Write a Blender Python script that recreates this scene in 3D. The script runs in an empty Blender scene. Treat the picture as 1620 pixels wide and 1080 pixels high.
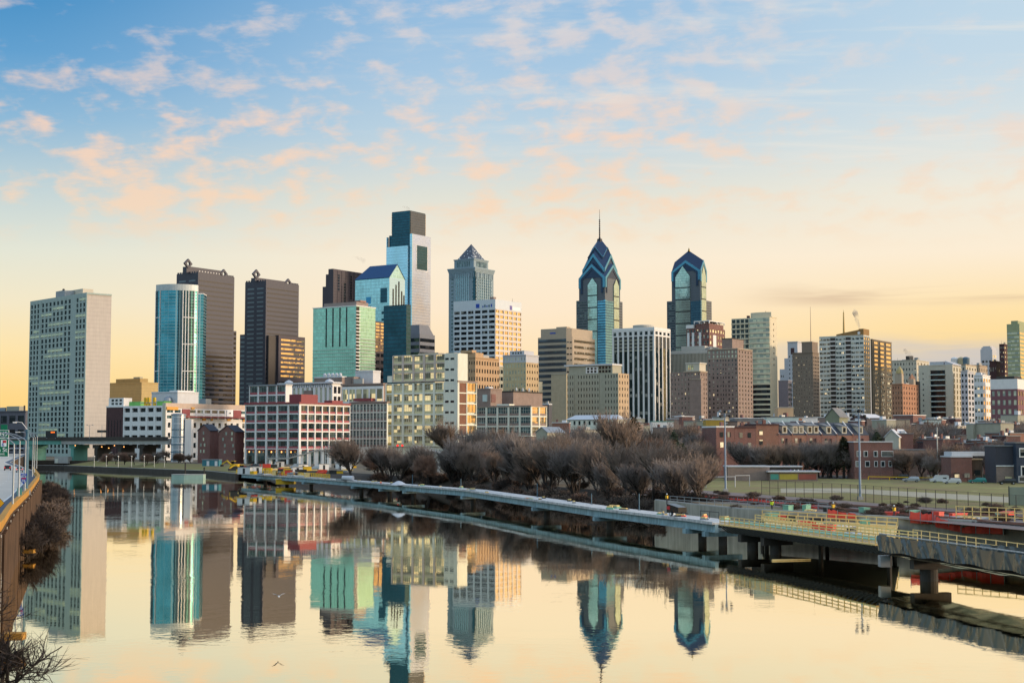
import bpy, bmesh, math, random
from mathutils import Vector, Matrix
C = bpy.context.scene
COL = C.collection
rnd = random.Random(7)
R = math.radians
# ------------------------------------------------------------------ camera
F = 2286.0                       # focal length in photo pixels (1620 wide)
TH = math.atan(157.0 / F)        # upward pitch, horizon on photo row 697
CAMZ = 15.0
cam_d = bpy.data.cameras.new('camera'); cam = bpy.data.objects.new('camera', cam_d); COL.objects.link(cam)
cam_d.sensor_width = 36.0; cam_d.lens = F / 1620 * 36.0
cam_d.clip_start = 0.5; cam_d.clip_end = 30000
cam.location = (0, 0, CAMZ); cam.rotation_euler = (R(90) + TH, 0, 0)
C.camera = cam
C.view_settings.view_transform = 'Standard'; C.view_settings.look = 'None'
C.view_settings.exposure = 0.0; C.view_settings.gamma = 1.0
C.render.engine = 'CYCLES'
C.cycles.use_denoising = True
C.cycles.max_bounces = 6; C.cycles.diffuse_bounces = 2; C.cycles.glossy_bounces = 4
C.cycles.transparent_max_bounces = 8; C.cycles.volume_bounces = 0
C.cycles.caustics_reflective = False; C.cycles.caustics_refractive = False
C.cycles.sample_clamp_indirect = 4.0
# ------------------------------------------------------------------ colour + node helpers
def S(r, g, b):
    def f(c):
        c /= 255.0
        return c / 12.92 if c <= .04045 else ((c + .055) / 1.055) ** 2.4
    return (f(r), f(g), f(b), 1.0)
class NT:
    """tiny node-tree writer"""
    def __init__(s, nt): s.nt = nt; s.n = nt.nodes; s.l = nt.links
    def add(s, t, **kw):
        nd = s.n.new(t)
        for k, v in kw.items(): setattr(nd, k, v)
        return nd
    def put(s, sock, v):
        if isinstance(v, bpy.types.NodeSocket): s.l.new(v, sock)
        elif v is not None: sock.default_value = v
    def math(s, op, a, b=None, c=None, clamp=False):
        nd = s.add('ShaderNodeMath', operation=op, use_clamp=clamp)
        for i, v in enumerate((a, b, c)):
            if v is not None: s.put(nd.inputs[i], v)
        return nd.outputs[0]
    def vmath(s, op, a, b=None, scale=None):
        nd = s.add('ShaderNodeVectorMath', operation=op)
        s.put(nd.inputs[0], a)
        if b is not None: s.put(nd.inputs[1], b)
        if scale is not None: s.put(nd.inputs['Scale'], scale)
        return nd.outputs['Value'] if op in ('DOT_PRODUCT', 'LENGTH') else nd.outputs[0]
    def mix(s, f, a, b, mode='MIX'):
        nd = s.add('ShaderNodeMix', data_type='RGBA', blend_type=mode)
        s.put(nd.inputs[0], f); s.put(nd.inputs[6], a); s.put(nd.inputs[7], b)
        return nd.outputs[2]
    def step(s, v, lo, hi, smooth=True):
        nd = s.add('ShaderNodeMapRange', interpolation_type='SMOOTHSTEP' if smooth else 'LINEAR')
        s.put(nd.inputs[0], v); s.put(nd.inputs[1], lo); s.put(nd.inputs[2], hi)
        return nd.outputs[0]
    def noise(s, vec, scale, detail=3, rough=.55, dist=0):
        nd = s.add('ShaderNodeTexNoise')
        if vec is not None: s.put(nd.inputs['Vector'], vec)
        nd.inputs['Scale'].default_value = scale; nd.inputs['Detail'].default_value = detail
        nd.inputs['Roughness'].default_value = rough; nd.inputs['Distortion'].default_value = dist
        return nd.outputs[0]
    def ramp(s, f, pts):
        nd = s.add('ShaderNodeValToRGB'); cr = nd.color_ramp
        while len(cr.elements) > 1: cr.elements.remove(cr.elements[-1])
        cr.elements[0].position = pts[0][0]; cr.elements[0].color = pts[0][1]
        for p, c in pts[1:]:
            e = cr.elements.new(p); e.color = c
        s.put(nd.inputs[0], f)
        return nd.outputs[0]
    def sep(s, v):
        nd = s.add('ShaderNodeSeparateXYZ'); s.put(nd.inputs[0], v); return nd.outputs
    def comb(s, x, y, z):
        nd = s.add('ShaderNodeCombineXYZ')
        for i, v in enumerate((x, y, z)): s.put(nd.inputs[i], v)
        return nd.outputs[0]
# ------------------------------------------------------------------ world: dusk sky
SUN_AZ, SUN_EL = R(98), R(7)     # azimuth clockwise from the view direction
W = bpy.data.worlds.new('World'); C.world = W; W.use_nodes = True
t = NT(W.node_tree)
for nd in list(t.n): t.n.remove(nd)
out = t.add('ShaderNodeOutputWorld'); bg = t.add('ShaderNodeBackground'); t.l.new(bg.outputs[0], out.inputs[0])
tc = t.add('ShaderNodeTexCoord')
d = t.vmath('NORMALIZE', tc.outputs['Generated'])
dx, dy, dz = t.sep(d)
az = t.math('ARCTAN2', dx, dy)
el = t.math('MAXIMUM', dz, 0.0)
L_ = [(0, S(255, 206, 118)), (.03, S(255, 217, 140)), (.06, S(254, 228, 172)), (.09, S(244, 232, 200)), (.124, S(228, 230, 214)), (.167, S(192, 211, 216)), (.21, S(140, 184, 215)), (.25, S(98, 160, 207)), (.30, S(60, 138, 194)), (.55, S(70, 125, 195)), (1, S(80, 125, 190))]
M_ = [(0, S(255, 212, 138)), (.03, S(255, 220, 156)), (.06, S(255, 228, 184)), (.09, S(254, 233, 204)), (.124, S(251, 236, 212)), (.167, S(226, 226, 214)), (.21, S(190, 212, 226)), (.25, S(168, 200, 226)), (.30, S(144, 186, 222)), (.55, S(115, 165, 220)), (1, S(95, 145, 210))]
R_ = [(0, S(252, 206, 136)), (.05, S(255, 217, 140)), (.085, S(255, 226, 170)), (.124, S(253, 237, 212)), (.167, S(240, 235, 220)), (.21, S(214, 225, 228)), (.25, S(196, 217, 231)), (.30, S(188, 213, 231)), (.55, S(150, 190, 225)), (1, S(110, 160, 215))]
wl = t.step(az, -.36, -.02); wr = t.step(az, .0, .36)
front = t.mix(wr, t.mix(wl, t.ramp(el, L_), t.ramp(el, M_)), t.ramp(el, R_))
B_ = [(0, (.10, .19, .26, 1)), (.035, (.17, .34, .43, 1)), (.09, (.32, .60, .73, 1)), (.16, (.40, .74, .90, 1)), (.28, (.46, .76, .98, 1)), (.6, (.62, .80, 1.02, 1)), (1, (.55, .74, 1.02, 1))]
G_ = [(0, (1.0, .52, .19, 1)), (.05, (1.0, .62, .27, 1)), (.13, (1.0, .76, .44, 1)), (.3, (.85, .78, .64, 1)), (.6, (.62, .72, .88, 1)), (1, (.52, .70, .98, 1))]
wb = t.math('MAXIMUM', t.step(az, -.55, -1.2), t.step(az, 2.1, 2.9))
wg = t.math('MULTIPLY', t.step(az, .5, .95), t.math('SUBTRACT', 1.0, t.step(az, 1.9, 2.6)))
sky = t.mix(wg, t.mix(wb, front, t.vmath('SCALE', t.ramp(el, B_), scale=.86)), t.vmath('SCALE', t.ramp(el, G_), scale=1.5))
# clouds on a plane far overhead
inv = t.math('DIVIDE', 1.0, t.math('ADD', el, .05))
pl = t.comb(t.math('MULTIPLY', dx, inv), t.math('MULTIPLY', dy, inv), 0.0)
pw = t.vmath('ADD', pl, t.comb(t.math('MULTIPLY', dy, t.math('MULTIPLY', inv, .25)), 3.1, 0.0))
ca = t.comb(t.math('ADD', az, t.math('MULTIPLY', el, .55)), t.math('SUBTRACT', t.math('MULTIPLY', el, 2.1), t.math('MULTIPLY', az, .25)), t.math('MULTIPLY', dy, .3))
n1 = t.math('ADD', t.math('MULTIPLY', t.noise(ca, 31.0, 7, .52, .2), .86), t.math('MULTIPLY', t.noise(t.vmath('MULTIPLY', ca, (1.0, 2.4, 1.0)), 95.0, 5, .6, .3), .14))
n2 = t.math('ADD', t.noise(t.vmath('ADD', ca, (7.3, 2.2, 0)), 5.0, 2, .5), t.math('MULTIPLY', t.step(t.math('ABSOLUTE', t.math('SUBTRACT', el, .195)), .075, .0), .095))
band = t.ramp(el, [(0, (0, 0, 0, 1)), (.125, (0, 0, 0, 1)), (.155, (.85, .85, .85, 1)), (.205, (1, 1, 1, 1)), (.25, (.6,) * 3 + (1,)), (.34, (.55,) * 3 + (1,))])
den = t.math('MULTIPLY', t.step(t.math('ADD', n1, t.math('MULTIPLY', t.math('SUBTRACT', n2, .5), .50)), .475, .72), t.math('MULTIPLY', band, t.math('SUBTRACT', 1.0, t.math('MULTIPLY', t.step(az, .0, .3), .45))))
ccol = t.ramp(el, [(0, S(255, 208, 160)), (.14, S(255, 216, 178)), (.21, S(252, 214, 188)), (.30, S(250, 226, 210))])
sky = t.mix(t.math('MULTIPLY', den, .85), sky, ccol)
# thin high veil, drawn out towards the right
st = t.vmath('MULTIPLY', t.vmath('ADD', pl, t.comb(t.math('MULTIPLY', t.math('MULTIPLY', dy, inv), .9), 0.0, 0.0)), (1.0, 3.2, 1.0))
n3 = t.noise(st, 1.7, 5, .6, .3)
veil = t.math('MULTIPLY', t.math('MULTIPLY', t.step(n3, .47, .75), t.step(az, -.25, .3)), t.step(el, .12, .2))
sky = t.mix(t.math('MULTIPLY', veil, .55), sky, S(238, 232, 222))
# low grey cloud bars beyond the right side of the town
lv = t.comb(t.math('MULTIPLY', az, 5.0), t.math('MULTIPLY', el, 60.0), 0.0)
n4 = t.noise(lv, 1.0, 4, .55, .3)
b1 = t.math('MULTIPLY', t.step(t.math('ABSOLUTE', t.math('SUBTRACT', el, .0985)), .012, .001), t.math('MULTIPLY', t.step(az, .14, .24), t.step(n4, .42, .62)))
sky = t.mix(t.math('MULTIPLY', b1, .75), sky, S(205, 176, 150))
b2 = t.math('MULTIPLY', t.step(t.math('ADD', el, t.math('MULTIPLY', t.math('SUBTRACT', n4, .5), .03)), .075, .056), t.math('MULTIPLY', t.step(az, .10, .27), t.math('SUBTRACT', 1.0, t.step(az, .5, .8))))
sky = t.mix(t.math('MULTIPLY', b2, .8), sky, S(194, 196, 204))
# physical sky laid under it, so that the light keeps the sun's direction
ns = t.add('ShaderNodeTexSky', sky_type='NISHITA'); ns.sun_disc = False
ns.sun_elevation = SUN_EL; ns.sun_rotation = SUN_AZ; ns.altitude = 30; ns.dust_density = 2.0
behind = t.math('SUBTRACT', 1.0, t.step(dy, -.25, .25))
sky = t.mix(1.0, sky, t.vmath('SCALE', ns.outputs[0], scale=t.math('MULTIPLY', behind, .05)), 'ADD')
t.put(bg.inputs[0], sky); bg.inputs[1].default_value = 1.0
# ------------------------------------------------------------------ sun, low on the right
sd = bpy.data.lights.new('sun', 'SUN'); so = bpy.data.objects.new('sun', sd); COL.objects.link(so)
sd.energy = 2.6; sd.angle = R(6); sd.color = (1.0, .78, .56)
sv = Vector((math.sin(SUN_AZ) * math.cos(SUN_EL), math.cos(SUN_AZ) * math.cos(SUN_EL), math.sin(SUN_EL)))
so.rotation_euler = sv.to_track_quat('Z', 'Y').to_euler(); so.location = sv * 500
# ------------------------------------------------------------------ photo pixel -> place at a distance
def far(d):
    """rough survey distance -> metres from the camera"""
    return d if d <= 0 else (d / (1 - .00035 * d) if d < 700 else d + 227.0)
def mv(p):
    """the same for a surveyed ground point (x, y) or (x, y, z)"""
    if p[1] <= 0: return tuple(p)
    e = far(p[1]); q = (p[0] * e / p[1], e)
    return q if len(p) < 3 else (*q, 15 - (685 + (15 - p[2]) * F / p[1] - 697) * e / F)
def pt(px, py, D):
    D = far(D); cx = (px - 810) / F; cy = (540 - py) / F
    k = D / (math.cos(TH) - cy * math.sin(TH))
    return Vector((cx * k, D, CAMZ + (math.sin(TH) + cy * math.cos(TH)) * k))
def zat(py, D): return pt(810, py, D).z
def zat_t(py, Y):
    cy = (540 - py) / F; return CAMZ + (math.sin(TH) + cy * math.cos(TH)) * Y / (math.cos(TH) - cy * math.sin(TH))
def gnd(px, py, z): 
    """place at height z seen at a pixel below the horizon"""
    cy = (540 - py) / F
    D = (z - CAMZ) / ((math.sin(TH) + cy * math.cos(TH)) / (math.cos(TH) - cy * math.sin(TH)))
    k = D / (math.cos(TH) - cy * math.sin(TH)); return Vector(((px - 810) / F * k, D, z))
# ------------------------------------------------------------------ materials
MATS = {}
def newmat(name):
    m = bpy.data.materials.new(name); m.use_nodes = True
    t = NT(m.node_tree); b = t.n['Principled BSDF']
    MATS[name] = m
    return m, t, b
def mat(name, col, rough=.75, metal=0.0, var=.18, scale=.35, bump=0.0, spec=.4, streak=.12, joints=None):
    """plain surface with blotchy wear, vertical streaks and optional horizontal joints"""
    m, t, b = newmat(name)
    tc = t.add('ShaderNodeTexCoord'); P = tc.outputs['Object']
    n = t.noise(P, scale, 5, .6)
    n2 = t.noise(t.vmath('MULTIPLY', P, (1, 1, .06)), scale * 4, 3, .6)
    f = t.math('ADD', t.math('MULTIPLY', t.math('SUBTRACT', n, .5), var * 2.4), t.math('MULTIPLY', t.math('SUBTRACT', n2, .5), streak * 2.2))
    f = t.math('ADD', f, 1.0)
    if joints:
        fr = t.math('FRACT', t.math('DIVIDE', t.sep(P)[2], joints))
        f = t.math('MULTIPLY', f, t.math('SUBTRACT', 1.0, t.math('MULTIPLY', t.math('LESS_THAN', fr, .10), .16)))
    c = t.vmath('SCALE', col[:3], scale=f)
    t.put(b.inputs['Base Color'], c)
    b.inputs['Roughness'].default_value = rough; b.inputs['Metallic'].default_value = metal
    b.inputs['Specular IOR Level'].default_value = spec
    if bump:
        bp = t.add('ShaderNodeBump'); bp.inputs['Strength'].default_value = bump; bp.inputs['Distance'].default_value = .05
        t.put(bp.inputs['Height'], t.noise(P, scale * 12, 4)); t.put(b.inputs['Normal'], bp.outputs[0])
    return m
def brick(name, col, col2, mortar=(.30, .26, .23, 1), sc=1.0):
    m, t, b = newmat(name)
    tc = t.add('ShaderNodeTexCoord'); x, y, z = t.sep(tc.outputs['Object'])
    bt = t.add('ShaderNodeTexBrick'); t.put(bt.inputs['Vector'], t.comb(t.math('ADD', x, y), z, 0.0))
    bt.inputs['Scale'].default_value = 1.6 * sc; bt.inputs['Mortar Size'].default_value = .02
    bt.inputs['Color1'].default_value = col; bt.inputs['Color2'].default_value = col2; bt.inputs['Mortar'].default_value = mortar
    n = t.noise(tc.outputs['Object'], .3, 5, .6)
    t.put(b.inputs['Base Color'], t.vmath('SCALE', bt.outputs[0], scale=t.math('ADD', .62, t.math('MULTIPLY', n, .75))))
    b.inputs['Roughness'].default_value = .85
    return m
def glass(name, dark, light, p_light=.18, rough=.06, ior=2.1, metal=0.0, cell=(3.1, 3.1, 3.0), lit=None, tilt=.03):
    """window glass: pane by pane some are dark, some hang pale curtains; panes lean a hair differently"""
    m, t, b = newmat(name)
    tc = t.add('ShaderNodeTexCoord'); g = t.add('ShaderNodeNewGeometry')
    q = t.vmath('FLOOR', t.vmath('DIVIDE', g.outputs['Position'], cell))
    wn = t.add('ShaderNodeTexWhiteNoise', noise_dimensions='3D'); t.put(wn.inputs[0], q)
    v = wn.outputs['Value']
    sel = t.step(v, 1 - p_light - .08, 1 - p_light + .02)
    base = t.mix(t.math('MULTIPLY', sel, t.math('ADD', .35, t.math('MULTIPLY', t.sep(wn.outputs['Color'])[1], .65))), dark, light)
    t.put(b.inputs['Base Color'], base)
    b.inputs['Roughness'].default_value = rough; b.inputs['IOR'].default_value = ior; b.inputs['Metallic'].default_value = metal
    nv = t.vmath('NORMALIZE', t.vmath('ADD', g.outputs['Normal'], t.vmath('SCALE', t.vmath('SUBTRACT', wn.outputs['Color'], (.5, .5, .5)), scale=tilt)))
    t.put(b.inputs['Normal'], nv)
    if lit:
        b.inputs['Emission Color'].default_value = lit[0]
        t.put(b.inputs['Emission Strength'], t.math('MULTIPLY', t.math('GREATER_THAN', v, 1 - lit[2]), lit[1]))
    return m
def curtain(name, gcol, lcol, fh=3.9, vw=3.0, lf=.22, vf=.10, metal=.85, rough=.06, tilt=.012, var=.25, warp=.11):
    """glass curtain wall: tinted mirror panes with floor lines and mullions in the object's own metres"""
    m, t, b = newmat(name)
    tc = t.add('ShaderNodeTexCoord'); P = tc.outputs['Object']; x, y, z = t.sep(P)
    g = t.add('ShaderNodeNewGeometry')
    a = t.math('ADD', x, y)
    fz = t.math('DIVIDE', z, fh); fa = t.math('DIVIDE', a, vw)
    hl = t.math('LESS_THAN', t.math('FRACT', fz), lf); vl = t.math('LESS_THAN', t.math('FRACT', fa), vf)
    wn = t.add('ShaderNodeTexWhiteNoise', noise_dimensions='2D'); t.put(wn.inputs[0], t.comb(t.math('FLOOR', fa), t.math('FLOOR', fz), 0.0))
    gl = t.vmath('SCALE', gcol[:3], scale=t.math('ADD', 1 - var / 2, t.math('MULTIPLY', wn.outputs['Value'], var)))
    ln = t.math('MAXIMUM', hl, vl)
    t.put(b.inputs['Base Color'], t.mix(ln, gl, lcol))
    t.put(b.inputs['Metallic'], t.math('MULTIPLY', metal, t.math('SUBTRACT', 1.0, t.math('MULTIPLY', ln, .7))))
    t.put(b.inputs['Roughness'], t.math('ADD', rough, t.math('MULTIPLY', ln, .3)))
    wob = t.vmath('SCALE', t.vmath('SUBTRACT', wn.outputs['Color'], (.5, .5, .5)), scale=tilt)
    nz = t.add('ShaderNodeTexNoise'); t.put(nz.inputs['Vector'], P); nz.inputs['Scale'].default_value = .045; nz.inputs['Detail'].default_value = 3
    wob = t.vmath('ADD', wob, t.vmath('SCALE', t.vmath('SUBTRACT', nz.outputs['Color'], (.5, .5, .5)), scale=warp))
    t.put(b.inputs['Normal'], t.vmath('NORMALIZE', t.vmath('ADD', g.outputs['Normal'], wob)))
    return m
# ------------------------------------------------------------------ mesh helpers
class MB:
    """collects quads, boxes, tubes; build() links them as one mesh object"""
    def __init__(s): s.v = []; s.f = []; s.mi = []
    def face(s, pts, mi=0):
        n = len(s.v); s.v += [tuple(p) for p in pts]; s.f.append(tuple(range(n, n + len(pts)))); s.mi.append(mi); return s
    def box(s, x0, x1, y0, y1, z0, z1, mi=0):
        n = len(s.v)
        s.v += [(x0, y0, z0), (x1, y0, z0), (x1, y1, z0), (x0, y1, z0), (x0, y0, z1), (x1, y0, z1), (x1, y1, z1), (x0, y1, z1)]
        for q in ((0, 3, 2, 1), (4, 5, 6, 7), (0, 1, 5, 4), (1, 2, 6, 5), (2, 3, 7, 6), (3, 0, 4, 7)):
            s.f.append(tuple(n + i for i in q)); s.mi.append(mi)
        return s
    def prism(s, poly, z0, z1, mi=0):
        """vertical prism over an (x,y) polygon given counter-clockwise; z1 may be a list per vertex"""
        k = len(poly); n = len(s.v)
        zt = z1 if isinstance(z1, (list, tuple)) else [z1] * k
        zb = z0 if isinstance(z0, (list, tuple)) else [z0] * k
        s.v += [(p[0], p[1], zb[i]) for i, p in enumerate(poly)] + [(p[0], p[1], zt[i]) for i, p in enumerate(poly)]
        s.f.append(tuple(n + k - 1 - i for i in range(k))); s.f.append(tuple(n + k + i for i in range(k))); s.mi += [mi, mi]
        for i in range(k):
            j = (i + 1) % k; s.f.append((n + i, n + j, n + k + j, n + k + i)); s.mi.append(mi)
        return s
    def tube(s, a, b, r0, r1=None, k=6, mi=0, caps=True):
        a = Vector(a); b = Vector(b); r1 = r0 if r1 is None else r1
        d = b - a
        if d.length < 1e-6: return s
        d.normalize(); u = d.orthogonal().normalized(); w = d.cross(u); n = len(s.v)
        for c, r in ((a, r0), (b, r1)):
            for i in range(k):
                an = 2 * math.pi * i / k; s.v.append(tuple(c + (u * math.cos(an) + w * math.sin(an)) * r))
        for i in range(k):
            j = (i + 1) % k; s.f.append((n + i, n + j, n + k + j, n + k + i)); s.mi.append(mi)
        if caps: s.f.append(tuple(n + k - 1 - i for i in range(k))); s.f.append(tuple(n + k + i for i in range(k))); s.mi += [mi, mi]
        return s
    def beam(s, a, b, w, h, mi=0):
        """square bar between two points, width w across, height h"""
        a = Vector(a); b = Vector(b); d = (b - a).normalized()
        up = Vector((0, 0, 1)) if abs(d.z) < .95 else Vector((1, 0, 0))
        sd = d.cross(up).normalized(); up = sd.cross(d); n = len(s.v)
        for c in (a, b):
            for sx, sz in ((-1, -1), (1, -1), (1, 1), (-1, 1)): s.v.append(tuple(c + sd * sx * w / 2 + up * sz * h / 2))
        for q in ((0, 1, 2, 3), (7, 6, 5, 4), (0, 4, 5, 1), (1, 5, 6, 2), (2, 6, 7, 3), (3, 7, 4, 0)):
            s.f.append(tuple(n + i for i in q)); s.mi.append(mi)
        return s
    def lathe(s, c, prof, k=12, mi=0):
        n = len(s.v)
        for r, z in prof:
            for i in range(k):
                a = 2 * math.pi * i / k; s.v.append((c[0] + r * math.cos(a), c[1] + r * math.sin(a), c[2] + z))
        for j in range(len(prof) - 1):
            for i in range(k):
                i2 = (i + 1) % k; s.f.append((n + j * k + i, n + j * k + i2, n + (j + 1) * k + i2, n + (j + 1) * k + i)); s.mi.append(mi)
        s.f.append(tuple(n + k - 1 - i for i in range(k))); s.f.append(tuple(n + (len(prof) - 1) * k + i for i in range(k))); s.mi += [mi, mi]
        return s
    def mesh(s, name, mats):
        me = bpy.data.meshes.new(name); me.from_pydata(s.v, [], s.f)
        if not isinstance(mats, (list, tuple)): mats = [mats]
        for m in mats: me.materials.append(m)
        if len(mats) > 1: me.polygons.foreach_set('material_index', s.mi)
        me.update(); return me
    def build(s, name, mats, parent=None, loc=None, smooth=False):
        me = s.mesh(name, mats)
        if smooth: me.polygons.foreach_set('use_smooth', [True] * len(me.polygons))
        o = bpy.data.objects.new(name, me); COL.objects.link(o)
        if parent: o.parent = parent
        if loc is not None: o.location = loc
        return o
def tag(o, label, cat, group=None):
    o['label'] = label; o['category'] = cat
    if group: o['group'] = group
    return o
def structure(o): o['kind'] = 'structure'; return o
def stuff(o): o['kind'] = 'stuff'; return o
def thing(name, label, cat, loc=(0, 0, 0), rz=0.0, group=None):
    o = bpy.data.objects.new(name, None); COL.objects.link(o)
    o.location = loc; o.rotation_euler = (0, 0, rz); o.empty_display_size = .5
    return tag(o, label, cat, group)
def dup(root, loc, rz=0.0, label=None, sc=None):
    r = root.copy(); COL.objects.link(r); r.location = loc; r.rotation_euler = (0, 0, rz)
    if label: r['label'] = label
    if sc is not None: r.scale = sc if isinstance(sc, tuple) else (sc, sc, sc)
    for ch in list(root.children):
        c = ch.copy(); COL.objects.link(c); c.parent = r
        for g in list(ch.children):
            e = g.copy(); COL.objects.link(e); e.parent = c
    return r
# ================================================================== material palette
concrete = mat('concrete', (.42, .41, .38, 1), .85, var=.22)
concrete_dk = mat('concrete_dark', (.062, .054, .047, 1), .9, var=.4, streak=.4, scale=.5)
pale_conc = mat('pale_concrete', (.60, .57, .50, 1), .8, var=.12, joints=3.0)
white_paint = mat('white_paint', (.80, .775, .74, 1), .6, var=.08)
cream = mat('cream_paint', (.74, .74, .62, 1), .7, var=.1)
mint_wall = mat('mint_concrete', (.55, .64, .60, 1), .75, var=.12)
granite = mat('dark_granite', (.060, .058, .076, 1), .55, var=.12, spec=.5)
granite_br = mat('brown_granite', (.070, .055, .066, 1), .6, var=.12)
beige = mat('beige_stone', (.46, .37, .27, 1), .8, var=.14)
beige_lt = mat('light_beige_stone', (.58, .53, .42, 1), .8, var=.12)
tan = mat('tan_stucco', (.52, .38, .17, 1), .85, var=.12, joints=2.2)
greybeige = mat('grey_beige_brick', (.40, .38, .29, 1), .85, var=.14)
brown_br = brick('brown_brick', (.31, .22, .18, 1), (.25, .18, .15, 1), (.3, .24, .21, 1), .6)
red_br = brick('red_brick', (.22, .07, .05, 1), (.15, .05, .04, 1))
dk_red_br = brick('maroon_brick', (.085, .035, .035, 1), (.06, .025, .027, 1), (.1, .06, .06, 1))
orange_br = brick('orange_brick', (.46, .21, .11, 1), (.38, .17, .09, 1), (.4, .28, .2, 1), .6)
pink_br = mat('pink_spandrel', (.38, .10, .11, 1), .7)
red_roof = mat('red_metal_roof', (.26, .055, .06, 1), .6)
slate = mat('slate_roof', (.055, .06, .075, 1), .7, var=.3)
grey_roof = mat('grey_roof', (.20, .20, .20, 1), .85, var=.3)
white_roof = mat('white_roof', (.62, .62, .63, 1), .7, var=.12)
blue_roof = mat('blue_roof', (.012, .075, .19, 1), .3, metal=.3, var=.12)
grey_metal = mat('grey_metal', (.30, .33, .36, 1), .45, metal=.5)
dark_metal = mat('dark_metal', (.03, .033, .036, 1), .5, metal=.3)
blue_metal = mat('blue_metal', (.07, .15, .21, 1), .5, metal=.2)
green_steel = mat('green_steel', (.12, .34, .28, 1), .6)
mint_steel = mat('pale_green_steel', (.42, .58, .48, 1), .6)
asphalt = mat('asphalt', (.60, .53, .44, 1), .9, var=.25, scale=.2, streak=0)
asphalt_dk = mat('dark_asphalt', (.06, .06, .062, 1), .9, var=.2, scale=.3, streak=0)
ochre = mat('ochre_concrete', (.50, .255, .045, 1), .8, var=.25)
girder = mat('girder_blue_grey', (.27, .40, .43, 1), .7, var=.4, streak=.7, scale=.5)
deck_m = mat('deck_concrete', (.60, .58, .54, 1), .85, var=.4, streak=.6, scale=.6)
lumber = mat('yellow_lumber', (.84, .60, .24, 1), .8, var=.25, scale=1.2)
orange_plastic = mat('red_orange_plastic', (.80, .075, .045, 1), .5, var=.12)
yellow_paint = mat('yellow_paint', (.80, .48, .02, 1), .5)
lime = mat('lime_vest', (.60, .80, .02, 1), .7)
tarp = mat('dark_tarp', (.060, .072, .072, 1), .26, var=.05, scale=.8, spec=.8, streak=0)
green_ply = mat('green_formwork', (.22, .46, .33, 1), .7)
sign_green = mat('sign_green', (.0, .16, .075, 1), .4, var=.04)
sign_white = mat('sign_white', (.85, .87, .86, 1), .5, var=.02)
sign_blue = mat('sign_blue', (.015, .07, .42, 1), .4, var=.03)
sign_red = mat('sign_red', (.55, .02, .03, 1), .4, var=.03)
sign_yellow = mat('sign_yellow', (.85, .40, .0, 1), .4, var=.03)
sign_black = mat('sign_black', (.012, .012, .012, 1), .5, var=.02)
bark = mat('bark', (.045, .035, .03, 1), .95, var=.3, scale=1.5)
twig_a = mat('twig_brown', (.25, .185, .145, 1), .95, var=.3, scale=.4)
twig_b = mat('twig_grey', (.235, .195, .172, 1), .95, var=.3, scale=.4)
twig_c = mat('twig_russet', (.25, .155, .11, 1), .95, var=.3, scale=.4)
twig_d = mat('twig_dark', (.065, .048, .040, 1), .95, var=.3, scale=.4)
ever = mat('evergreen_foliage', (.055, .062, .030, 1), .9, var=.4, scale=.7)
car_white = mat('car_white', (.55, .56, .56, 1), .25, var=.03, spec=.7, streak=0)
car_black = mat('car_black', (.015, .016, .018, 1), .2, var=.03, spec=.7, streak=0)
car_silver = mat('car_silver', (.42, .43, .45, 1), .25, metal=.4, var=.03, streak=0)
car_teal = mat('car_teal', (.02, .20, .19, 1), .25, var=.03, spec=.7, streak=0)
rubber = mat('rubber', (.02, .02, .02, 1), .9)
g_dark = glass('glass_dark', (.008, .016, .020, 1), (.30, .29, .25, 1), .12, ior=1.5)
g_teal = glass('glass_teal', (.012, .05, .06, 1), (.20, .30, .28, 1), .22, ior=1.75)
g_park = glass('glass_park', (.004, .008, .009, 1), (.10, .12, .11, 1), .10, ior=1.25)
g_lemon = glass('glass_lemon', (.55, .60, .40, 1), (.85, .86, .52, 1), .6, ior=1.5, rough=.2)
g_band = glass('glass_band', (.010, .012, .016, 1), (.05, .05, .055, 1), .1, ior=1.45, cell=(6, 6, 3))
g_warm = glass('glass_warm', (.22, .19, .11, 1), (.80, .70, .40, 1), .62, ior=1.7, lit=((1, .74, .34, 1), .65, .30))
g_pale = glass('glass_pale', (.30, .34, .28, 1), (.68, .68, .46, 1), .6, ior=1.7, rough=.15)
g_sunset = glass('glass_sunset_gold', (.84, .63, .32, 1), (.50, .38, .22, 1), .25, ior=1.8, metal=.8, tilt=.06)  # sunset reflection painted into the pane colour as gold
g_flat = glass('glass_flats', (.018, .028, .032, 1), (.60, .56, .44, 1), .40, ior=1.7, cell=(2.1, 2.1, 3), lit=((1, .75, .4, 1), .7, .05))
cw_blue = curtain('curtain_blue', (.08, .30, .38, 1), (.28, .48, .52, 1), 3.2, 3.3, .14, .07)
cw_mint = curtain('curtain_mint', (.34, .62, .50, 1), (.42, .60, .50, 1), 3.2, 2.4, .12, .08, metal=.6, rough=.14)
cw_ice = curtain('curtain_ice', (.42, .68, .72, 1), (.36, .58, .62, 1), 4.2, 2.6, .12, .10, metal=.7, rough=.12)
cw_teal = curtain('curtain_dark_teal', (.025, .085, .12, 1), (.012, .045, .07, 1), 4.1, 2.2, .18, .10, metal=.75, rough=.09)
cw_silver = curtain('curtain_silver', (.50, .58, .84, 1), (.42, .47, .58, 1), 4.3, 2.0, .10, .06, metal=.85, rough=.12, tilt=.003, var=.06)
cw_deep = curtain('curtain_deep', (.02, .06, .08, 1), (.05, .10, .12, 1), 3.2, 3.3, .14, .07, metal=.6)
cw_skyblue = curtain('curtain_sky', (.46, .68, .80, 1), (.34, .54, .66, 1), 4.3, 2.0, .10, .06, metal=.85, rough=.1, tilt=.004, var=.08)
cw_slate = curtain('curtain_slate', (.09, .105, .13, 1), (.05, .055, .065, 1), 3.9, 2.4, .42, .06, metal=.55, rough=.12)
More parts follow.
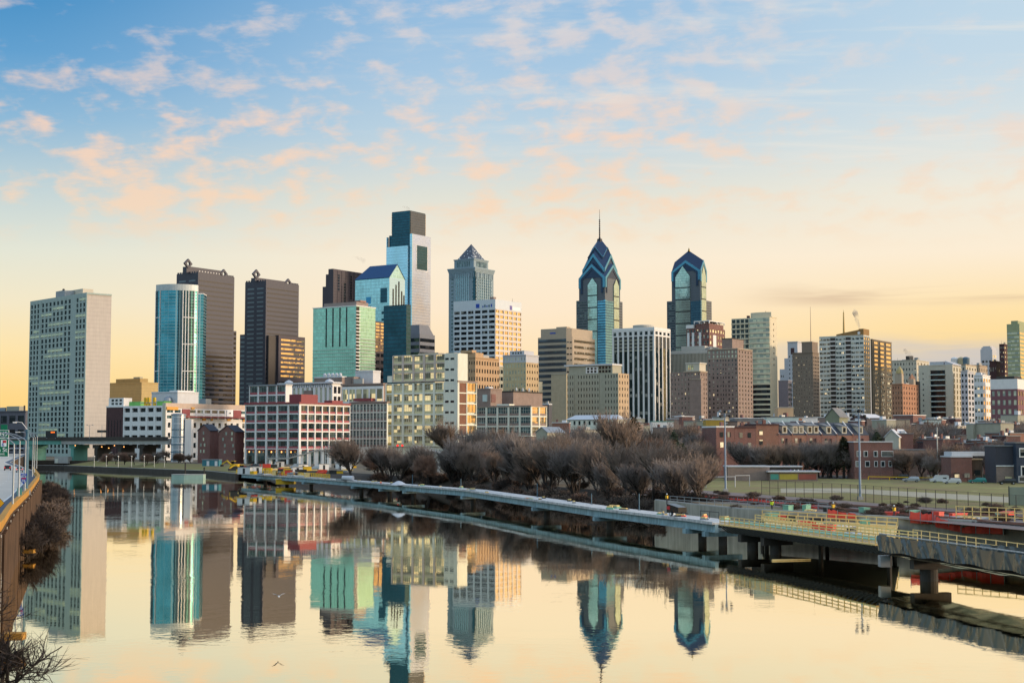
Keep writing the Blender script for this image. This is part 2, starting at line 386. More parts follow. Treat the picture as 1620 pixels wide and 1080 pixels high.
cw_lib = curtain('curtain_liberty', (.14, .36, .50, 1), (.03, .09, .15, 1), 3.9, 3.0, .36, .06, metal=.8, rough=.06)
cw_libp = curtain('curtain_liberty_pale', (.46, .58, .52, 1), (.34, .44, .40, 1), 3.9, 2.0, .12, .06, metal=.8, rough=.10)
lib_stone = mat('liberty_granite', (.115, .135, .155, 1), .5, var=.1, joints=3.9)
lib_blue = mat('liberty_trim', (.10, .31, .44, 1), .25, metal=.5, var=.08)
lib_roof = mat('liberty_roof', (.035, .06, .11, 1), .3, metal=.5, var=.08, joints=2.5)
mellon = mat('mellon_granite', (.24, .32, .36, 1), .5, var=.08)
pyr_m = mat('pyramid_metal', (.09, .105, .13, 1), .4, metal=.3, var=.1, joints=2.2)
led = mat('led_orange', (.1, .02, .0, 1), .5)
def emis(name, col, st):
    m, t, b = newmat(name); b.inputs['Base Color'].default_value = (*col[:3], 1)
    b.inputs['Emission Color'].default_value = (*col[:3], 1); b.inputs['Emission Strength'].default_value = st
    return m
led_on = emis('led_orange_on', (1, .16, .01), 1.6)
lamp_on = emis('lamp_on', (1, .42, .10), 3.0)
lamp_wt = emis('lamp_white', (1, .93, .75), 2.0)
red_on = emis('signal_red', (1, .03, .02), 1.5)
tail_on = emis('tail_light', (1, .02, .01), .8)
# water
water_m, t, b = newmat('river_water')
g = t.add('ShaderNodeNewGeometry'); P = g.outputs['Position']
w1 = t.noise(P, .9, 3, .6, .4); w2 = t.noise(P, .16, 2, .5, .3); w3 = t.noise(P, .035, 2, .5, .2)
h = t.math('ADD', t.math('MULTIPLY', w1, .0042), t.math('MULTIPLY', w2, .010))
h = t.math('MULTIPLY', h, t.math('ADD', .25, t.math('MULTIPLY', 1.2, t.step(w3, .40, .64))))
bp = t.add('ShaderNodeBump'); bp.inputs['Strength'].default_value = 1.0; bp.inputs['Distance'].default_value = 1.0
t.put(bp.inputs['Height'], h); t.put(b.inputs['Normal'], bp.outputs[0])
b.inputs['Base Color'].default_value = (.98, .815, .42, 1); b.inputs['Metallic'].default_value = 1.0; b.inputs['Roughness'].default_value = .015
b.inputs['Specular IOR Level'].default_value = .5
# ground
ground_m, t, b = newmat('ground_earth')
g = t.add('ShaderNodeNewGeometry'); P = g.outputs['Position']
n = t.noise(P, .06, 6, .65); n2 = t.noise(P, .9, 4, .6)
c = t.ramp(n, [(0, (.10, .075, .045, 1)), (.42, (.14, .10, .06, 1)), (.55, (.20, .15, .09, 1)), (.7, (.17, .15, .055, 1)), (1, (.24, .19, .13, 1))])
t.put(b.inputs['Base Color'], t.vmath('SCALE', c, scale=t.math('ADD', .6, t.math('MULTIPLY', n2, .8)))); b.inputs['Roughness'].default_value = .95
grass_m, t, b = newmat('winter_grass')
g = t.add('ShaderNodeNewGeometry'); P = g.outputs['Position']
n = t.noise(P, .10, 8, .72, .6); n2 = t.noise(P, 2.0, 5, .7)
c = t.ramp(n, [(.33, (.17, .115, .055, 1)), (.44, (.26, .19, .07, 1)), (.52, (.21, .19, .05, 1)), (.60, (.28, .25, .07, 1)), (.68, (.42, .31, .16, 1))])
t.put(b.inputs['Base Color'], t.vmath('SCALE', c, scale=t.math('ADD', .65, t.math('MULTIPLY', n2, .7)))); b.inputs['Roughness'].default_value = .95
ballast = mat('ballast', (.22, .17, .15, 1), .95, var=.35, scale=.5, streak=0)
rust = mat('rusty_rail', (.24, .11, .075, 1), .7, var=.3)
# ================================================================== river, land, banks
from mathutils.geometry import tessellate_polygon
def flat(name, pts, z, m, kind=True):
    """flat sheet over an (x, y) outline"""
    vs = [Vector((p[0], p[1], z)) for p in pts]
    tri = tessellate_polygon([vs])
    me = bpy.data.meshes.new(name); me.from_pydata([tuple(v) for v in vs], [], [tuple(x) for x in tri]); me.materials.append(m)
    bm = bmesh.new(); bm.from_mesh(me)
    for f in bm.faces:
        if f.normal.z < 0: f.normal_flip()
    bm.to_mesh(me); bm.free()
    o = bpy.data.objects.new(name, me); COL.objects.link(o)
    if kind: structure(o)
    return o
def along(poly, step=None, n=None):
    """points and unit directions spaced evenly along a polyline"""
    P = [Vector((p[0], p[1], p[2] if len(p) > 2 else 0)) for p in poly]
    seg = [(b - a).length for a, b in zip(P, P[1:])]; tot = sum(seg)
    n = n or max(1, int(round(tot / step))); out = []
    for i in range(n + 1):
        s = tot * i / n; j = 0
        while j < len(seg) - 1 and s > seg[j]: s -= seg[j]; j += 1
        q = min(1, s / seg[j]); dd = (P[j + 1] - P[j]).normalized()
        out.append((P[j].lerp(P[j + 1], q), dd))
    return out
def offset(poly, w):
    """polyline moved w metres to its own right"""
    P = [Vector((p[0], p[1], 0)) for p in poly]; out = []
    for i in range(len(P)):
        a = P[max(0, i - 1)]; b = P[min(len(P) - 1, i + 1)]; dd = (b - a).normalized()
        out.append((P[i].x + dd.y * w, P[i].y - dd.x * w, poly[i][2] if len(poly[i]) > 2 else 0))
    return out
def strip(name, left, right, m, dz=0, build=True):
    mb = MB()
    for i in range(len(left) - 1):
        a, b, c, e = left[i], left[i + 1], right[i + 1], right[i]
        mb.face([(e[0], e[1], e[2] + dz), (c[0], c[1], c[2] + dz), (b[0], b[1], b[2] + dz), (a[0], a[1], a[2] + dz)])
    return structure(mb.build(name, m)) if build else mb
GZ = 4.0
WEST = [(-30, -6000), (-8, -200), (-12, 20), (-29, 75), (-39, 108), (-46, 129), (-63, 185), (-72, 210), (-97, 290), (-124, 366), (-168, 480), (-202, 590), (-214, 640)]; WEST = [mv(p) for p in WEST]
EAST = [(-190, 618), (-150, 572), (-108, 527), (-85, 476), (-44, 404), (-8, 336), (18, 268), (28.5, 230), (34, 215), (43, 204), (53.5, 190), (64, 179), (80, 165), (115, 130), (170, 80), (230, 0), (240, -200), (260, -6000)]; EAST = [mv(p) for p in EAST]
wo = [(p[0] - 2.2, p[1]) for p in WEST]; 
eo = []
for i, p in enumerate(EAST):
    a_, b_ = Vector(EAST[max(0, i - 1)]), Vector(EAST[min(len(EAST) - 1, i + 1)]); d_ = (b_ - a_).normalized(); w_ = 15 if i < 4 else (9 if i < 7 else 2.6)
    eo.append((p[0] - d_.y * w_, p[1] + d_.x * w_))
flat('ground', [(-6000, -6000)] + wo + eo + [(6000, -6000), (6000, 9000), (-6000, 9000)], GZ, ground_m)
mb = MB()
bank = WEST + EAST; top = wo + eo
for i in range(len(bank) - 1):
    a, b = bank[i], bank[i + 1]; c, e = top[i + 1], top[i]
    mb.face([(a[0], a[1], -1.5), (b[0], b[1], -1.5), (c[0], c[1], GZ), (e[0], e[1], GZ)])
structure(mb.build('river_bank', mat('bank_soil', (.06, .045, .032, 1), .95, var=.5, scale=.9, bump=1.0)))
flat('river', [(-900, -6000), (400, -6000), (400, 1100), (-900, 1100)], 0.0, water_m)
# far river wall with its lawn and path under the bridge
def wall_run(name, label, pts, h0, h1, th, m, cap=None):
    root = thing(name, label, 'wall', (pts[0][0], pts[0][1], h0))
    o0 = Vector((pts[0][0], pts[0][1], h0))
    mb = MB(); cp = MB(); inn = offset(pts, -th)
    for i in range(len(pts) - 1):
        a, b, c, e = pts[i], pts[i + 1], inn[i + 1], inn[i]
        q = [Vector((p[0], p[1], 0)) - Vector((o0.x, o0.y, 0)) for p in (a, b, c, e)]
        mb.prism([(v.x, v.y) for v in q][::-1] if ((q[1]-q[0]).cross(q[2]-q[1])).z < 0 else [(v.x, v.y) for v in q], 0, h1 - h0)
        A = Vector((a[0] - o0.x, a[1] - o0.y, h1 - h0 + .08)); Bq = Vector((b[0] - o0.x, b[1] - o0.y, h1 - h0 + .08))
        n = Vector((inn[i][0] - a[0], inn[i][1] - a[1], 0)) * .5
        if cap: cp.beam(A + n, Bq + n, th + .25, .16)
    mb.build('wall_face', m, root)
    if cap: cp.build('coping', cap, root)
    return root
wall_run('river_wall', 'long dark stone river wall below the lawn by the highway bridge', [mv(p) for p in [(-250, 632), (-190, 617), (-150, 571), (-110, 526), (-92, 488)]], -1, 1.7, -1.2, concrete_dk, concrete)
far_bank = [(-248, 634), (-188, 619), (-148, 573), (-108, 528), (-93, 494)]
strip('bank_lawn', [(eo[i][0], eo[i][1], GZ + .02) for i in range(4)], [(EAST[i][0] - (EAST[i][1] > 0) * 0 + .3, EAST[i][1] + .3, 1.72) for i in range(4)], grass_m)
wall_run('construction_wall', 'pale stained concrete retaining wall behind the unfinished deck', [mv(p) for p in [(24.5, 244), (28.7, 230), (34.2, 215), (43.2, 204), (53.7, 190), (64.2, 179), (80.2, 165), (115.2, 130)]], -1, 4.15, -.7, mat('stained_concrete', (.40, .36, .29, 1), .85, var=.35, streak=.5, scale=.3), concrete)
# playing field, path, railway bed
def ground_strip(name, top_px, bot_px, z, m):
    return strip(name, [(*gnd(x, y, GZ).xy, z) for x, y in bot_px], [(*gnd(x, y, GZ).xy, z) for x, y in top_px], m)
ground_strip('playing_field', [(1110, 756), (1340, 757), (1750, 764)], [(1080, 786), (1340, 797), (1750, 812)], GZ + .004, grass_m)
ground_strip('field_path', [(1235, 772), (1340, 772), (1470, 779), (1600, 786), (1750, 791)], [(1235, 779), (1340, 779), (1470, 787), (1600, 795), (1750, 801)], GZ + .010, mat('sandy_path', (.48, .42, .29, 1), .95, var=.2, streak=0))
ground_strip('street', [(1050, 750), (1340, 752), (1750, 759)], [(1050, 755), (1340, 757), (1750, 764)], GZ + .006, asphalt_dk)
ground_strip('railway_bed', [(1000, 772), (1080, 773), (1340, 792), (1480, 803), (1750, 822)], [(1000, 782), (1080, 788), (1340, 812), (1480, 826), (1750, 850)], GZ + .012, ballast)
# ================================================================== building kit
ALPHA = R(33)          # the street grid is turned this much from the view axis
WINM = {}
class B:
    """a building seen at its corner xC, its left face reaching to xL and its right face to xR (photo pixels on row py), at distance D.
    Local axes: x along the right face, y along the left face, origin at the corner on the ground."""
    def __init__(s, name, label, cat, xL, xC, xR, py, D, ytop, zb=GZ - .5, al=ALPHA, group=None):
        s.al = al; s.D = D; s.py = py; s.zb = zb
        c = pt(xC, py, D); s.c = c
        cy = (540 - py) / F; s.k = 1 / (math.cos(TH) - cy * math.sin(TH))
        s.Lu = s.u(xL); s.Lv = s.v(xR); s.H = zat(ytop, D) - zb
        s.root = thing(name, label, cat, (c.x, c.y, zb), math.pi / 2 - al, group)
    def u(s, px):
        q = (px - 810) / F * s.k; return (s.c.x - q * s.c.y) / (math.cos(s.al) + q * math.sin(s.al))
    def v(s, px):
        q = (px - 810) / F * s.k; return (q * s.c.y - s.c.x) / (math.sin(s.al) - q * math.cos(s.al))
    def z(s, py): return zat(py, s.D) - s.zb
    def part(s, mb, name, m, loc=None): return mb.build(name, m, s.root, loc)
    def box(s, name, m, x0, x1, y0, y1, z0, z1):
        return s.part(MB().box(x0, x1, y0, y1, z0, z1), name, m)
    def core(s, m, dep=.45, name='wall', x0=0, x1=None, y0=0, y1=None, z0=0, z1=None, parapet=None):
        x1 = s.Lv if x1 is None else x1; y1 = s.Lu if y1 is None else y1; z1 = s.H if z1 is None else z1
        o = s.box(name, m, x0 + dep, x1, y0 + dep, y1, z0, z1)
        if parapet:
            mb = MB(); w = .5
            for q in ((x0, x1, y0, y0 + w), (x0, x1, y1 - w, y1), (x0, x0 + w, y0 + w, y1 - w), (x1 - w, x1, y0 + w, y1 - w)): mb.box(*q, z1 + .003, z1 + 1.1)
            s.part(mb, 'parapet', parapet)
        return o
    def fac(s, face, a0, a1, z0, z1, nc, nf, frame, win, fw=.7, fh=.6, dep=.45, off=0.0, most=100, wname='window', fname='facade_frame', sill=None, skip=None, wd=.12, mats=None):
        """a window grid: proud piers and spandrels in one frame, and every window an object of its own up to MOST, the rest as one part"""
        cw = (a1 - a0) / nc; ch = (z1 - z0) / nf; ww = cw * fw; wh = ch * fh
        sill = (ch - wh) * .55 if sill is None else sill * ch
        mb = MB()
        def bx(p0, p1, q0, q1, d0=0.0, d1=None):
            d1 = dep if d1 is None else d1
            if face == 'L': mb.box(off + d0, off + d1 - .002, p0, p1, q0, q1)
            else: mb.box(p0, p1, off + d0, off + d1 - .002, q0, q1)
        g = (cw - ww) / 2
        if dep > .01:
            for i in range(nc + 1):
                p0 = a0 if i == 0 else a0 + i * cw - g; p1 = a1 if i == nc else a0 + i * cw + g
                if p1 - p0 > .02: bx(p0, p1, z0, z1)
            for i in range(nc):
                p0, p1 = a0 + i * cw + g, a0 + (i + 1) * cw - g
                prev = z0
                for j in range(nf):
                    zz = z0 + j * ch + sill
                    if zz - prev > .02: bx(p0, p1, prev, zz, .06)
                    prev = zz + wh
                if z1 - prev > .02: bx(p0, p1, prev, z1, .06)
            if frame: s.part(mb, fname, frame)
        key = (face, round(ww, 2), round(wh, 2), win.name, wd)
        if key not in WINM:
            m2 = MB()
            if face == 'L': m2.box(-wd, 0, 0, ww, 0, wh)
            else: m2.box(0, ww, -wd, 0, 0, wh)
            WINM[key] = m2.mesh(wname, win)
        me = WINM[key]; cells = [(i, j) for j in range(nf) for i in range(nc)]
        if skip: cells = [c for c in cells if not skip(*c)]
        cells.sort(key=lambda c: (c[0], -c[1]))
        rest = MB()
        for n, (i, j) in enumerate(cells):
            a = a0 + i * cw + g; zz = z0 + j * ch + sill
            loc = (off + dep, a, zz) if face == 'L' else (a, off + dep, zz)
            if n < most:
                o = bpy.data.objects.new(wname, me); COL.objects.link(o); o.parent = s.root; o.location = loc
            else:
                if face == 'L': rest.box(loc[0] - wd, loc[0], a, a + ww, zz, zz + wh)
                else: rest.box(a, a + ww, loc[1] - wd, loc[1], zz, zz + wh)
        if rest.f: stuff(s.part(rest, wname + '_grid', win))
    def bands(s, face, a0, a1, z0, z1, nf, m, fh=.45, off=0.0, d=.12, name='window_band', sill=.3):
        """one long window band per storey"""
        ch = (z1 - z0) / nf; wh = ch * fh
        m2 = MB()
        if face == 'L': m2.box(-d, .05, 0, a1 - a0, 0, wh)
        else: m2.box(0, a1 - a0, -d, .05, 0, wh)
        me = m2.mesh(name, m)
        for j in range(nf):
            o = bpy.data.objects.new(name, me); COL.objects.link(o); o.parent = s.root
            zz = z0 + j * ch + ch * sill; o.location = (off, a0, zz) if face == 'L' else (a0, off, zz)
    def ribs(s, face, a0, a1, z0, z1, n, m, w=.6, d=.5, off=0.0, name='pier', one=False):
        """upright ribs standing proud of a face"""
        m2 = MB(); st = (a1 - a0 - w) / max(1, n - 1)
        if face == 'L': m2.box(-d, 0, 0, w, 0, z1 - z0)
        else: m2.box(0, w, -d, 0, 0, z1 - z0)
        me = m2.mesh(name, m)
        for j in range(n):
            o = bpy.data.objects.new(name, me); COL.objects.link(o); o.parent = s.root
            a = a0 + j * st; o.location = (off, a, z0) if face == 'L' else (a, off, z0)
    def vat(s, px, y):
        """how far along the right-face axis a photo column lies at depth y"""
        q = (px - 810) / F * s.k; sa, ca = math.sin(s.al), math.cos(s.al)
        return (q * (s.c.y + y * sa) - s.c.x + y * ca) / (sa - q * ca)
def helm(mb, x0, x1, y0, y1, ze, zp, za=None, mi=0):
    """rhombic helm roof: four kite faces rising from the corners over the gable peaks to one apex"""
    cx, cy = (x0 + x1) / 2, (y0 + y1) / 2; za = 2 * zp - ze if za is None else za
    c = [(x0, y0, ze), (x1, y0, ze), (x1, y1, ze), (x0, y1, ze)]
    p = [(cx, y0, zp), (x1, cy, zp), (cx, y1, zp), (x0, cy, zp)]
    A = (cx, cy, za)
    for i in range(4):
        mb.face([A, p[i - 1], c[i]], mi); mb.face([A, c[i], p[i]], mi)
    for i in range(4): mb.face([c[i], c[(i + 1) % 4], p[i]], mi)
def chevron(mb, face, off, a0, a1, ze, zp, w, d=.5, drop=0.0):
    """bright trim that follows a gable: two rafters and, with DROP, two legs"""
    am = (a0 + a1) / 2; sl = (zp - ze) / (am - a0); wz = w * math.sqrt(1 + sl * sl)
    def put(poly):
        k = len(poly); n = len(mb.v)
        for dd in (-d, 0):
            for a, z in poly: mb.v.append((off + dd, a, z) if face == 'L' else (a, off + dd, z))
        fr = tuple(range(n, n + k)); bk = tuple(range(n + 2 * k - 1, n + k - 1, -1))
        if face == 'L': fr, bk = fr[::-1], bk[::-1]
        mb.f += [fr, bk]; mb.mi += [0, 0]
        for i in range(k):
            j = (i + 1) % k; q = (n + i, n + k + i, n + k + j, n + j)
            mb.f.append(q if face == 'L' else q[::-1]); mb.mi.append(0)
    put([(a0, ze), (am, zp), (am, zp - wz), (a0, ze - wz)]); put([(am, zp), (a1, ze), (a1, ze - wz), (am, zp - wz)])
    if drop:
        put([(a0, ze - wz), (a0 + w, ze - wz + sl * w), (a0 + w, ze - wz - drop), (a0, ze - wz - drop)])
        put([(a1, ze - wz), (a1, ze - wz - drop), (a1 - w, ze - wz - drop), (a1 - w, ze - wz + sl * w)])
# ================================================================== the towers
# --- pale concrete slab of flats on the far left
b = B('apartment_tower', 'pale slab apartment tower with a blank side wall standing alone beside the highway bridge', 'apartment block', 48, 137, 177, 470, 770, 465, al=R(47))
pw_ = mat('park_wall_shaded', (.38, .46, .42, 1), .75, var=.14); b.core(mat('park_side_sunlit', (.56, .50, .44, 1), .85, var=.08, joints=2.8), .5, parapet=pw_)  # shaded front and sunlit side painted as two wall colours
nf = 29; z0 = 2.5; zt = b.H - 1.2
us = [0, b.u(120), b.u(113.5), b.u(65.5), b.u(63.5), b.Lu]
b.part(MB().box(0, .5, 0, .8, 0, b.H).box(0, .5, us[1], us[2], 0, b.H).box(-.25, .5, us[3], us[4], 0, b.H).box(0, .5, b.Lu - .6, b.Lu, 0, b.H).box(0, .5, .8, us[1], zt, b.H).box(0, .5, us[2], us[3], zt, b.H).box(0, .5, us[4], b.Lu - .6, zt, b.H).box(0.02, .5, .8, us[1], 0, z0).box(.02, .5, us[2], us[3], 0, z0), 'facade_rib', pw_)
rr = random.Random(3)
pan = {}
for k, (a0, a1, nc) in enumerate(((.8, us[1], 3), (us[2], us[3], 8), (us[4], b.Lu - .6, 3))):
    pale = {}
    for j in range(nf):
        run = rr.random() < (.55 if k == 1 else .2); s0 = rr.randint(0, max(0, nc - 3)); ln = rr.randint(2, nc)
        for i in range(nc): pale[(i, j)] = run and s0 <= i < s0 + ln
    b.fac('L', a0, a1, z0, zt, nc, nf, pw_, g_park, .56, .72, .5, most=34, skip=lambda i, j: pale[(i, j)], sill=.06, wd=.06)
    b.fac('L', a0, a1, z0, zt, nc, nf, None, g_lemon, .94, .42, .5, most=34, skip=lambda i, j: not pale[(i, j)], sill=.28, wd=.54, wname='loggia_window', fname='loggia_frame')
b.box('penthouse', beige_lt, 9, 17, b.u(112), b.u(92), b.H + .01, b.H + 6.3)
b.box('lift_house', mat('weathered_roof_block', (.34, .37, .38, 1), .8), 1.5, 8.9, b.u(99), b.u(85), b.H + .01, b.H + 5.6)
b.part(MB().lathe((4, b.u(92), b.H + 5.6), [(.9, 0), (.9, 1.2), (.5, 1.7)], 8), 'roof_tank', concrete_dk)
# --- curved glass tower
b = B('glass_tower', 'blue glass apartment tower with a curved front framed by white uprights', 'apartment tower', 247, 286, 322, 450, 1260, 450)
def arc_tower(b):
    w = (pt(314, 455, b.D) - pt(247, 455, b.D)).x
    A = pt(247, 450, b.D + 4); Z = pt(313, 450, b.D + 6)
    inv = b.root.matrix_basis.inverted()
    A = inv @ Vector((A.x, A.y, b.zb)); Z = inv @ Vector((Z.x, Z.y, b.zb))
    n = Vector((-(Z - A).y, (Z - A).x, 0)).normalized()
    if n.x + n.y > 0: n = -n
    L = (Z - A).length; N = 16; P = []
    for i in range(N + 1):
        q = i / N; P.append(A.lerp(Z, q) + n * (10.5 * (1 - (2 * q - 1) ** 2)))
    return A, Z, n, L, P
A, Z, n, L, P = arc_tower(b)
Hm = b.H; Hg = Hm - 6.5
glassP = P[3:13]
back = [Z - n * 22, A - n * 22]
poly = [(p.x, p.y) for p in P + back]
if sum(poly[i][0] * poly[(i + 1) % len(poly)][1] - poly[(i + 1) % len(poly)][0] * poly[i][1] for i in range(len(poly))) < 0: poly = poly[::-1]
b.part(MB().prism(poly, 0, Hg), 'glass_wall', cw_blue)
crown = MB()
cp_ = [p + n * .35 for p in P]
crown.prism(([(p.x, p.y) for p in cp_ + [Z - n * 5, A - n * 5]])[::-1] if (P[1] - P[0]).cross(n).z > 0 else [(p.x, p.y) for p in cp_ + [Z - n * 5, A - n * 5]], Hg + .003, Hm)
b.part(crown, 'crown_band', mat('crown_panel', (.52, .56, .55, 1), .5, metal=.2))
for i in (0, 2, 11, 12, 13, 15, 16):
    p = P[i] + n * .3; b.part(MB().box(p.x - .35, p.x + .35, p.y - .35, p.y + .35, 0, Hg - .01), 'mullion', white_paint)
for j in range(1, 6):
    z = Hg * j / 6; m2 = MB()
    for rng in ((0, 2), (11, 16)):
        for i in range(*rng): m2.beam(P[i] + n * .2 + Vector((0, 0, z)), P[i + 1] + n * .2 + Vector((0, 0, z)), .7, .8)
    b.part(m2, 'floor_band', white_paint)
for i in (0, 9, 10, 11, 12, 13, 14):  # left strip is dark glass; right ones paint in the mirrored dark buildings
    q = (P[i] + P[i + 1]) / 2 + n * .12; dd = (P[i + 1] - P[i]) * (.5 if i not in (9, 12, 14) else .28)
    b.part(MB().face([q - dd, q + dd, q + dd + Vector((0, 0, Hg)), q - dd + Vector((0, 0, Hg))]), 'dark_strip', cw_deep)
zR = b.z(464)
sb = Z + (Z - A).normalized() * .05
dv = (Z - A).normalized() * (pt(321.5, 464, 1266).x - pt(313, 464, 1266).x) * 1.05
sidep = [sb + n * .5, sb + dv + n * -1.5, sb + dv - n * 20, sb - n * 20]
pl_ = [(p.x, p.y) for p in sidep]
if sum(pl_[i][0] * pl_[(i + 1) % 4][1] - pl_[(i + 1) % 4][0] * pl_[i][1] for i in range(4)) < 0: pl_ = pl_[::-1]
b.part(MB().prism(pl_, 0, zR), 'side_wing', cw_blue)
b.part(MB().prism([(x * 1.0, y) for x, y in pl_], zR + .003, zR + .8), 'side_cap', white_paint)
# --- twin dark granite towers with pierced diamonds
def diamond_tower(label, xL, xC, xR, py, D, ytop, xs, d1, d2, crown_px, shoulders, gold):
    b = B('granite_tower', label, 'office tower', xL, xC, xR, py, D, ytop, group='granite towers with pierced diamonds')
    b.core(granite, 0.0, 'shaft')
    H = b.H
    nfl = 36; fh = (H - 8) / nfl
    lo = nfl * 5 // 9
    b.bands('R', 1.2, b.Lv - 1.2, 2, 2 + fh * lo, lo, g_band, .50)
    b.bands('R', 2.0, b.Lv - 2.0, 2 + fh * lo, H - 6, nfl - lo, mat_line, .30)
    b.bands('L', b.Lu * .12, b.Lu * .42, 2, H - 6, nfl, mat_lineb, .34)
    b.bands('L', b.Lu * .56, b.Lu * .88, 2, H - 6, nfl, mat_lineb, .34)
    m2 = MB()
    for i in range(9):
        q = b.Lu * i / 9 + .6; m2.box(0.0, 1.0, q, q + b.Lu / 9 * .55, H + .003, H + 1.6)
    for i in range(4):
        q = b.Lv * (.80 + i * .05); m2.box(q, q + b.Lv * .03, 0, 1.0, H + .003, H + 1.6)
    b.part(m2, 'parapet', granite)
    # crown: a block above the right face with a row of small square lights
    yc = b.Lu * .42; hc = zat(crown_px[2], D) - b.zb; v0, v1 = b.vat(crown_px[0], yc), b.vat(crown_px[1], yc)
    b.part(MB().prism([(v0, yc), (v1, yc), (v1, yc + 10), (v0, yc + 10)], H + .004, hc), 'crown', granite)
    b.fac('R', v0 + (v1 - v0) * .28, v1 - 1, hc - 5.5, hc - 2.5, 8, 1, None, mat_white_dot, .35, .45, 0.0, off=yc, wname='crown_opening', wd=.1)
    for px, py_, rad in (d1, d2):
        pz = zat(py_, D) - b.zb; pv = b.vat(px, yc); r = rad * 1.12 / F * far(D)
        mb = MB(); th = 1.6; n1_, n2_ = 4, 12; q = r * .40
        for yy in (yc - .8, yc + th):
            for k in range(n2_):
                a0 = 2 * math.pi * k / n2_; ca, sa = math.cos(a0), math.sin(a0); rr_ = r / (abs(ca) + abs(sa))
                mb.v += [(pv + ca * rr_ * 1.12, yy, pz + sa * rr_), (pv + ca * q * 1.12, yy, pz + sa * q)]
        N2 = n2_ * 2
        for k in range(n2_):
            i, j = 2 * k, 2 * ((k + 1) % n2_)
            for f in ((i, j, j + 1, i + 1), (N2 + i + 1, N2 + j + 1, N2 + j, N2 + i), (i, N2 + i, N2 + j, j), (i + 1, j + 1, N2 + j + 1, N2 + i + 1)): mb.f.append(f); mb.mi.append(0)
        b.part(mb, 'diamond', granite)
        b.box('diamond_post', granite, pv - r * .42, pv + r * .42, yc + .02, yc + 1.4, H + .006, pz - r * .45)
    for (x0p, x1p, yp, dx) in shoulders:
        if x1p > xC: 
            vv = b.v(x1p); zz = zat(yp, D) - b.zb
            b.box('lower_wing', granite, b.Lv + .002, vv, .8, b.Lu * .8, 0, zz)
            n2 = int(zz / fh); b.bands('R', b.Lv + .3, vv - .3, 1, zz - 1, n2, g_band, .5, off=.8, name='wing_band')
        else:
            uu = b.u(x0p); zz = zat(yp, D) - b.zb
            b.box('lower_wing', granite, .8, b.Lv * .8, b.Lu + .002, uu, 0, zz)
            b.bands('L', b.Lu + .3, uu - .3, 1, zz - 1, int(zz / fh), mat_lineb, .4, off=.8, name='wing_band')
    return b, fh
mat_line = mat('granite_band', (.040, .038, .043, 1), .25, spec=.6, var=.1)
mat_lineb = mat('granite_band_skylit', (.15, .19, .21, 1), .3, spec=.6, var=.1)  # left-face copy of the band, blue sky light put into its colour
mat_white_dot = mat('crown_opening', (.60, .58, .55, 1), .6)
diamond_tower('taller dark granite tower with pierced diamonds, partly behind the curved glass tower', 279.5, 313.5, 371, 432, 1400, 431, None, (297.5, 416, 7.0), (354, 424.5, 7.0), (299, 350, 420), [(0, 376, 518, 0)], 0)
b, fh = diamond_tower('shorter dark granite tower with pierced diamonds and gold lit lower storeys', 388, 421, 473, 445, 1480, 444, None, (405.5, 433, 7.0), (456, 440.5, 7.0), (407, 452, 438), [(380, 0, 527, 0)], 1)
zg = zat(529, 1480) - b.zb; vv = b.v(482.5); v0 = b.v(436)
b.part(MB().prism([(v0, -6), (vv - 6, -6), (vv, -1), (vv, 20), (v0, 20)][0:5], 0, zg), 'lower_wing', granite_br)
b.box('dark_bay', mat_line, b.v(423), v0 - .003, -3.2, 0 - .003, 0, zg - 1)
b.bands('R', v0 + 4, vv - 7, zg - fh * 9.5, zg - fh * .5, 9, g_sunset, .42, off=-6, d=.2, name='gold_band')
b.bands('R', v0 + 1, vv - 7, 1, zg - fh * 10, 13, g_band, .55, off=-6, d=.15)
# --- brown granite stepped tower
b = B('granite_tower', 'brown granite tower with stepped shoulders behind the blue gabled tower', 'office tower', 519.5, 527, 580, 430, 1890, 425)
b.core(granite_br, 0.0, 'shaft')
z1 = b.z(433); z2 = b.z(452)
b.box('shoulder', granite_br, 1.5, b.Lv * .9, b.Lu + .002, b.u(514.5), 0, z1); b.box('shoulder', granite_br, 3, b.Lv * .8, b.u(514.5) + .002, b.u(508.5), 0, z2)
for q, w, zz0, zz1 in ((.14, .05, 433, 460), (.32, .05, 445, 480), (.5, .05, 432, 470), (.75, .05, 440, 490), (.24, .03, 450, 480)):
    b.box('window_slot', g_band, b.Lv * q, b.Lv * (q + w), -.12, .2, b.z(zz1), b.z(zz0))
b.bands('R', 1.0, b.Lv - 1, b.H - 46, b.H - 4, 10, mat('brown_band', (.075, .06, .066, 1), .4), .35)
b.ribs('R', 0, b.Lv, b.H - 60, b.H - 1.5, 9, granite_br, .8, .5)
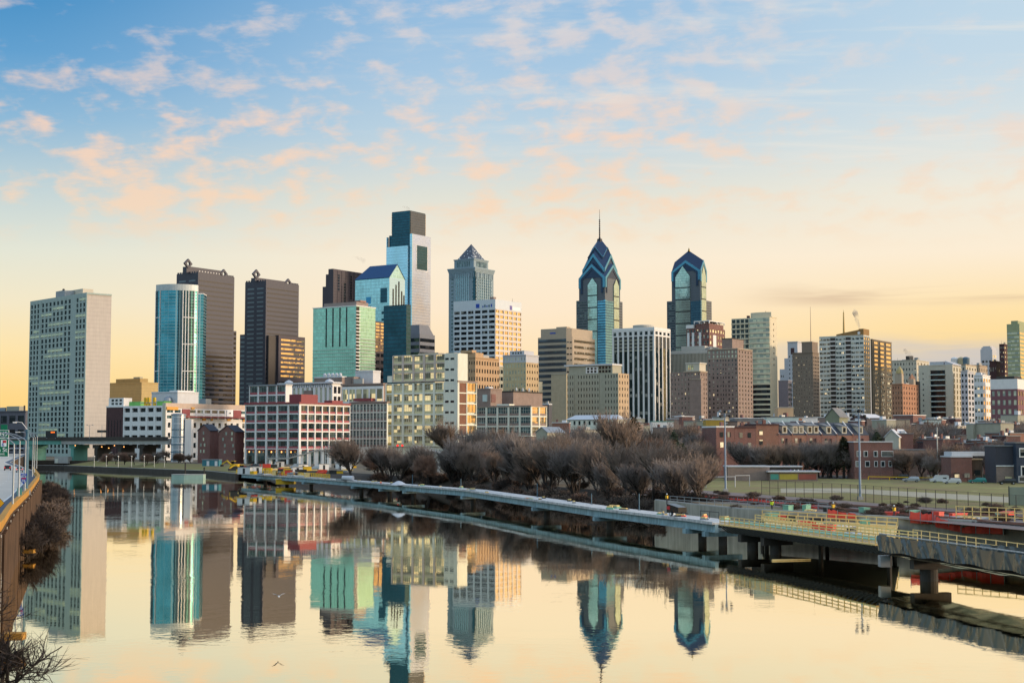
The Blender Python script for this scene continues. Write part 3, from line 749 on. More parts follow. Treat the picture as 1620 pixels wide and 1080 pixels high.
# --- blue gabled tower
b = B('glass_tower', 'ice blue tower with dark blue gabled roof and tall slits in its gable', 'office tower', 562, 616, 640.5, 440, 1600, 439)
ze = b.H; zr = b.z(416.5)
b.core(cw_ice, 0.0, 'glass_wall')
mb = MB(); mx = b.Lv / 2
A0, A1 = (0, -.003, ze), (b.Lv, -.003, ze); Rg0 = (mx, -.003, zr)
mb.face([A0, A1, Rg0]); b.part(mb, 'gable_wall', cw_ice)
b.box('gable_face', mat('ice_panel', (.40, .56, .60, 1), .35, metal=.2, var=.05, joints=4.0), .0, b.Lv, -.12, -.003, 0, ze)
rf = MB(); yb = b.Lu; ins = b.Lu * .20
for sx, x in ((0, -.6), (1, b.Lv + .6)):
    zo = ze - .3
    e0, e1 = (x, -.5, zo), (x, yb + .4, zo); r0, r1 = (mx, -.5, zr), (mx, yb - ins, zr)
    rf.face([e0, r0, r1, e1] if sx == 0 else [e0, e1, r1, r0])
    up = .7
    rf.face([(p[0], p[1], p[2] + up) for p in ([e0, e1, r1, r0] if sx == 0 else [e0, r0, r1, e1])])
    rf.face([e0, (e0[0], e0[1], e0[2] + up), (r0[0], r0[1], r0[2] + up), r0])
rf.face([(-.6, yb + .4, ze + .4), (b.Lv + .6, yb + .4, ze + .4), (mx, yb - ins, zr + .7)])
b.part(rf, 'roof', blue_roof)
b.box('sky_window', cw_teal, -.15, .2, b.u(612.5), b.u(602), b.z(478), b.z(455))
b.box('sky_window', mat('sky_window_blue', (.06, .28, .50, 1), .2, metal=.5), -.15, .2, b.u(587), b.u(579.5), b.z(478.5), b.z(467.5))
for px, yt in ((621, 456), (625.5, 449), (630, 443), (634.5, 458), (638, 464)):
    b.box('tall_slit', g_band, b.v(px), b.v(px + 1.9), -.4, -.124, b.z(484), b.z(yt))
for y0, y1 in ((492, 496), (503, 507)): b.box('window', cw_teal, -.15, .2, b.u(613), b.u(604), b.z(y1), b.z(y0))
for k in range(4): b.box('window', g_band, -.15, .2, b.u(587 - k * 2.6), b.u(585.6 - k * 2.6), b.z(484.5), b.z(481.8))
# --- mint glass apartments
b = B('glass_tower', 'mint green glass apartment block with dark vertical balcony slots', 'apartment tower', 495.5, 563.5, 594, 484, 1100, 484)
b.core(cw_mint, 0.0, 'glass_wall')
b.box('roof_slab', white_paint, -.5, b.Lv + .5, -.5, b.Lu + .5, b.H + .003, b.H + .8)
H = b.H
for px in (516.5, 527, 538, 548.5):
    b.box('balcony_slot', g_band, -.2, .1, b.u(px + .9), b.u(px - .9), b.z(547), H - .5)
fh = 3.15
for j in range(int((b.z(545)) / fh)):
    b.box('balcony_slab', mint_steel, -.55, -.01, b.u(560), b.Lu - .3, 1 + j * fh, 1.5 + j * fh)
for j in range(int(H / fh)):
    z = 1 + j * fh
    b.box('corner_balcony', white_paint, -1.0, b.v(569), -1.2, -.01, z, z + .9)
b.box('corner_recess', g_band, .05, b.v(568.5), -.15, .1, 0, H - .5)
for j in range(int(b.z(528) / fh)):
    b.box('balcony_rail', concrete, b.v(571), b.Lv - .2, -.9, -.01, 1 + j * fh, 1.5 + j * fh)
b.box('roof_plant', mat('roof_plant_brown', (.30, .23, .20, 1), .8), 4, b.Lv * .75, 3, b.u(508), H + .81, H + 4.6)
b.box('roof_plant', mat('roof_plant_rust', (.36, .20, .15, 1), .8), b.Lv * .3, b.Lv * .6, 2, 9, H + 4.61, H + 6.2)
# --- dark block with the sunset painted into its upper right storeys
b = B('office_block', 'dark brown office block with gold reflecting windows beside the mint glass block', 'office block', 584, 594, 617, 508, 1310, 508)
b.core(mat('dark_brown_wall', (.06, .045, .05, 1), .6), .3)
b.fac('R', 0, b.Lv, b.z(556), b.H - .8, 3, 9, mat('brown_frame', (.14, .08, .06, 1), .6), g_sunset, .82, .55, .3)
b.fac('R', 0, b.Lv, 0, b.z(556) - .003, 3, 14, MATS['dark_brown_wall'], g_band, .8, .5, .3, wname='dark_window')
# --- dark teal glass
b = B('glass_tower', 'dark teal glass block in front of the blue gabled tower', 'office block', 607, 643, 650, 485, 1250, 483)
b.core(cw_teal, 0.0, 'glass_wall'); b.box('roof_rim', dark_metal, -.1, b.Lv, -.1, b.Lu, b.H + .003, b.H + .9)
b.part(MB().box(0, 8, 0, 2, b.H * .55, b.H * .553), 'glint', cw_teal)
# --- stepped slate office with chamfered top
b = B('office_block', 'slate grey banded office block with chamfered top below the tallest tower', 'office block', 640, 664, 688, 530, 1360, 528)
b.core(mat('slate_wall', (.17, .18, .21, 1), .6), 0.0, 'wall')
b.bands('R', .5, b.Lv - .5, 2, b.H - 3, 16, g_band, .5); b.bands('L', .5, b.Lu - .5, 2, b.H - 3, 16, g_band, .5)
zt = b.z(513); 
mb = MB(); x0, x1, y0, y1 = 1.0, b.Lv - 1, 1.0, b.Lu - 1; q = 4.5
bot = [(x0, y0), (x1, y0), (x1, y1), (x0, y1)]; tp = [(x0 + q * .3, y0 + q * .3), (x1 - q * 1.8, y0 + q * .3), (x1 - q * 1.8, y1 - q), (x0 + q * .3, y1 - q)]
for i in range(4):
    j = (i + 1) % 4; mb.face([(*bot[i], b.H + .003), (*bot[j], b.H + .003), (*tp[j], zt), (*tp[i], zt)])
mb.face([(*p, zt) for p in tp]); b.part(mb, 'chamfered_top', MATS['slate_wall'])
# --- the tallest tower
b = B('glass_tower', 'tallest silver glass tower with a dark upper block and a recessed square window', 'skyscraper', 612.5, 649, 681.5, 375, 1900, 369)
H = b.H; Lu, Lv = b.Lu, b.Lv
b.box('silver_face', cw_silver, 5.5, Lv, 0, 14, 0, H); b.box('sky_face', cw_skyblue, 0, 14.1, 5.5, Lu, 0, b.z(388))
b.box('dark_core', cw_teal, 4.2, Lv - .5, 4.2, Lu - .4, 0, H - .02)
b.box('edge_fin', cw_skyblue, 4.4, 5.497, -.2, 4.1, 0, H)
b.box('side_fin', cw_skyblue, 0, 4.1, Lu + .003, Lu + 1.4, 0, b.z(372))
z2 = b.z(332); uL, vR = b.u(617.5), b.v(677)
b.box('upper_block', cw_teal, 3.6, vR - 2, 3.7, uL, H + .003, z2)
b.part(MB().box(5.0, vR - 2, 3.2, 3.69, H + .003, z2 - 1), 'upper_screen', cw_slate)
for k in range(12):
    zz = H + 3 + k * (z2 - H - 4) / 12
    for x, y in ((3.62, uL + .6), (vR - 1.4, 3.9)): b.part(MB().box(x - .1, x + .5, y - .5, y, zz, zz + 1.2), 'corner_lamp', sign_yellow)
b.box('square_window', cw_teal, b.v(659.5), b.v(676), -.15, .3, b.z(424), b.z(386))
b.part(MB().box(b.v(658.5), b.v(659.4), -.3, 0, b.z(425), b.z(385)).box(b.v(676.1), b.v(677), -.3, 0, b.z(425), b.z(385)).box(b.v(658.5), b.v(677), -.3, -.16, b.z(426.4), b.z(424.6)), 'window_frame', white_paint)
# --- pyramid topped tower
b = B('granite_tower', 'pale blue grey tower with cornice and dark pyramid roof', 'skyscraper', 708, 752, 783.5, 440, 1780, 424)
H = b.H; Lu, Lv = b.Lu, b.Lv
b.box('shaft', mellon, 3, Lv, 3, Lu, 0, H)
for face, L_len in (('L', Lu), ('R', Lv)):
    b.ribs(face, 12 if face == 'L' else 9, L_len - (11 if face == 'L' else 7), 0, H - 6, 8, mat('mellon_rib', (.36, .48, .52, 1), .45), 1.5, .9, off=3)
    for k in range(7):
        st = (L_len - (23 if face == 'L' else 16) - 1.5) / 7; a = (12 if face == 'L' else 9) + 1.5 + k * st
        q = (2.8, 3.05, a, a + st - 1.5, 0, H - 8) if face == 'L' else (a, a + st - 1.5, 2.8, 3.05, 0, H - 8)
        b.part(MB().box(*q), 'window_strip', curtain('mellon_glass', (.20, .34, .38, 1), (.25, .33, .35, 1), 3.9, 9, .35, 0, .7) if 'mellon_glass' not in MATS else MATS['mellon_glass'])
    for e in (4, L_len - 8):
        for j in range(46):
            z = 3 + j * (H - 12) / 46
            q = (2.85, 3.05, e, e + 3.4, z, z + 1.6) if face == 'L' else (e, e + 3.4, 2.85, 3.05, z, z + 1.6)
            b.part(MB().box(*q), 'window', g_teal)
b.part(MB().prism([(3, .8), (7, .8), (7, 3.0), (3.0, 3.0)], 0, 1), 'base_step', mellon)
b.part(MB().box(2.4, 5.4, 2.4, 5.4, 0, H - 4), 'corner_bay', cw_teal)
cor = MB()
for k in range(4): e = k * .5; cor.box(2.6 - e, Lv + e, 2.6 - e, Lu + e, H - 5 + k * 1.7, H - 3.3 + k * 1.7 - .004)
b.part(cor, 'cornice', mellon)
for face, L_len in (('L', Lu), ('R', Lv)): b.ribs(face, 4, L_len - 3, H - 12, H - 5.2, 14, mellon, 1.0, .9, off=2.9, name='bracket')
ztier = b.z(408.5); a = 8.5
b.box('upper_tier', mellon, a, Lv - a + 3, a, Lu - a + 3, H + 1.81, ztier)
for face in 'LR': b.fac(face, a + 6, (Lu if face == 'L' else Lv) - a - 1, H + 3, ztier - 1, 8, 1, None, g_teal, .55, .8, 0.0, off=a, wd=.15)
b.box('tier_rim', mellon, a - .8, Lv - a + 3.8, a - .8, Lu - a + 3.8, ztier + .003, ztier + 1.5)
py_ = MB(); q0, q1, r0, r1 = a + 3, Lv - a, a + 3, Lu - a; ap = ((q0 + q1) / 2, (r0 + r1) / 2, b.z(380.5)); cs = [(q0, r0), (q1, r0), (q1, r1), (q0, r1)]
for i in range(4): py_.face([(*cs[i], ztier + 1.51), (*cs[(i + 1) % 4], ztier + 1.51), ap])
pyr = b.part(py_, 'pyramid_roof', pyr_m)
lp = random.Random(5)
for k in range(34):
    i = lp.choice((0, 3)); f1 = lp.random(); hh = lp.random() ** 1.3 * .62 + .04
    A = Vector((*cs[i], ztier + 1.5)); Bv = Vector((*cs[(i + 1) % 4], ztier + 1.5)); p = A.lerp(Bv, f1).lerp(Vector(ap), hh)
    nrm = (Bv - A).cross(Vector(ap) - A).normalized(); nrm = -nrm if nrm.z < 0 else nrm
    b.part(MB().tube(p - nrm * .1, p + nrm * .35, .75, .75, 6), 'roof_light', sign_white)
# --- white grid bank
b = B('office_tower', 'white gridded office tower with blue square emblem under its roof line', 'office tower', 717.5, 783.5, 825, 475, 1585, 473)
H = b.H; zs = b.z(488)
b.core(mat('white_stone', (.66, .70, .72, 1), .6, var=.06), .8)
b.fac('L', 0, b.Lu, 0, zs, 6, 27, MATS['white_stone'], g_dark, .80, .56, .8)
b.fac('R', 0, b.Lv, 0, zs, 6, 27, mat('white_stone_sunlit', (.70, .62, .55, 1), .6, var=.06), g_sunset, .80, .56, .8)  # right frame: same stone with low sun's warmth put into its colour
b.part(MB().box(.0, .8, 0, b.Lu, zs + .003, H).box(.8, b.Lv, 0, .8, zs + .003, H), 'sign_band', MATS['white_stone'])
b.box('emblem', sign_blue, -.2, 0, b.u(758.5), b.u(753), b.z(485.5), b.z(479))
for k, (x0, x1, y0, y1) in enumerate(((763, 765, 482.5, 485), (766, 768.3, 481, 485), (769.5, 771.3, 482.3, 485), (772.5, 775, 481.5, 485), (776.5, 778.5, 480.5, 485))):
    b.part(MB().box(-.15, 0, b.u(x1), b.u(x0), b.z(y1), b.z(y0)), 'sign_letter', blue_metal if k % 2 else sign_blue)
b.box('emblem', mat('sign_violet', (.16, .13, .36, 1), .5), b.v(806.5), b.v(810), -.2, 0, b.z(487), b.z(480))
b.box('sign_board', sign_white, b.v(811), b.v(823), -.1, 0, b.z(486.5), b.z(481.5))
b.box('roof_plant', brown_br, 8, 14, 8, 14, H + .01, H + 4)
b.part(MB().tube((b.Lv * .8, 6, H), (b.Lv * .8, 6, H + 5), .25, .1), 'roof_mast', dark_metal)
# --- beige banded block
b = B('office_tower', 'beige office block with grey window bands and a chamfered corner', 'office block', 851, 902, 941, 525, 1400, 517)
H = b.H; Lu, Lv = b.Lu, b.Lv; ch = 5
b.part(MB().prism([(0, ch), (ch, 0), (Lv, 0), (Lv, Lu), (0, Lu)], 0, b.z(532)), 'wall', beige)
b.part(MB().prism([(1.5, ch + 1.2), (ch + 1.2, 1.5), (Lv - 3, 1.5), (Lv - 3, Lu - 3), (1.5, Lu - 3)], b.z(532) + .003, H - 1), 'attic', beige)
zt = b.z(534); nb = 19
b.bands('L', ch + .3, Lu - .5, 1, zt, nb, cw_slate, .55, d=.2); b.bands('R', ch + 4, Lv - .5, 1, zt, nb, g_dark, .42, d=.2)
for j in range(nb):
    z = 1 + zt * j / nb + .8; q = .18
    for f0 in (.12, .60): 
        p0 = Vector((ch * (1 - f0) , ch * f0, z)); 
        dd = Vector((-ch, ch, 0)).normalized() * 2.0; nn = Vector((-1, -1, 0)).normalized() * .12
        P_ = Vector((ch * (1 - f0), ch * f0, z)) + nn
        b.part(MB().beam(P_, P_ + dd, .2, 1.6), 'corner_window', g_dark)
b.box('roof_plant', beige, 6, 14, 8, 22, H - .99, b.z(515.5)); b.box('emblem', sign_blue, 1.3, 1.5, b.u(878), b.u(869), b.z(526.5), b.z(524.5))
# ================================================================== the two gabled spires
def spire_tower(label, xL, xC, xR, py, D, ysh, inset_px, levels, bayL, bayR, bay_top, tip, cone):
    b = B('spire_tower', label, 'skyscraper', xL, xC, xR, py, D, ysh)
    Lu, Lv, H = b.Lu, b.Lv, b.H
    b.box('lower_shaft', lib_stone, 1.2, Lv, 1.2, Lu, 0, H)
    iu, iv = b.u(inset_px[0]), b.v(inset_px[1]); e = max(2.0, (Lu - iu))
    z1 = b.z(levels[0][0])
    b.box('upper_shaft', lib_stone, 2.0, iv, 2.0, iu, H + .004, z1)
    # glazed bays in the middle of each face and blue strips towards the corner
    for face, (p0, p1), m in (('L', bayL, cw_libp), ('R', bayR, cw_libp)):
        f = b.u if face == 'L' else b.v; a0, a1 = sorted((f(p0), f(p1)))
        mb = MB()
        if face == 'L': mb.box(.6, 2.1, a0, a1, 0, b.z(bay_top))
        else: mb.box(a0, a1, .6, 2.1, 0, b.z(bay_top))
        b.part(mb, 'glass_bay', m)
        gm = MB(); am = (a0 + a1) / 2; zz0, zz1 = b.z(bay_top) + .003, b.z(bay_top - (bayL[1] - bayL[0]) * .75)
        for d0 in (.6, 2.1):
            gm.face([(d0, a0, zz0), (d0, a1, zz0), (d0, am, zz1)] if face == 'L' else [(a0, d0, zz0), (a1, d0, zz0), (am, d0, zz1)])
        b.part(gm, 'bay_gable', m)
        for k, yb in enumerate(range(int(bay_top) + 18, int(py) + 60, 19)):
            z = b.z(yb); q = (.45, .59, a0, a1, z, z + 1.7) if face == 'L' else (a0, a1, .45, .59, z, z + 1.7)
            b.part(MB().box(*q), 'bay_band', dark_metal)
    for face, LL in (('L', Lu), ('R', Lv)):
        q0 = 3.4; q1 = (b.u(bayL[1]) if face == 'L' else b.v(bayR[0])) - 1.0
        mb = MB(); mb.box(*((.9, 1.19, q0, q1, 0, H - 2) if face == 'L' else (q0, q1, .9, 1.19, 0, H - 2)))
        b.part(mb, 'window_strip', cw_lib)
        q0 = (b.u(bayL[0]) if face == 'L' else b.v(bayR[1])) + 1.2
        q1 = LL - 1
        for j in range(int(H / 3.9)):
            z = 1 + j * 3.9
            b.part(MB().box(*((1.05, 1.21, q0, q1, z, z + 1.5) if face == 'L' else (q0, q1, 1.05, 1.21, z, z + 1.5))), 'window_band', cw_slate if face == 'R' else g_teal)
    b.part(MB().box(.3, 3.3, .3, 3.3, 0, H - 1), 'corner_bay', cw_lib)
    # stacked gabled roofs
    cx, cy = iv / 2, iu / 2
    for n, (ye, yp, sc, trim) in enumerate(levels):
        x0, x1, y0, y1 = cx - iv / 2 * sc, cx + iv / 2 * sc, cy - iu / 2 * sc, cy + iu / 2 * sc
        x0 += 1.5 * (n == 0); y0 += 1.5 * (n == 0)
        ze, zp = b.z(ye), b.z(yp)
        mb = MB(); helm(mb, x0, x1, y0, y1, ze, zp); b.part(mb, 'roof', lib_roof)
        if n: b.box('roof_drum', lib_roof, x0 + .02, x1 - .02, y0 + .02, y1 - .02, z1 - 2 if n == 1 else b.z(levels[n - 1][0]), ze - .003)
        for face, (a0, a1, off) in (('L', (y0, y1, x0)), ('R', (x0, x1, y0))):
            ch = MB(); chevron(ch, face, off - .02, a0 + .05, a1 - .05, ze + .3, zp + .3, trim, 1.0, drop=trim * 3 if n == 0 else 0)
            b.part(ch, 'gable_trim', lib_blue)
            if n == 0:
                ch = MB(); g_ = trim * 1.05; am = (a0 + a1) / 2; sl = (zp - ze) / (am - a0); wz = trim * math.sqrt(1 + sl * sl)
                chevron(ch, face, off - .02, a0 + trim, a1 - trim, ze + .2 - wz + sl * trim, zp + .2 - wz, trim * .9, .6, drop=trim * 5)
                b.part(ch, 'inner_trim', lib_roof)
    za = 2 * b.z(levels[-1][1]) - b.z(levels[-1][0]); zt = b.z(tip)
    sp = MB()
    if cone:
        zc = b.z(cone); r = 3.0 / F * far(D)
        sp.lathe((cx, cy, 0), [(r * 1.7, za - 9), (r * 1.35, za - 2), (r * .8, zc - 6), (r * .36, zc), (r * .34, zc + (zt - zc) * .3), (r * .24, zc + (zt - zc) * .31), (r * .24, zc + (zt - zc) * .62), (r * .15, zc + (zt - zc) * .63), (.2, zt)], 8)
        for k in range(9): 
            z = zc + (zt - zc) * (.04 + .07 * k); sp.lathe((cx, cy, z), [(r * .46, 0), (r * .46, .9)], 8)
        b.part(sp, 'spire', mat('spire_steel', (.035, .035, .04, 1), .45, metal=.5))
    else:
        sp.lathe((cx, cy, za - 1.5), [(1.9, 0), (1.7, 1.5), (.9, 3.2), (.7, 4.5), (.22, 5), (.12, zt - za + 1.5)], 8)
        b.part(sp, 'finial', mat('bronze', (.22, .15, .03, 1), .4, metal=.7))
    return b
spire_tower('blue glass skyscraper with stacked gables and a tall needle spire', 911, 958, 986, 480, 1850, 473, (915, 983),
    [(438, 416, 1.0, 3.4), (424, 399, .80, 3.2), (404, 387.5, .56, .4)], (929.5, 944), (972, 980), 449, 326, 369)
spire_tower('blue glass skyscraper with a single gabled crown and small bronze finial', 1054.5, 1109, 1127, 490, 1980, 473.5, (1062, 1119.5),
    [(427, 410, 1.0, 3.6)], (1068.5, 1091.5), (1111, 1118), 436, 388, None)
# --- white ribbed tower
b = B('apartment_tower', 'white ribbed tower with dark glass stripes and round roof drum', 'apartment tower', 968.5, 1035, 1060.5, 520, 1250, 517)
H, Lu, Lv = b.H, b.Lu, b.Lv; dk = mat('striped_dark_wall', (.05, .05, .045, 1), .5)
b.core(dk, .6); zc = b.z(531)
b.ribs('L', 0, Lu, 0, zc, 9, white_paint, 1.9, .0 + .6, off=.6); b.ribs('R', 0.8, Lv, 0, zc, 5, white_paint, 1.7, .6, off=.6)
for k in range(8):
    st = (Lu - 1.9) / 8; a = 1.9 + k * st
    b.part(MB().box(.42, .62, a + .5, a + st - 2.4, 0, zc - 14), 'glass_strip', g_dark)
    for j in range(4): b.box('balcony_bar', greybeige, .2, .59, a + .02, a + st - 1.92, zc - 15 + j * 3.6, zc - 13.9 + j * 3.6)
for k in range(4):
    st = (Lv - 2.5) / 4; a = 2.5 + k * st; b.part(MB().box(a + .4, a + st - 2.1, .42, .62, 0, zc - 12), 'glass_strip', g_sunset if k == 2 else g_dark)
b.fac('L', 0, Lu, zc + .01, H - 3, 8, 1, white_paint, g_dark, .55, .62, .6, wname='attic_window'); b.fac('R', .6, Lv, zc + .01, H - 3, 4, 1, white_paint, g_dark, .6, .5, .6, wname='attic_window')
b.part(MB().box(-.2, Lv, -.2, Lu, H - 2.99, H), 'roof_slab', white_paint)
b.part(MB().lathe((Lv * .5, Lu * .45, H + .01), [(11, 0), (11, 3.4), (10.4, 3.6)], 24), 'roof_drum', pale_conc)
# --- beige slab behind the river trees
b = B('hotel', 'grey beige apartment block with a blank side slab and a white attic', 'apartment block', 896, 978, 995, 600, 930, 590)
H, Lu, Lv = b.H, b.Lu, b.Lv
b.core(greybeige, .4)
gb = MATS['grey_beige_brick']
def trio(f0, f1, n, z0, z1, nf, w=.34, face='L'): b.fac(face, f0, f1, z0, z1, n, nf, gb, g_dark, w, .5, .4, most=40)
xs = [978, 956, 948, 913, 909, 902, 896.2]
uu = [b.u(x) for x in xs]
trio(uu[0], uu[1], 5, 0, H, 13); trio(uu[2], uu[3], 8, 0, H, 13); trio(uu[4] + .6, uu[6], 3, 0, H, 13)
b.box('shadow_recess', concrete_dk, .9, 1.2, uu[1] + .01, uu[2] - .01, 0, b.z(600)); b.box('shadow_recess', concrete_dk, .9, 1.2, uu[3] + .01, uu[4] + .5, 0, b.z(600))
for k, (p0, p1) in enumerate(((uu[1], uu[2]), (uu[3], uu[4] + .5))):
    for j in range(11): b.box('balcony', gb, .1, .88, p0 + .1, p1 - .1, j * 4.0 + 1, j * 4.0 + 1.9)
b.fac('R', .4, Lv, 0, H, 4, 13, mat('sunlit_beige_brick', (.52, .38, .24, 1), .85), g_dark, .34, .5, .4)  # right face: the same brick, evening sun painted into the colour
zt = b.z(577); b.box('upper_storeys', gb, 1.0, Lv - 2, b.u(968), b.u(899), H + .003, zt)
b.fac('L', b.u(966), b.u(946), H + .3, zt - .3, 4, 2, None, g_dark, .7, .7, 0, off=1.0, wd=.15, wname='attic_window')
b.box('attic_panel', white_paint, .82, .98, b.u(945), b.u(926), H + .5, zt - 1); b.fac('L', b.u(944), b.u(927), H + .6, zt - 1.2, 3, 2, None, g_dark, .6, .7, 0, off=.82, wd=.1, wname='attic_window')
b.box('roof_slab', white_roof, -.3, Lv - 1.5, b.u(969), b.u(892.5), zt + .003, zt + 1.3)
b2 = B('windowless_slab', 'blank tan slab beside the grey beige apartment block', 'building', 872, 896, 897.5, 600, 915, 592)
b2.core(mat('blank_tan', (.44, .38, .26, 1), .85), 0.0); b2.box('roof_coping', greybeige, -.3, b2.Lv, -.3, b2.Lu + .3, b2.H + .003, b2.H + .7)
# --- brown brick pair and their neighbours
b = B('apartment_block', 'brown brick apartment block with arched top windows and a penthouse', 'apartment block', 1119, 1167, 1190.5, 560, 1050, 552)
H, Lu, Lv = b.H, b.Lu, b.Lv
b.core(brown_br, .4)
for (p0, p1, n) in ((1167, 1150, 3), (1150, 1138, 3), (1138, 1119, 3)):
    b.fac('L', b.u(p0), b.u(p1), 1, H - 8, n, 22, brown_br, g_flat, .36, .46, .4, most=34)
    b.fac('L', b.u(p0), b.u(p1), H - 7.9, H - .4, n, 2, brown_br, g_pale, .5, .66, .4, most=34, wname='arched_window')
b.fac('R', .4, Lv, 1, H - .4, 5, 24, brown_br, g_dark, .36, .46, .4, most=60)
b.part(MB().box(-.35, Lv, -.35, Lu, H + .003, H + .8).box(-.25, .38, .4, Lu, H - 8.4, H - 7.92), 'cornice', beige)
b.box('penthouse', brown_br, 2, Lv - 6, 6, b.u(1141), H + .81, b.z(535)); b.box('penthouse_cap', concrete_dk, 1.7, Lv - 5.7, 5.7, b.u(1140.6), b.z(535) + .003, b.z(534))
b = B('apartment_block', 'brown brick block with a lit loggia on top, in front of the slatted block', 'apartment block', 1060.5, 1108, 1119, 600, 1020, 588)
b.core(brown_br, .4); b.fac('L', 0, b.Lu, 1, b.H - .3, 9, 17, brown_br, g_flat, .34, .48, .4); b.fac('R', .4, b.Lv, 1, b.H - .3, 3, 17, brown_br, g_band, .34, .48, .4)
b.box('cornice', beige, -.5, b.Lv, -.5, b.Lu * .55, b.H + .003, b.H + .9)
b.box('loggia', beige_lt, .5, b.Lv - 1, 1, b.Lu * .48, b.H + .91, b.z(575))
for px in (1089.5, 1092.5, 1095.5): b.box('loggia_window', g_sunset, .35, .49, b.u(px + 1), b.u(px - 1), b.z(584), b.z(577))
b.box('loggia_roof', pale_conc, .0, b.Lv, .4, b.Lu * .5, b.z(575) + .003, b.z(573))
b.box('corner_turret', brown_br, -1.0, 4, -1.0, 10, 0, b.z(600)); b.box('turret_rim', beige, -1.3, 4.3, -1.3, 10.3, b.z(600) + .003, b.z(599))
b = B('office_block', 'pale office block with thin upright slats behind the brown brick blocks', 'office block', 1060, 1124, 1150, 560, 1300, 553)
b.core(mat('slat_shadow', (.16, .15, .12, 1), .7), .5); b.ribs('L', 0, b.Lu, 0, b.H - 3.5, 30, beige_lt, .75, .5, off=.5, name='slat'); b.part(MB().box(-.2, b.Lv, -.2, b.Lu, b.H - 3.49, b.H), 'roof_band', pale_conc)
b.box('roof_plant', pale_conc, 3, b.Lv - 3, 8, b.Lu * .75, b.H + .003, b.z(546)); b.box('roof_plant', grey_metal, 5, b.Lv - 5, 3, 7.9, b.H + .004, b.z(549))
b = B('apartment_tower', 'red brick apartment tower with white corner panels and open roof frame', 'apartment tower', 1086, 1122, 1147, 530, 1420, 518)
H, Lu, Lv = b.H, b.Lu, b.Lv
b.core(red_br, .4); b.fac('L', 0, Lu, H - 34, H - .3, 7, 5, red_br, g_flat, .5, .5, .4); b.fac('R', .4, Lv, H - 34, H - .3, 6, 5, red_br, g_warm, .5, .5, .4)
b.fac('L', 0, Lu, 2, H - 34.1, 7, 24, red_br, g_flat, .5, .5, .4, most=10)
for q in (b.u(1095), b.u(1106), b.u(1087.5)): b.box('corner_panel', white_paint, -.15, -.01, q - 2.6, q + .3, H - 22, H - 5)
b.box('corner_panel', white_paint, b.v(1128), b.v(1133), -.15, -.01, H - 26, H - 8)
b.box('upper_block', red_br, 2, Lv - 2, 1, Lu * .62, H + .003, b.z(511)); 
rf = MB(); rx0, rx1, ry0, ry1 = 1, Lv - 1, .4, Lu * .66; z0_, z1_ = b.z(511) + .01, b.z(506.5)
for x in (rx0, (rx0 + rx1) / 2, rx1): 
    for y in (ry0, ry0 + (ry1 - ry0) * .33, ry0 + (ry1 - ry0) * .66, ry1): rf.box(x - .5, x + .5, y - .5, y + .5, z0_, z1_ - .9)
rf.box(rx0 - .5, rx1 + .5, ry0 - .5, ry1 + .5, z1_ - .899, z1_); b.part(rf, 'roof_frame', white_paint)
b.box('roof_slab', white_paint, -.4, Lv * .9, Lu * .68, Lu + .3, H + .004, H + 4)
# --- curved balcony tower
b = B('apartment_tower', 'cream apartment tower with bowed balconies and plain rounded side wall', 'apartment tower', 1155.5, 1217, 1230, 505, 1300, 501)
H, Lu, Lv = b.H, b.Lu, b.Lv; cw = mat('cream_render', (.70, .61, .43, 1), .7, var=.1)
ubay = b.u(1183)
b.part(MB().box(2.6, Lv, .8, Lu, 0, H), 'wall', cw)
def bowed(z0, z1, out, name, m, y0=1.0, y1=ubay, base=2.59):
    P = []; n = 14
    for i in range(n + 1):
        q = i / n; P.append((base - out - 3.6 * math.sin(math.pi * q) ** .8 * .75, y0 + (y1 - y0) * q))
    poly = [(base, y1), (base, y0)] + P
    return b.part(MB().prism(poly if sum(poly[i][0] * poly[(i + 1) % len(poly)][1] - poly[(i + 1) % len(poly)][0] * poly[i][1] for i in range(len(poly))) > 0 else poly[::-1], z0, z1), name, m)
nf = 26; fh = (H - 1) / nf
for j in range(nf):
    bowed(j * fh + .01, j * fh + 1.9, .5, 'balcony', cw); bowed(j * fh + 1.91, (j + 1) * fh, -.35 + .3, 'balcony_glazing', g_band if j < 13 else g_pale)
    b.part(MB().box(1.6, 2.59, ubay + .1, Lu - .1, j * fh + .01, j * fh + 1.3), 'side_balcony', cw)
    for k in range(4): 
        w = (Lu - ubay) / 4; 
        b.part(MB().box(2.45, 2.6, ubay + k * w + .5, ubay + (k + 1) * w - .9, j * fh + 1.31, (j + 1) * fh - .3), 'window', g_dark)
bowed(H + .003, b.z(492.5), .3, 'penthouse', cw, 1.0, ubay, 8); b.box('roof_hut', dk_red_br, 4, 7, ubay + .5, ubay + 3, H + .003, b.z(497))
for j in range(8): b.box('window', g_band, Lv * .55, Lv * .62, .66, .81, H - 8 - j * 6.2, H - 6 - j * 6.2)
b.box('roof_rim', cw, 8.1, Lv + .3, .5, Lu * .5, H + .003, H + 1.0)
b.part(MB().tube((5, 6, b.z(492.5)), (5, 6, b.z(490.5)), .3, .1), 'roof_mast', dark_metal)
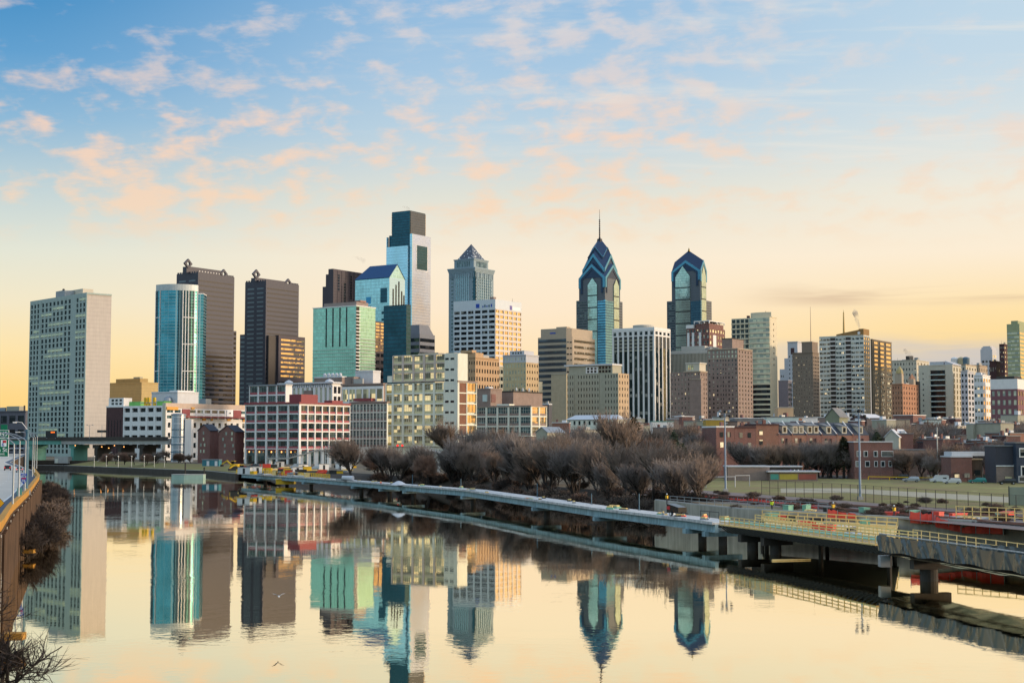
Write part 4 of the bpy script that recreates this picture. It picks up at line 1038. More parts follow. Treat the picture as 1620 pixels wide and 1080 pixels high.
# --- grey white cluster and brown tower with a mast
b = B('office_tower', 'pale grey stepped tower with an open belfry behind the brown tower', 'office tower', 1246, 1262, 1270, 560, 1650, 541)
pg = mat('pale_grey_stone', (.52, .52, .54, 1), .75, var=.1)
b.core(pg, .3); b.fac('L', 1, b.Lu - .5, 1, b.H - 16, 3, 22, None, g_dark, .3, .4, 0, off=.3, most=30, wd=.1); b.box('belfry_opening', dk_red_br, .1, .29, b.u(1256.5), b.u(1251), b.z(560), b.z(550)); b.box('belfry_rim', pg, -.5, b.Lv, -.5, b.Lu + .5, b.H + .003, b.H + 1)
b.box('shoulder', pg, 1.5, b.Lv, b.Lu + .003, b.u(1240), 0, b.z(566)); b.box('shoulder', pg, 2.5, b.Lv, b.u(1240) + .003, b.u(1232), 0, b.z(583))
b.fac('L', b.u(1239), b.u(1233), 1, b.z(590), 2, 14, None, g_dark, .4, .4, 0, off=2.5, most=28, wd=.12)
b = B('office_block', 'plain mauve grey block between the cream and brown towers', 'office block', 1231, 1247, 1253, 600, 1450, 602)
b.core(mat('mauve_wall', (.27, .24, .26, 1), .8), .3); b.fac('R', .3, b.Lv, 1, b.H - 2, 2, 14, None, g_dark, .7, .6, 0, off=.3, wd=.12); b.box('roof_rim', pg, -.2, b.Lv, -.2, b.Lu, b.H + .003, b.H + .8)
b = B('apartment_tower', 'brown tower with square penthouse and thin radio mast', 'apartment tower', 1253.5, 1286, 1296, 565, 1290, 558)
bt = mat('taupe_brick', (.24, .185, .14, 1), .85, var=.14)
b.core(bt, .35); b.fac('L', 0, b.Lu, 2, b.H - 3, 8, 26, bt, g_flat, .22, .34, .35); b.fac('R', .35, b.Lv, 2, b.H - 3, 4, 26, bt, g_band, .5, .5, .35, most=60)
b.part(MB().box(-.35, b.Lv, -.35, b.Lu, b.H + .003, b.H + .8), 'cornice', bt)
zp = b.z(541); b.box('penthouse', bt, 1, b.Lv - 1, 1, b.u(1268), b.H + .81, zp); b.box('penthouse_cap', beige, .7, b.Lv - .7, .7, b.u(1267.6), zp + .003, zp + .8)
x_, y_ = b.Lv * .4, b.u(1279)
b.part(MB().tube((x_, y_, zp + .8), (x_, y_, b.z(484)), .42, .16, 5), 'radio_mast', mat('mast_red', (.45, .27, .18, 1), .6))
# --- big white apartment block with wing
b = B('apartment_tower', 'large white apartment block with stacked balconies and brown roof house', 'apartment block', 1296, 1366, 1376, 535, 1340, 531)
H, Lu, Lv = b.H, b.Lu, b.Lv; wb = mat('off_white_panel', (.66, .68, .62, 1), .7, var=.08)
b.core(wb, .4)
nf = 25; cols = [(1366, 1346), (1337.5, 1321.5), (1313, 1296)]
for p0, p1 in cols: b.fac('L', b.u(p0) + (.0), b.u(p1), 1, H - .6, 3, nf, wb, g_flat, .86, .46, .4, most=34)
for p0, p1 in ((1346, 1337.5), (1321.5, 1313)):
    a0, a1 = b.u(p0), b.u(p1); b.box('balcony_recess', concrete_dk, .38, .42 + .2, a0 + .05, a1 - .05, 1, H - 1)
    for j in range(nf): zz = 1 + j * (H - 1.6) / nf; b.box('balcony', white_paint, -1.1, .36, a0 + .1, a1 - .1, zz, zz + 1.25)
b.fac('R', .4, Lv, 1, H - .6, 3, nf, mat('wing_frame', (.28, .26, .21, 1), .7), g_sunset, .62, .5, .4)
b.box('roof_coping', wb, -.2, Lv, -.2, Lu, H + .003, H + .9)
rh = MB(); ya, yb_ = b.u(1357), b.u(1322)
rh.prism([(2, ya), (Lv - 1, ya), (Lv - 1, yb_), (2, yb_)], H + .91, [b.z(521)] * 2 + [b.z(527)] * 2); b.part(rh, 'roof_house', mat('roof_house_brown', (.30, .17, .06, 1), .8))
b.box('roof_house', MATS['roof_house_brown'], 2, Lv, .5, ya - .4, H + .92, b.z(519.5)); 
b.part(MB().tube((Lv * .5, b.u(1330), H), (Lv * .5, b.u(1330), b.z(491)), 1.3, .6, 6).tube((Lv * .5, b.u(1330), b.z(491)), (Lv * .5, b.u(1330), b.z(487)), .3, .1, 5), 'antenna_mast', mat('mast_ochre', (.55, .36, .12, 1), .6))
b.part(MB().tube((2.2, b.u(1358), b.z(526)), (1.6, b.u(1358), b.z(526)), 1.6, 1.6, 12), 'dish', white_paint)
b = B('apartment_tower', 'brown and white apartment wing with gold windows beside the large white block', 'apartment block', 1377, 1380.5, 1411, 545, 1365, 537)
H, Lu, Lv = b.H, b.Lu, b.Lv; b.core(mat('wing_brown', (.16, .13, .09, 1), .8), .4)
for q0, q1, n in ((.05, .30, 1), (.36, .62, 1), (.66, .98, 1)):
    b.fac('R', .4 + Lv * q0, Lv * q1, 1, H * .72, n, 18, MATS['wing_brown'], g_flat, .78, .55, .4); b.fac('R', .4 + Lv * q0, Lv * q1, H * .72 + .01, H - .8, n, 7, MATS['wing_brown'], g_sunset, .78, .55, .4, wname='gold_window')
b.box('roof_coping', beige, -.2, Lv, -.2, Lu, H + .003, H + .8)
# --- far right cluster
def plain(name, label, cat, px, py, D, ytop, m, L=None, Rr=None, al=ALPHA, cap=None, dep=.4, frame=None):
    b = B(name, label, cat, *px, py, D, ytop, al=al); b.core(m, dep)
    fm = frame or m
    if L: b.fac('L', 0, b.Lu, 1, b.H - .8, L[0], L[1], fm, L[2], L[3], L[4], dep, most=L[5] if len(L) > 5 else 60)
    elif dep: b.part(MB().box(0, dep, 0, b.Lu, 0, b.H), 'wall_face', m)
    if Rr: b.fac('R', dep, b.Lv, 1, b.H - .8, Rr[0], Rr[1], fm, Rr[2], Rr[3], Rr[4], dep, most=Rr[5] if len(Rr) > 5 else 60)
    elif dep: b.part(MB().box(dep, b.Lv, 0, dep, 0, b.H), 'wall_face', m)
    b.part(MB().box(-.3, b.Lv, -.3, b.Lu, b.H + .003, b.H + .9), 'roof_rim', cap or m)
    if dep:
        q = rr.uniform(.35, .6); b.box('roof_plant', rr.choice((grey_metal, concrete, greybeige)), b.Lv * .55, b.Lv * .85, b.Lu * q, b.Lu * (q + .22), b.H + .9, b.H + rr.uniform(2.6, 4.5))
        b.part(MB().tube((b.Lv * .3, b.Lu * .8, b.H + .9), (b.Lv * .3, b.Lu * .8, b.H + 5), .18, .08, 5), 'roof_mast', dark_metal)
    return b
b = plain('office_block', 'wide beige block with roof plant and steam behind the orange brick building', 'office block', (1405, 1450, 1470), 580, 1550, 570, beige_lt, (10, 16, g_flat, .4, .45), (4, 16, g_flat, .4, .45))
b.box('roof_plant', concrete_dk, 3, 8, b.u(1442), b.u(1432), b.H + .91, b.H + 6); b.box('roof_plant', grey_metal, 9, 15, b.u(1450) + 1, b.u(1443), b.H + .91, b.H + 4)
b = plain('apartment_block', 'orange brick block with turreted roof below the wide beige block', 'apartment block', (1411, 1428, 1453), 620, 1200, 608, orange_br, (4, 13, g_dark, .3, .45), (6, 13, g_band, .3, .5))
b.box('turret', beige, 1, 7, 1, 8, b.H + .91, b.z(590)); b.part(MB().lathe((4, 4, b.z(590)), [(4, 0), (3.2, 3), (1.4, 5.5), (.4, 7)], 8), 'turret_roof', mat('turret_roof_tan', (.45, .35, .15, 1), .7))
b.box('turret', beige, b.Lv - 12, b.Lv - 5, 1, 7, b.H + .91, b.z(597)); b.part(MB().lathe((b.Lv - 8, 4, b.z(597)), [(4, 0), (2, 3), (.5, 5)], 4), 'turret_roof', orange_br)
b.box('dark_annex', concrete_dk, b.Lv + .01, b.Lv + 9, 1, 12, 0, b.z(600))
b = B('apartment_tower', 'white slab tower with a column of dark curved balconies', 'apartment tower', 1453, 1507, 1521, 590, 1250, 578)
H, Lu, Lv = b.H, b.Lu, b.Lv; b.core(beige_lt, .4, parapet=beige_lt)
b.part(MB().box(0, .398, 0, b.u(1496), 0, H).box(0, .398, b.u(1471), Lu, 0, H), 'wall_face', beige_lt)
for j in range(15):
    z = 2 + j * (H - 6) / 15; b.box('balcony', mint_wall, -1.6, .38, b.u(1495), b.u(1472), z, z + 1.0); b.box('balcony_window', g_band, .25, .41, b.u(1495), b.u(1472), z + 1.01, z + (H - 6) / 15 - .5)
    b.box('window', g_band, -.1, .0, b.u(1461), b.u(1459.5), z + 1, z + 2.6)
b.fac('R', .4, Lv, 1, H - 1, 3, 15, beige_lt, g_sunset, .4, .7, .4)
b.box('roof_house', pg, 3, Lv - 1, b.u(1492), b.u(1470), H + .01, b.z(571)); b.part(MB().prism([(2, b.u(1507)), (Lv, b.u(1507)), (Lv, b.u(1494)), (2, b.u(1494))], H + .012, [b.z(575), b.z(575), b.z(570), b.z(570)]), 'sloped_roof', pg)
b = plain('office_block', 'pale block carrying round water tanks on its roof', 'office block', (1498, 1528, 1545), 585, 1420, 577, beige_lt, (4, 12, g_flat, .3, .4), (4, 14, g_dark, .35, .4), cap=beige)
for px, r, m in ((1508, 4.2, white_paint), (1518.5, 3.6, mat('tank_ochre', (.5, .42, .25, 1), .6)), (1531, 4.6, mat('tank_blue', (.10, .17, .22, 1), .5))):
    u_ = b.u(px) if px < 1528 else 2; v_ = 6 if px < 1528 else b.v(px); b.part(MB().lathe((v_, u_, b.H + .9), [(r, 0), (r, 6.5), (r * .9, 7.4), (r * .3, 8.6)], 12), 'water_tank', m)
plain('apartment_block', 'narrow grey block with dark slit windows beside the white slab tower', 'apartment block', (1520, 1531, 1541), 600, 1230, 588, pg, (2, 14, g_band, .5, .5), (2, 14, g_band, .6, .6))
plain('office_block', 'brown stone block with a long sloping shoulder under the round topped tower', 'office block', (1530, 1548, 1562), 585, 1500, 578, beige, (5, 12, g_band, .3, .4), (4, 12, g_band, .3, .4))
b = B('office_tower', 'slim pale tower with a rounded top', 'office tower', 1551, 1570, 1577, 560, 1600, 552)
b.core(pg, .3); b.fac('L', 1, b.Lu - 1, 1, b.H - 13, 3, 20, None, g_dark, .6, .5, 0, off=.3, wd=.12); b.fac('R', 1, b.Lv - 1, 1, b.H - 6, 2, 20, None, g_warm, .6, .5, 0, off=.3, wd=.12)
b.part(MB().prism([(.8, 1.2), (b.Lv - .5, 1.2), (b.Lv - .5, b.Lu - 1.2), (.8, b.Lu - 1.2)], b.H + .003, b.z(549)).prism([(1.4, 2.8), (b.Lv - 1, 2.8), (b.Lv - 1, b.Lu - 2.8), (1.4, b.Lu - 2.8)], b.z(549) + .003, b.z(547)), 'rounded_top', pg)
plain('office_tower', 'dark maroon tower squeezed beside the green gold tower', 'office tower', (1581, 1589, 1596), 560, 1480, 545, dk_red_br, (3, 22, g_flat, .4, .4), (2, 22, g_warm, .5, .4))
b = B('office_tower', 'tall olive gold glass tower cut by the right edge of the view', 'office tower', 1593, 1613, 1640, 530, 1300, 512)
b.core(mat('olive_wall', (.33, .36, .20, 1), .6), 0.0); b.bands('L', .5, b.Lu - .5, 1, b.H - 8, 30, g_pale, .5); b.bands('R', .5, b.Lv - .5, 1, b.H - 8, 30, g_sunset, .5); b.box('roof_house', MATS['olive_wall'], 2, b.Lv * .7, 2, b.Lu - 4, b.H + .003, b.H + 3.5)
b = plain('apartment_block', 'small white block with gold windows on its sunset side', 'apartment block', (1541, 1555, 1567), 610, 1080, 594, white_paint, (3, 10, g_flat, .7, .45), (3, 10, g_sunset, .7, .45))
b.box('roof_hut', white_roof, 2, 7, 2, 7, b.H + .91, b.H + 3)
b = B('apartment_block', 'red brick block with white window surrounds and blank white top storeys', 'apartment block', 1567, 1610, 1622, 620, 1050, 599)
H, Lu, Lv = b.H, b.Lu, b.Lv; zm = b.z(615); b.core(white_paint, .4)
b.part(MB().box(0, .398, 0, Lu, zm + .003, H).box(.4, Lv, 0, .398, zm + .003, H), 'white_storeys', white_paint)
mrb = mat('mauve_brick', (.22, .10, .11, 1), .8)
b.fac('L', 0, Lu, 1, zm, 5, 7, mrb, g_pale, .5, .55, .4); b.fac('R', .4, Lv, 1, zm, 3, 7, mrb, g_dark, .7, .5, .4)
b.box('roof_plant', concrete_dk, 2, Lv, 3, Lu * .8, H + .003, H + 2.6)
plain('office_block', 'dark red roof house block behind the small white block', 'office block', (1566, 1577, 1583), 600, 1350, 572, dk_red_br, (3, 6, g_flat, .3, .3), (2, 6, g_flat, .3, .3))
# --- middle distance blocks between the trees and the towers
b = plain('apartment_tower', 'orange tan brick tower with rows of small dark windows', 'apartment tower', (726, 752, 790), 590, 880, 566, mat('orange_tan', (.50, .33, .19, 1), .85), (7, 12, g_dark, .45, .45), (9, 12, g_band, .5, .5))
b.box('setback', MATS['orange_tan'], 3, 14, 2, b.Lu * .8, b.H + .91, b.z(557)); b.box('setback', MATS['orange_tan'], 2, 8, b.Lu * .3, b.Lu, b.z(557) + .003, b.z(553))
b = plain('office_block', 'narrow banded grey block behind the orange tan tower', 'office block', (765, 778, 796), 600, 980, 580, greybeige, (4, 12, g_dark, .8, .45), (4, 12, g_dark, .8, .55))
b = B('apartment_block', 'pale yellow stone block with lit windows and grey attic storey', 'apartment block', 795.5, 832, 852, 580, 1020, 562)
H, Lu, Lv = b.H, b.Lu, b.Lv; ys = mat('yellow_stone', (.56, .46, .27, 1), .8); b.core(ys, .4)
b.fac('L', 0, Lu, 1, H - 6, 8, 14, ys, g_pale, .42, .56, .4); b.fac('R', .4, Lv, 1, H - 6, 5, 14, mat('yellow_stone_sunset', (.52, .38, .22, 1), .8), g_band, .4, .42, .4)  # right face repeats the yellow stone with sunset tint in its colour
b.fac('L', 0, Lu, H - 5.9, H - .2, 8, 1, pg, g_pale, .42, .5, .4, wname='attic_window'); b.part(MB().box(.4, Lv, 0, .398, H - 5.99, H), 'attic_face', pg)
b.box('cornice', pg, -.5, Lv, -.5, Lu, H + .003, H + .9); b.box('penthouse', pg, 2, Lv - 3, 3, Lu - 6, H + .91, b.z(554)); b.fac('L', 5, Lu - 8, H + 1, b.z(555), 4, 1, None, g_dark, .5, .6, 0, off=2, wd=.12)
b.box('lower_wing', greybeige, Lv + .01, Lv + 8, 1, 20, 0, b.z(602))
# ================================================================== buildings along the river
b = plain('office_block', 'low dark grey block with square windows beyond the highway bridge', 'office block', (-40, 40, 47), 660, 900, 651, mat('dark_grey_panel', (.13, .125, .15, 1), .8), (6, 3, g_band, .72, .55), None)
b.box('roof_hut', greybeige, 3, 9, b.u(25), b.u(5), b.H + .91, b.H + 4.5); b.box('roof_post', concrete_dk, 3, 4, b.u(33), b.u(32), b.H + .91, b.H + 5)
b = plain('warehouse', 'windowless tan block with a roof house behind the white garage', 'warehouse', (160, 224, 250), 615, 850, 606, tan, None, None, dep=0)
b.box('roof_house', mat('tan_dark', (.42, .29, .12, 1), .85), 2, 10, b.u(218), b.u(180), b.H + .91, b.z(598)); b.box('roof_vent', greybeige, 3, 6, b.u(216), b.u(206), b.z(598) + .003, b.z(595.5))
b = plain('brick_block', 'narrow maroon brick block with a white top beside the slab tower', 'building', (168, 195, 198), 660, 700, 644, dk_red_br, None, None, dep=0, cap=white_paint)
b.box('white_storey', white_paint, 1, 8, 1, b.Lu - 1, b.H + .91, b.z(629)); b.fac('L', 2, b.Lu - 3, b.H + 1.2, b.z(630), 3, 2, None, g_dark, .6, .6, 0, off=1, wd=.1)
for k in range(5): b.box('window_slit', g_band, -.1, .02, b.Lu * (.15 + .17 * k), b.Lu * (.18 + .17 * k), 3, b.H * .75)
b = B('parking_garage', 'white open parking garage with mint inside and green shelters on its roof', 'parking garage', 195, 257, 266, 650, 660, 641)
H, Lu, Lv = b.H, b.Lu, b.Lv; b.core(mint_wall, 1.2)
b.fac('L', 0, Lu, 0, H, 5, 6, white_paint, g_band, .74, .46, 1.2, wname='opening'); b.fac('R', 1.2, Lv, 0, H, 2, 6, beige_lt, g_band, .74, .46, 1.2, wname='opening')
gg = mat('lime_panel', (.20, .52, .12, 1), .6)
b.box('roof_shelter', gg, 2, 8, b.u(218), b.u(200), H + .003, b.z(634)); b.box('roof_shelter', gg, 2, 8, b.u(255), b.u(244), H + .003, b.z(634)); b.box('roof_beam', beige_lt, 1, 2, b.u(243), b.u(219), b.z(637), b.z(635.5))
for px in (227, 232, 241): b.box('roof_post', yellow_paint, 1, 2.2, b.u(px + 1.5), b.u(px - 1.5), H + .004, b.z(628))
b = plain('plant_house', 'large windowless white rooftop plant house behind the parking garage', 'building', (240, 281, 314), 625, 720, 621, white_roof, None, None, dep=0)
b.box('plant_house_annex', white_paint, 2, b.Lv * .9, 2, b.Lu * .4, b.H + .91, b.z(617)); b.part(MB().lathe((-1.5, b.Lu * .3, b.z(634)), [(3.2, 0), (2.6, 2), (1, 3)], 12), 'cooling_dome', grey_metal)
b = B('office_block', 'long white low block with red wall panels and orange awnings behind the brick houses', 'office block', 257, 262, 390, 650, 640, 637)
H, Lu, Lv = b.H, b.Lu, b.Lv; b.core(beige_lt, .4)
b.part(MB().box(.4, Lv, 0, .398, b.z(645), H), 'fascia', mat('pink_render', (.58, .44, .34, 1), .75)); b.part(MB().box(0, .398, 0, Lu, 0, H), 'end_wall', beige_lt)
b.fac('R', .4, Lv, b.z(664), b.z(645.2), 11, 2, white_paint, g_teal, .78, .5, .4, wname='window'); b.fac('R', .4, Lv, 0, b.z(664.2), 13, 4, white_paint, g_dark, .4, .5, .4, wname='small_window')
am = mat('amber_awning', (.75, .36, .06, 1), .6)
for p0, p1, y0, y1 in ((263, 281, 643, 648), (302, 307, 643, 646), (320, 325, 660, 664), (333, 336, 661, 664), (359, 364, 661, 664), (384, 387, 661, 665)): b.box('awning', am, b.v(p0), b.v(p1), -.6, -.003, b.z(y1), b.z(y0))
for p0, p1 in ((288, 300), (369, 381)): b.box('red_panel', red_roof, b.v(p0), b.v(p1), -.4, -.004, b.z(657), b.z(646))
b.box('white_panel', sign_white, b.v(358.5), b.v(368), -.4, -.005, b.z(657), b.z(646.5)); b.part(MB().lathe((b.v(363), -.5, b.z(652)), [(.5, 0), (.5, .8)], 6), 'panel_mark', dark_metal)
b.box('red_lower_roof', red_roof, b.v(283), Lv, -3, -.62, b.z(659.5), b.z(657.5)); b.box('roof_vent', grey_metal, b.v(331), b.v(340), 3, 8, H + .01, b.z(628))
# glass stair drum
r_ = pt(282, 700, 602); root = thing('stair_tower', 'round glass stair tower at the end of the highway bridge', 'stair tower', (r_.x, r_.y, GZ - .5)); hz = zat(657, 602) - GZ + .5
MB().lathe((0, 0, 0), [(3.7, 0), (3.7, hz)], 20).build('glass_drum', curtain('drum_glass', (.50, .58, .66, 1), (.62, .66, .68, 1), 3.4, 2.6, .08, .06, .6, .15), root)
MB().lathe((0, 0, hz + .003), [(4.0, 0), (4.0, .7), (2, 1.1)], 20).build('drum_roof', grey_metal, root)
for k in range(5): MB().lathe((0, 0, 1.5 + k * 3.9), [(3.85, 0), (3.85, .5)], 20).build('ring', blue_metal, root)
MB().box(3.8, 7.2, -2, 3, 0, hz - 2).build('service_wing', white_paint, root)
# two gabled brick houses by the water
def gable_house(xL, xC, xR, py, D, ye, yr, label, m=red_br, roof=slate, wins=(), al=ALPHA, name='brick_house', group=None, gable='L'):
    b = B(name, label, 'house', xL, xC, xR, py, D, ye, al=al, group=group); H, Lu, Lv = b.H, b.Lu, b.Lv; zr = b.z(yr)
    b.box('wall', m, 0, Lv, 0, Lu, 0, H)
    g = MB(); g2 = MB(); r = MB(); o = .35
    if gable == 'L':
        my = Lu / 2
        g.face([(0, 0, H + .003), (0, my, zr), (0, Lu, H + .003)]); g2.face([(Lv, 0, H + .003), (Lv, Lu, H + .003), (Lv, my, zr)])
        for y in (-o, Lu + o):
            e = H + .003 - (zr - H) * o / my
            r.face([(-o, y, e + .05), (Lv + o, y, e + .05), (Lv + o, my, zr + .05), (-o, my, zr + .05)]); r.face([(-o, y, e + .35), (Lv + o, y, e + .35), (Lv + o, my, zr + .35), (-o, my, zr + .35)])
            r.face([(-o, y, e + .05), (-o, y, e + .35), (-o, my, zr + .35), (-o, my, zr + .05)]); r.face([(-o, y, e + .05), (Lv + o, y, e + .05), (Lv + o, y, e + .35), (-o, y, e + .35)])
    else:
        mx = Lv / 2
        g.face([(0, 0, H + .003), (Lv, 0, H + .003), (mx, 0, zr)]); g2.face([(0, Lu, H + .003), (mx, Lu, zr), (Lv, Lu, H + .003)])
        for x in (-o, Lv + o):
            e = H + .003 - (zr - H) * o / mx
            for dz in (.05, .35): r.face([(x, -o, e + dz), (x, Lu + o, e + dz), (mx, Lu + o, zr + dz), (mx, -o, zr + dz)])
            r.face([(x, -o, e + .05), (x, -o, e + .35), (mx, -o, zr + .35), (mx, -o, zr + .05)]); r.face([(x, -o, e + .05), (x, Lu + o, e + .05), (x, Lu + o, e + .35), (x, -o, e + .35)])
    b.part(g, 'gable', m); b.part(g2, 'gable', m); b.part(r, 'roof', roof)
    return b
gh = gable_house(313, 332, 345, 690, 575, 681, 671.5, 'brick gabled house nearest the glass stair tower, dark slate roof')
for py_, px in ((684, 322), (694, 322), (703, 318), (703, 324), (713, 318), (713, 323)): gh.box('window', g_pale, -.12, .02, gh.u(px + 1), gh.u(px - 1), gh.z(py_ + 3), gh.z(py_ - 2))
for k in range(4): gh.box('roof_batten', white_paint, 1 + k * 1.9, 1.25 + k * 1.9, gh.Lu * .08, gh.Lu * .46, gh.H + 1.1, gh.H + 1.35) if False else None
gh = gable_house(347, 372, 386, 690, 565, 683, 673, 'brick gabled house beside the red and white loft building, dark slate roof')
for py_, px in ((685, 358), (685, 367), (694, 353), (694, 367), (704, 356), (704, 369), (714, 356), (714, 371)): gh.box('window', g_pale, -.12, .02, gh.u(px + 1.2), gh.u(px - 1.2), gh.z(py_ + 3), gh.z(py_ - 2))
b = plain('brick_block', 'recessed brick block with balconies between the two gabled houses', 'building', (330, 346, 349), 700, 585, 686, red_br, (2, 4, g_dark, .6, .5), None)
# ------------------------------------------------ red and white loft building
b = B('loft_building', 'red and white gridded loft building with dark windows at the riverside', 'loft building', 387, 473, 554, 690, 550, 638.5, zb=GZ - 1)
H, Lu, Lv = b.H, b.Lu, b.Lv; b.core(pink_br, 1.0)
zb_, nfl = b.z(710.5), 5
def loft(b, face, a0, a1, z0, z1, nc, nf, frame, panel, win, dep=1.0, fw=.86, split=3, off=0.0, most=60):
    """concrete frame, coloured spandrel under each window, window of SPLIT lights"""
    cw_ = (a1 - a0) / nc; ch_ = (z1 - z0) / nf
    b.fac(face, a0, a1, z0, z1, nc, nf, frame, win, fw, .86, dep, off=off, most=most, sill=.09, wd=.25)
    for j in range(nf):
        zz = z0 + j * ch_ + .09 * ch_ + .01; d0, d1 = off + dep - .52, off + dep - .26
        mb = MB(); bars = MB()
        for i in range(nc):
            p0, p1 = a0 + i * cw_ + cw_ * (1 - fw) / 2 + .01, a0 + (i + 1) * cw_ - cw_ * (1 - fw) / 2 - .01
            mb.box(*((d0, d1, p0, p1, zz, zz + ch_ * .24) if face == 'L' else (p0, p1, d0, d1, zz, zz + ch_ * .24)))
            for k in range(1, split):
                q = p0 + (p1 - p0) * k / split; bb = (d1 - .08, d1 - .01, q - .07, q + .07, zz + ch_ * .245, zz + ch_ * .84); bars.box(*(bb if face == 'L' else (bb[2], bb[3], bb[0], bb[1], bb[4], bb[5])))
            q = zz + ch_ * .55; bb = (d1 - .09, d1 - .012, p0, p1, q - .05, q + .05); bars.box(*(bb if face == 'L' else (bb[2], bb[3], bb[0], bb[1], bb[4], bb[5])))
        b.part(mb, 'spandrel_panel', panel); b.part(bars, 'glazing_bar', frame if frame in (cream,) else dark_metal)
g_loft = glass('glass_loft', (.008, .028, .028, 1), (.14, .20, .18, 1), .28, ior=2.0, cell=(2.2, 2.2, 2.6))
loft(b, 'L', 0, Lu, zb_, H - .6, 5, 5, white_paint, pink_br, g_loft); loft(b, 'R', 1.0, Lv, zb_, H - .6, 7, 5, white_paint, pink_br, g_loft)
for face, LL, n in (('L', Lu, 5), ('R', Lv, 7)):
    b.ribs(face, 0 if face == 'L' else 1.0, LL, 0, zb_ - .01, n + 1, white_paint, 1.0, 1.0, off=1.0, name='column')
b.part(MB().box(.0, 1.0, 0, Lu, H - .59, H).box(1.0, Lv, 0, 1.0, H - .59, H), 'cornice', white_paint)
b.box('roof_edge', red_roof, -.4, Lv, -.4, Lu + .3, H + .003, H + .9)
b.box('roof_hut', red_roof, 3, 15, b.u(505) if False else 1.5, 9, H + .91, b.z(623)); b.box('roof_hut', red_roof, b.v(530), b.v(547), 2, 7, H + .91, b.z(631))
b.box('shopfront', g_loft, .80, .997, 1.1, Lu - .2, 0, zb_ - .6); b.box('shopfront', g_loft, 1.1, Lv - .2, .80, .997, 0, zb_ - .6)
for px in (396, 412, 431, 447, 462): 
    b.part(MB().tube((-.6, b.u(px), zb_ - 1.6), (-.6, b.u(px), zb_ - .9), .28, .28, 6), 'wall_lamp', lamp_on)
# set-back storeys on and behind it
b = B('penthouse_block', 'white framed set back storeys with pink panels above the red and white loft building', 'building', 394, 452, 462, 620, 572, 609)
b.core(pink_br, .8); loft(b, 'L', 0, b.Lu, b.z(640), b.H, 4, 2, white_paint, pink_br, g_loft, .8, most=20); b.part(MB().box(.8, b.Lv, 0, .798, 0, b.H), 'end_wall', white_paint)
b.box('roof_deck', grey_metal, -.5, b.Lv, -.5, b.Lu, b.H + .003, b.H + .5)
b = B('pavilion', 'white colonnaded rooftop pavilion with two small domes', 'pavilion', 441, 526, 540, 615, 600, 606)
H, Lu, Lv = b.H, b.Lu, b.Lv; b.core(white_paint, .6); b.fac('L', 0, Lu, b.z(640), H - 1.0, 12, 1, white_paint, g_pale, .5, .75, .6); b.fac('R', .6, Lv, b.z(640), H - 1, 2, 2, white_paint, g_band, .75, .7, .6)
b.box('roof_slab', white_roof, -.7, Lv, -.7, Lu + .5, H + .003, H + .8); b.ribs('L', .5, Lu - .5, H - 1.8, H - 0.02, 24, grey_metal, .35, .3, name='bracket')
for px in (452, 516): b.part(MB().lathe((2.5, b.u(px), H + .81), [(2.6, 0), (2.0, .8), (.9, 1.4), (.2, 1.7)], 12), 'dome', white_roof)
b.box('arched_door', brown_br, -.1, .05, b.u(494), b.u(481), b.z(626), b.z(616.5))
b = plain('loft_building', 'white framed loft block with yellow lit windows behind the pavilion', 'loft building', (541, 606, 612), 620, 640, 608, brown_br, (6, 4, g_warm, .8, .66), None, frame=white_paint, cap=brown_br)
b.box('roof_hut', brown_br, 2, 8, b.u(556), b.u(541.5), b.H + .91, b.z(594))
b.box('roof_hut', red_roof, -4, -.5, b.u(594), b.u(566), b.z(634), b.z(629.5))
plain('plant_house', 'white box shaped plant house on the roofs beside the tall cream lofts', 'building', (562, 590, 602), 598, 650, 588, white_roof, None, None, dep=0)
b = plain('plant_house', 'small brown and white roof huts under the dark granite tower', 'building', (497, 541, 548), 600, 690, 597, brown_br, None, None, dep=0, cap=white_roof)
for k in range(5): b.part(MB().lathe((2, 3 + k * 3.2, b.H + .9), [(.9, 0), (1.2, 1.2), (.5, 2.2)], 8), 'roof_vent', white_roof)
# ------------------------------------------------ cream lofts
b = B('loft_building', 'cream loft wing with paired windows between the red grid and tall cream lofts', 'loft building', 553, 612, 616, 660, 590, 637)
H, Lu, Lv = b.H, b.Lu, b.Lv; b.core(cream, .8); loft(b, 'L', 0, Lu, b.z(708), H - .4, 11, 5, cream, brown_br, g_teal, .8, .80, 2); b.part(MB().box(0, .8, 0, Lu, 0, b.z(708) - .01), 'plinth', cream)
b.box('roof_edge', brown_br, -.3, Lv, -.3, Lu, H + .003, H + .8)
b = B('loft_building', 'tall cream loft block with broad yellow lit windows and a brick side', 'loft building', 609.5, 724, 754.5, 640, 600, 604)
H, Lu, Lv = b.H, b.Lu, b.Lv; b.core(cream, 1.0); zb_ = b.z(706); ue = b.u(703)
cre2 = MATS['cream_paint']
loft(b, 'L', ue, b.u(621), zb_, H, 5, 6, cre2, mat('cream_panel', (.66, .60, .36, 1), .7), g_warm, 1.0, .80, 4); loft(b, 'L', b.u(621) + .01, Lu, zb_, H, 1, 6, cre2, mat('gold_panel', (.55, .38, .10, 1), .7), g_warm, 1.0, .74, 2)
b.part(MB().box(0, .998, 0, ue - .01, 0, b.z(559)), 'end_bay', cre2)
chh = (H - zb_) / 6
for j in range(9):
    for px in (707, 715.5): b.box('slot_window', g_band, -.06, .02, b.u(px + 2.8), b.u(px - 2.8), zb_ + j * chh + .5, zb_ + j * chh + 1.6)
b.fac('R', 1.0, Lv, zb_, H - .2, 2, 6, cre2, brown_br, .82, .82, 1.0, wname='brick_panel', most=0) if False else None
pier = MB(); v1, v2 = Lv * .42, Lv * .46; zz = [zb_ + k * chh for k in range(7)]
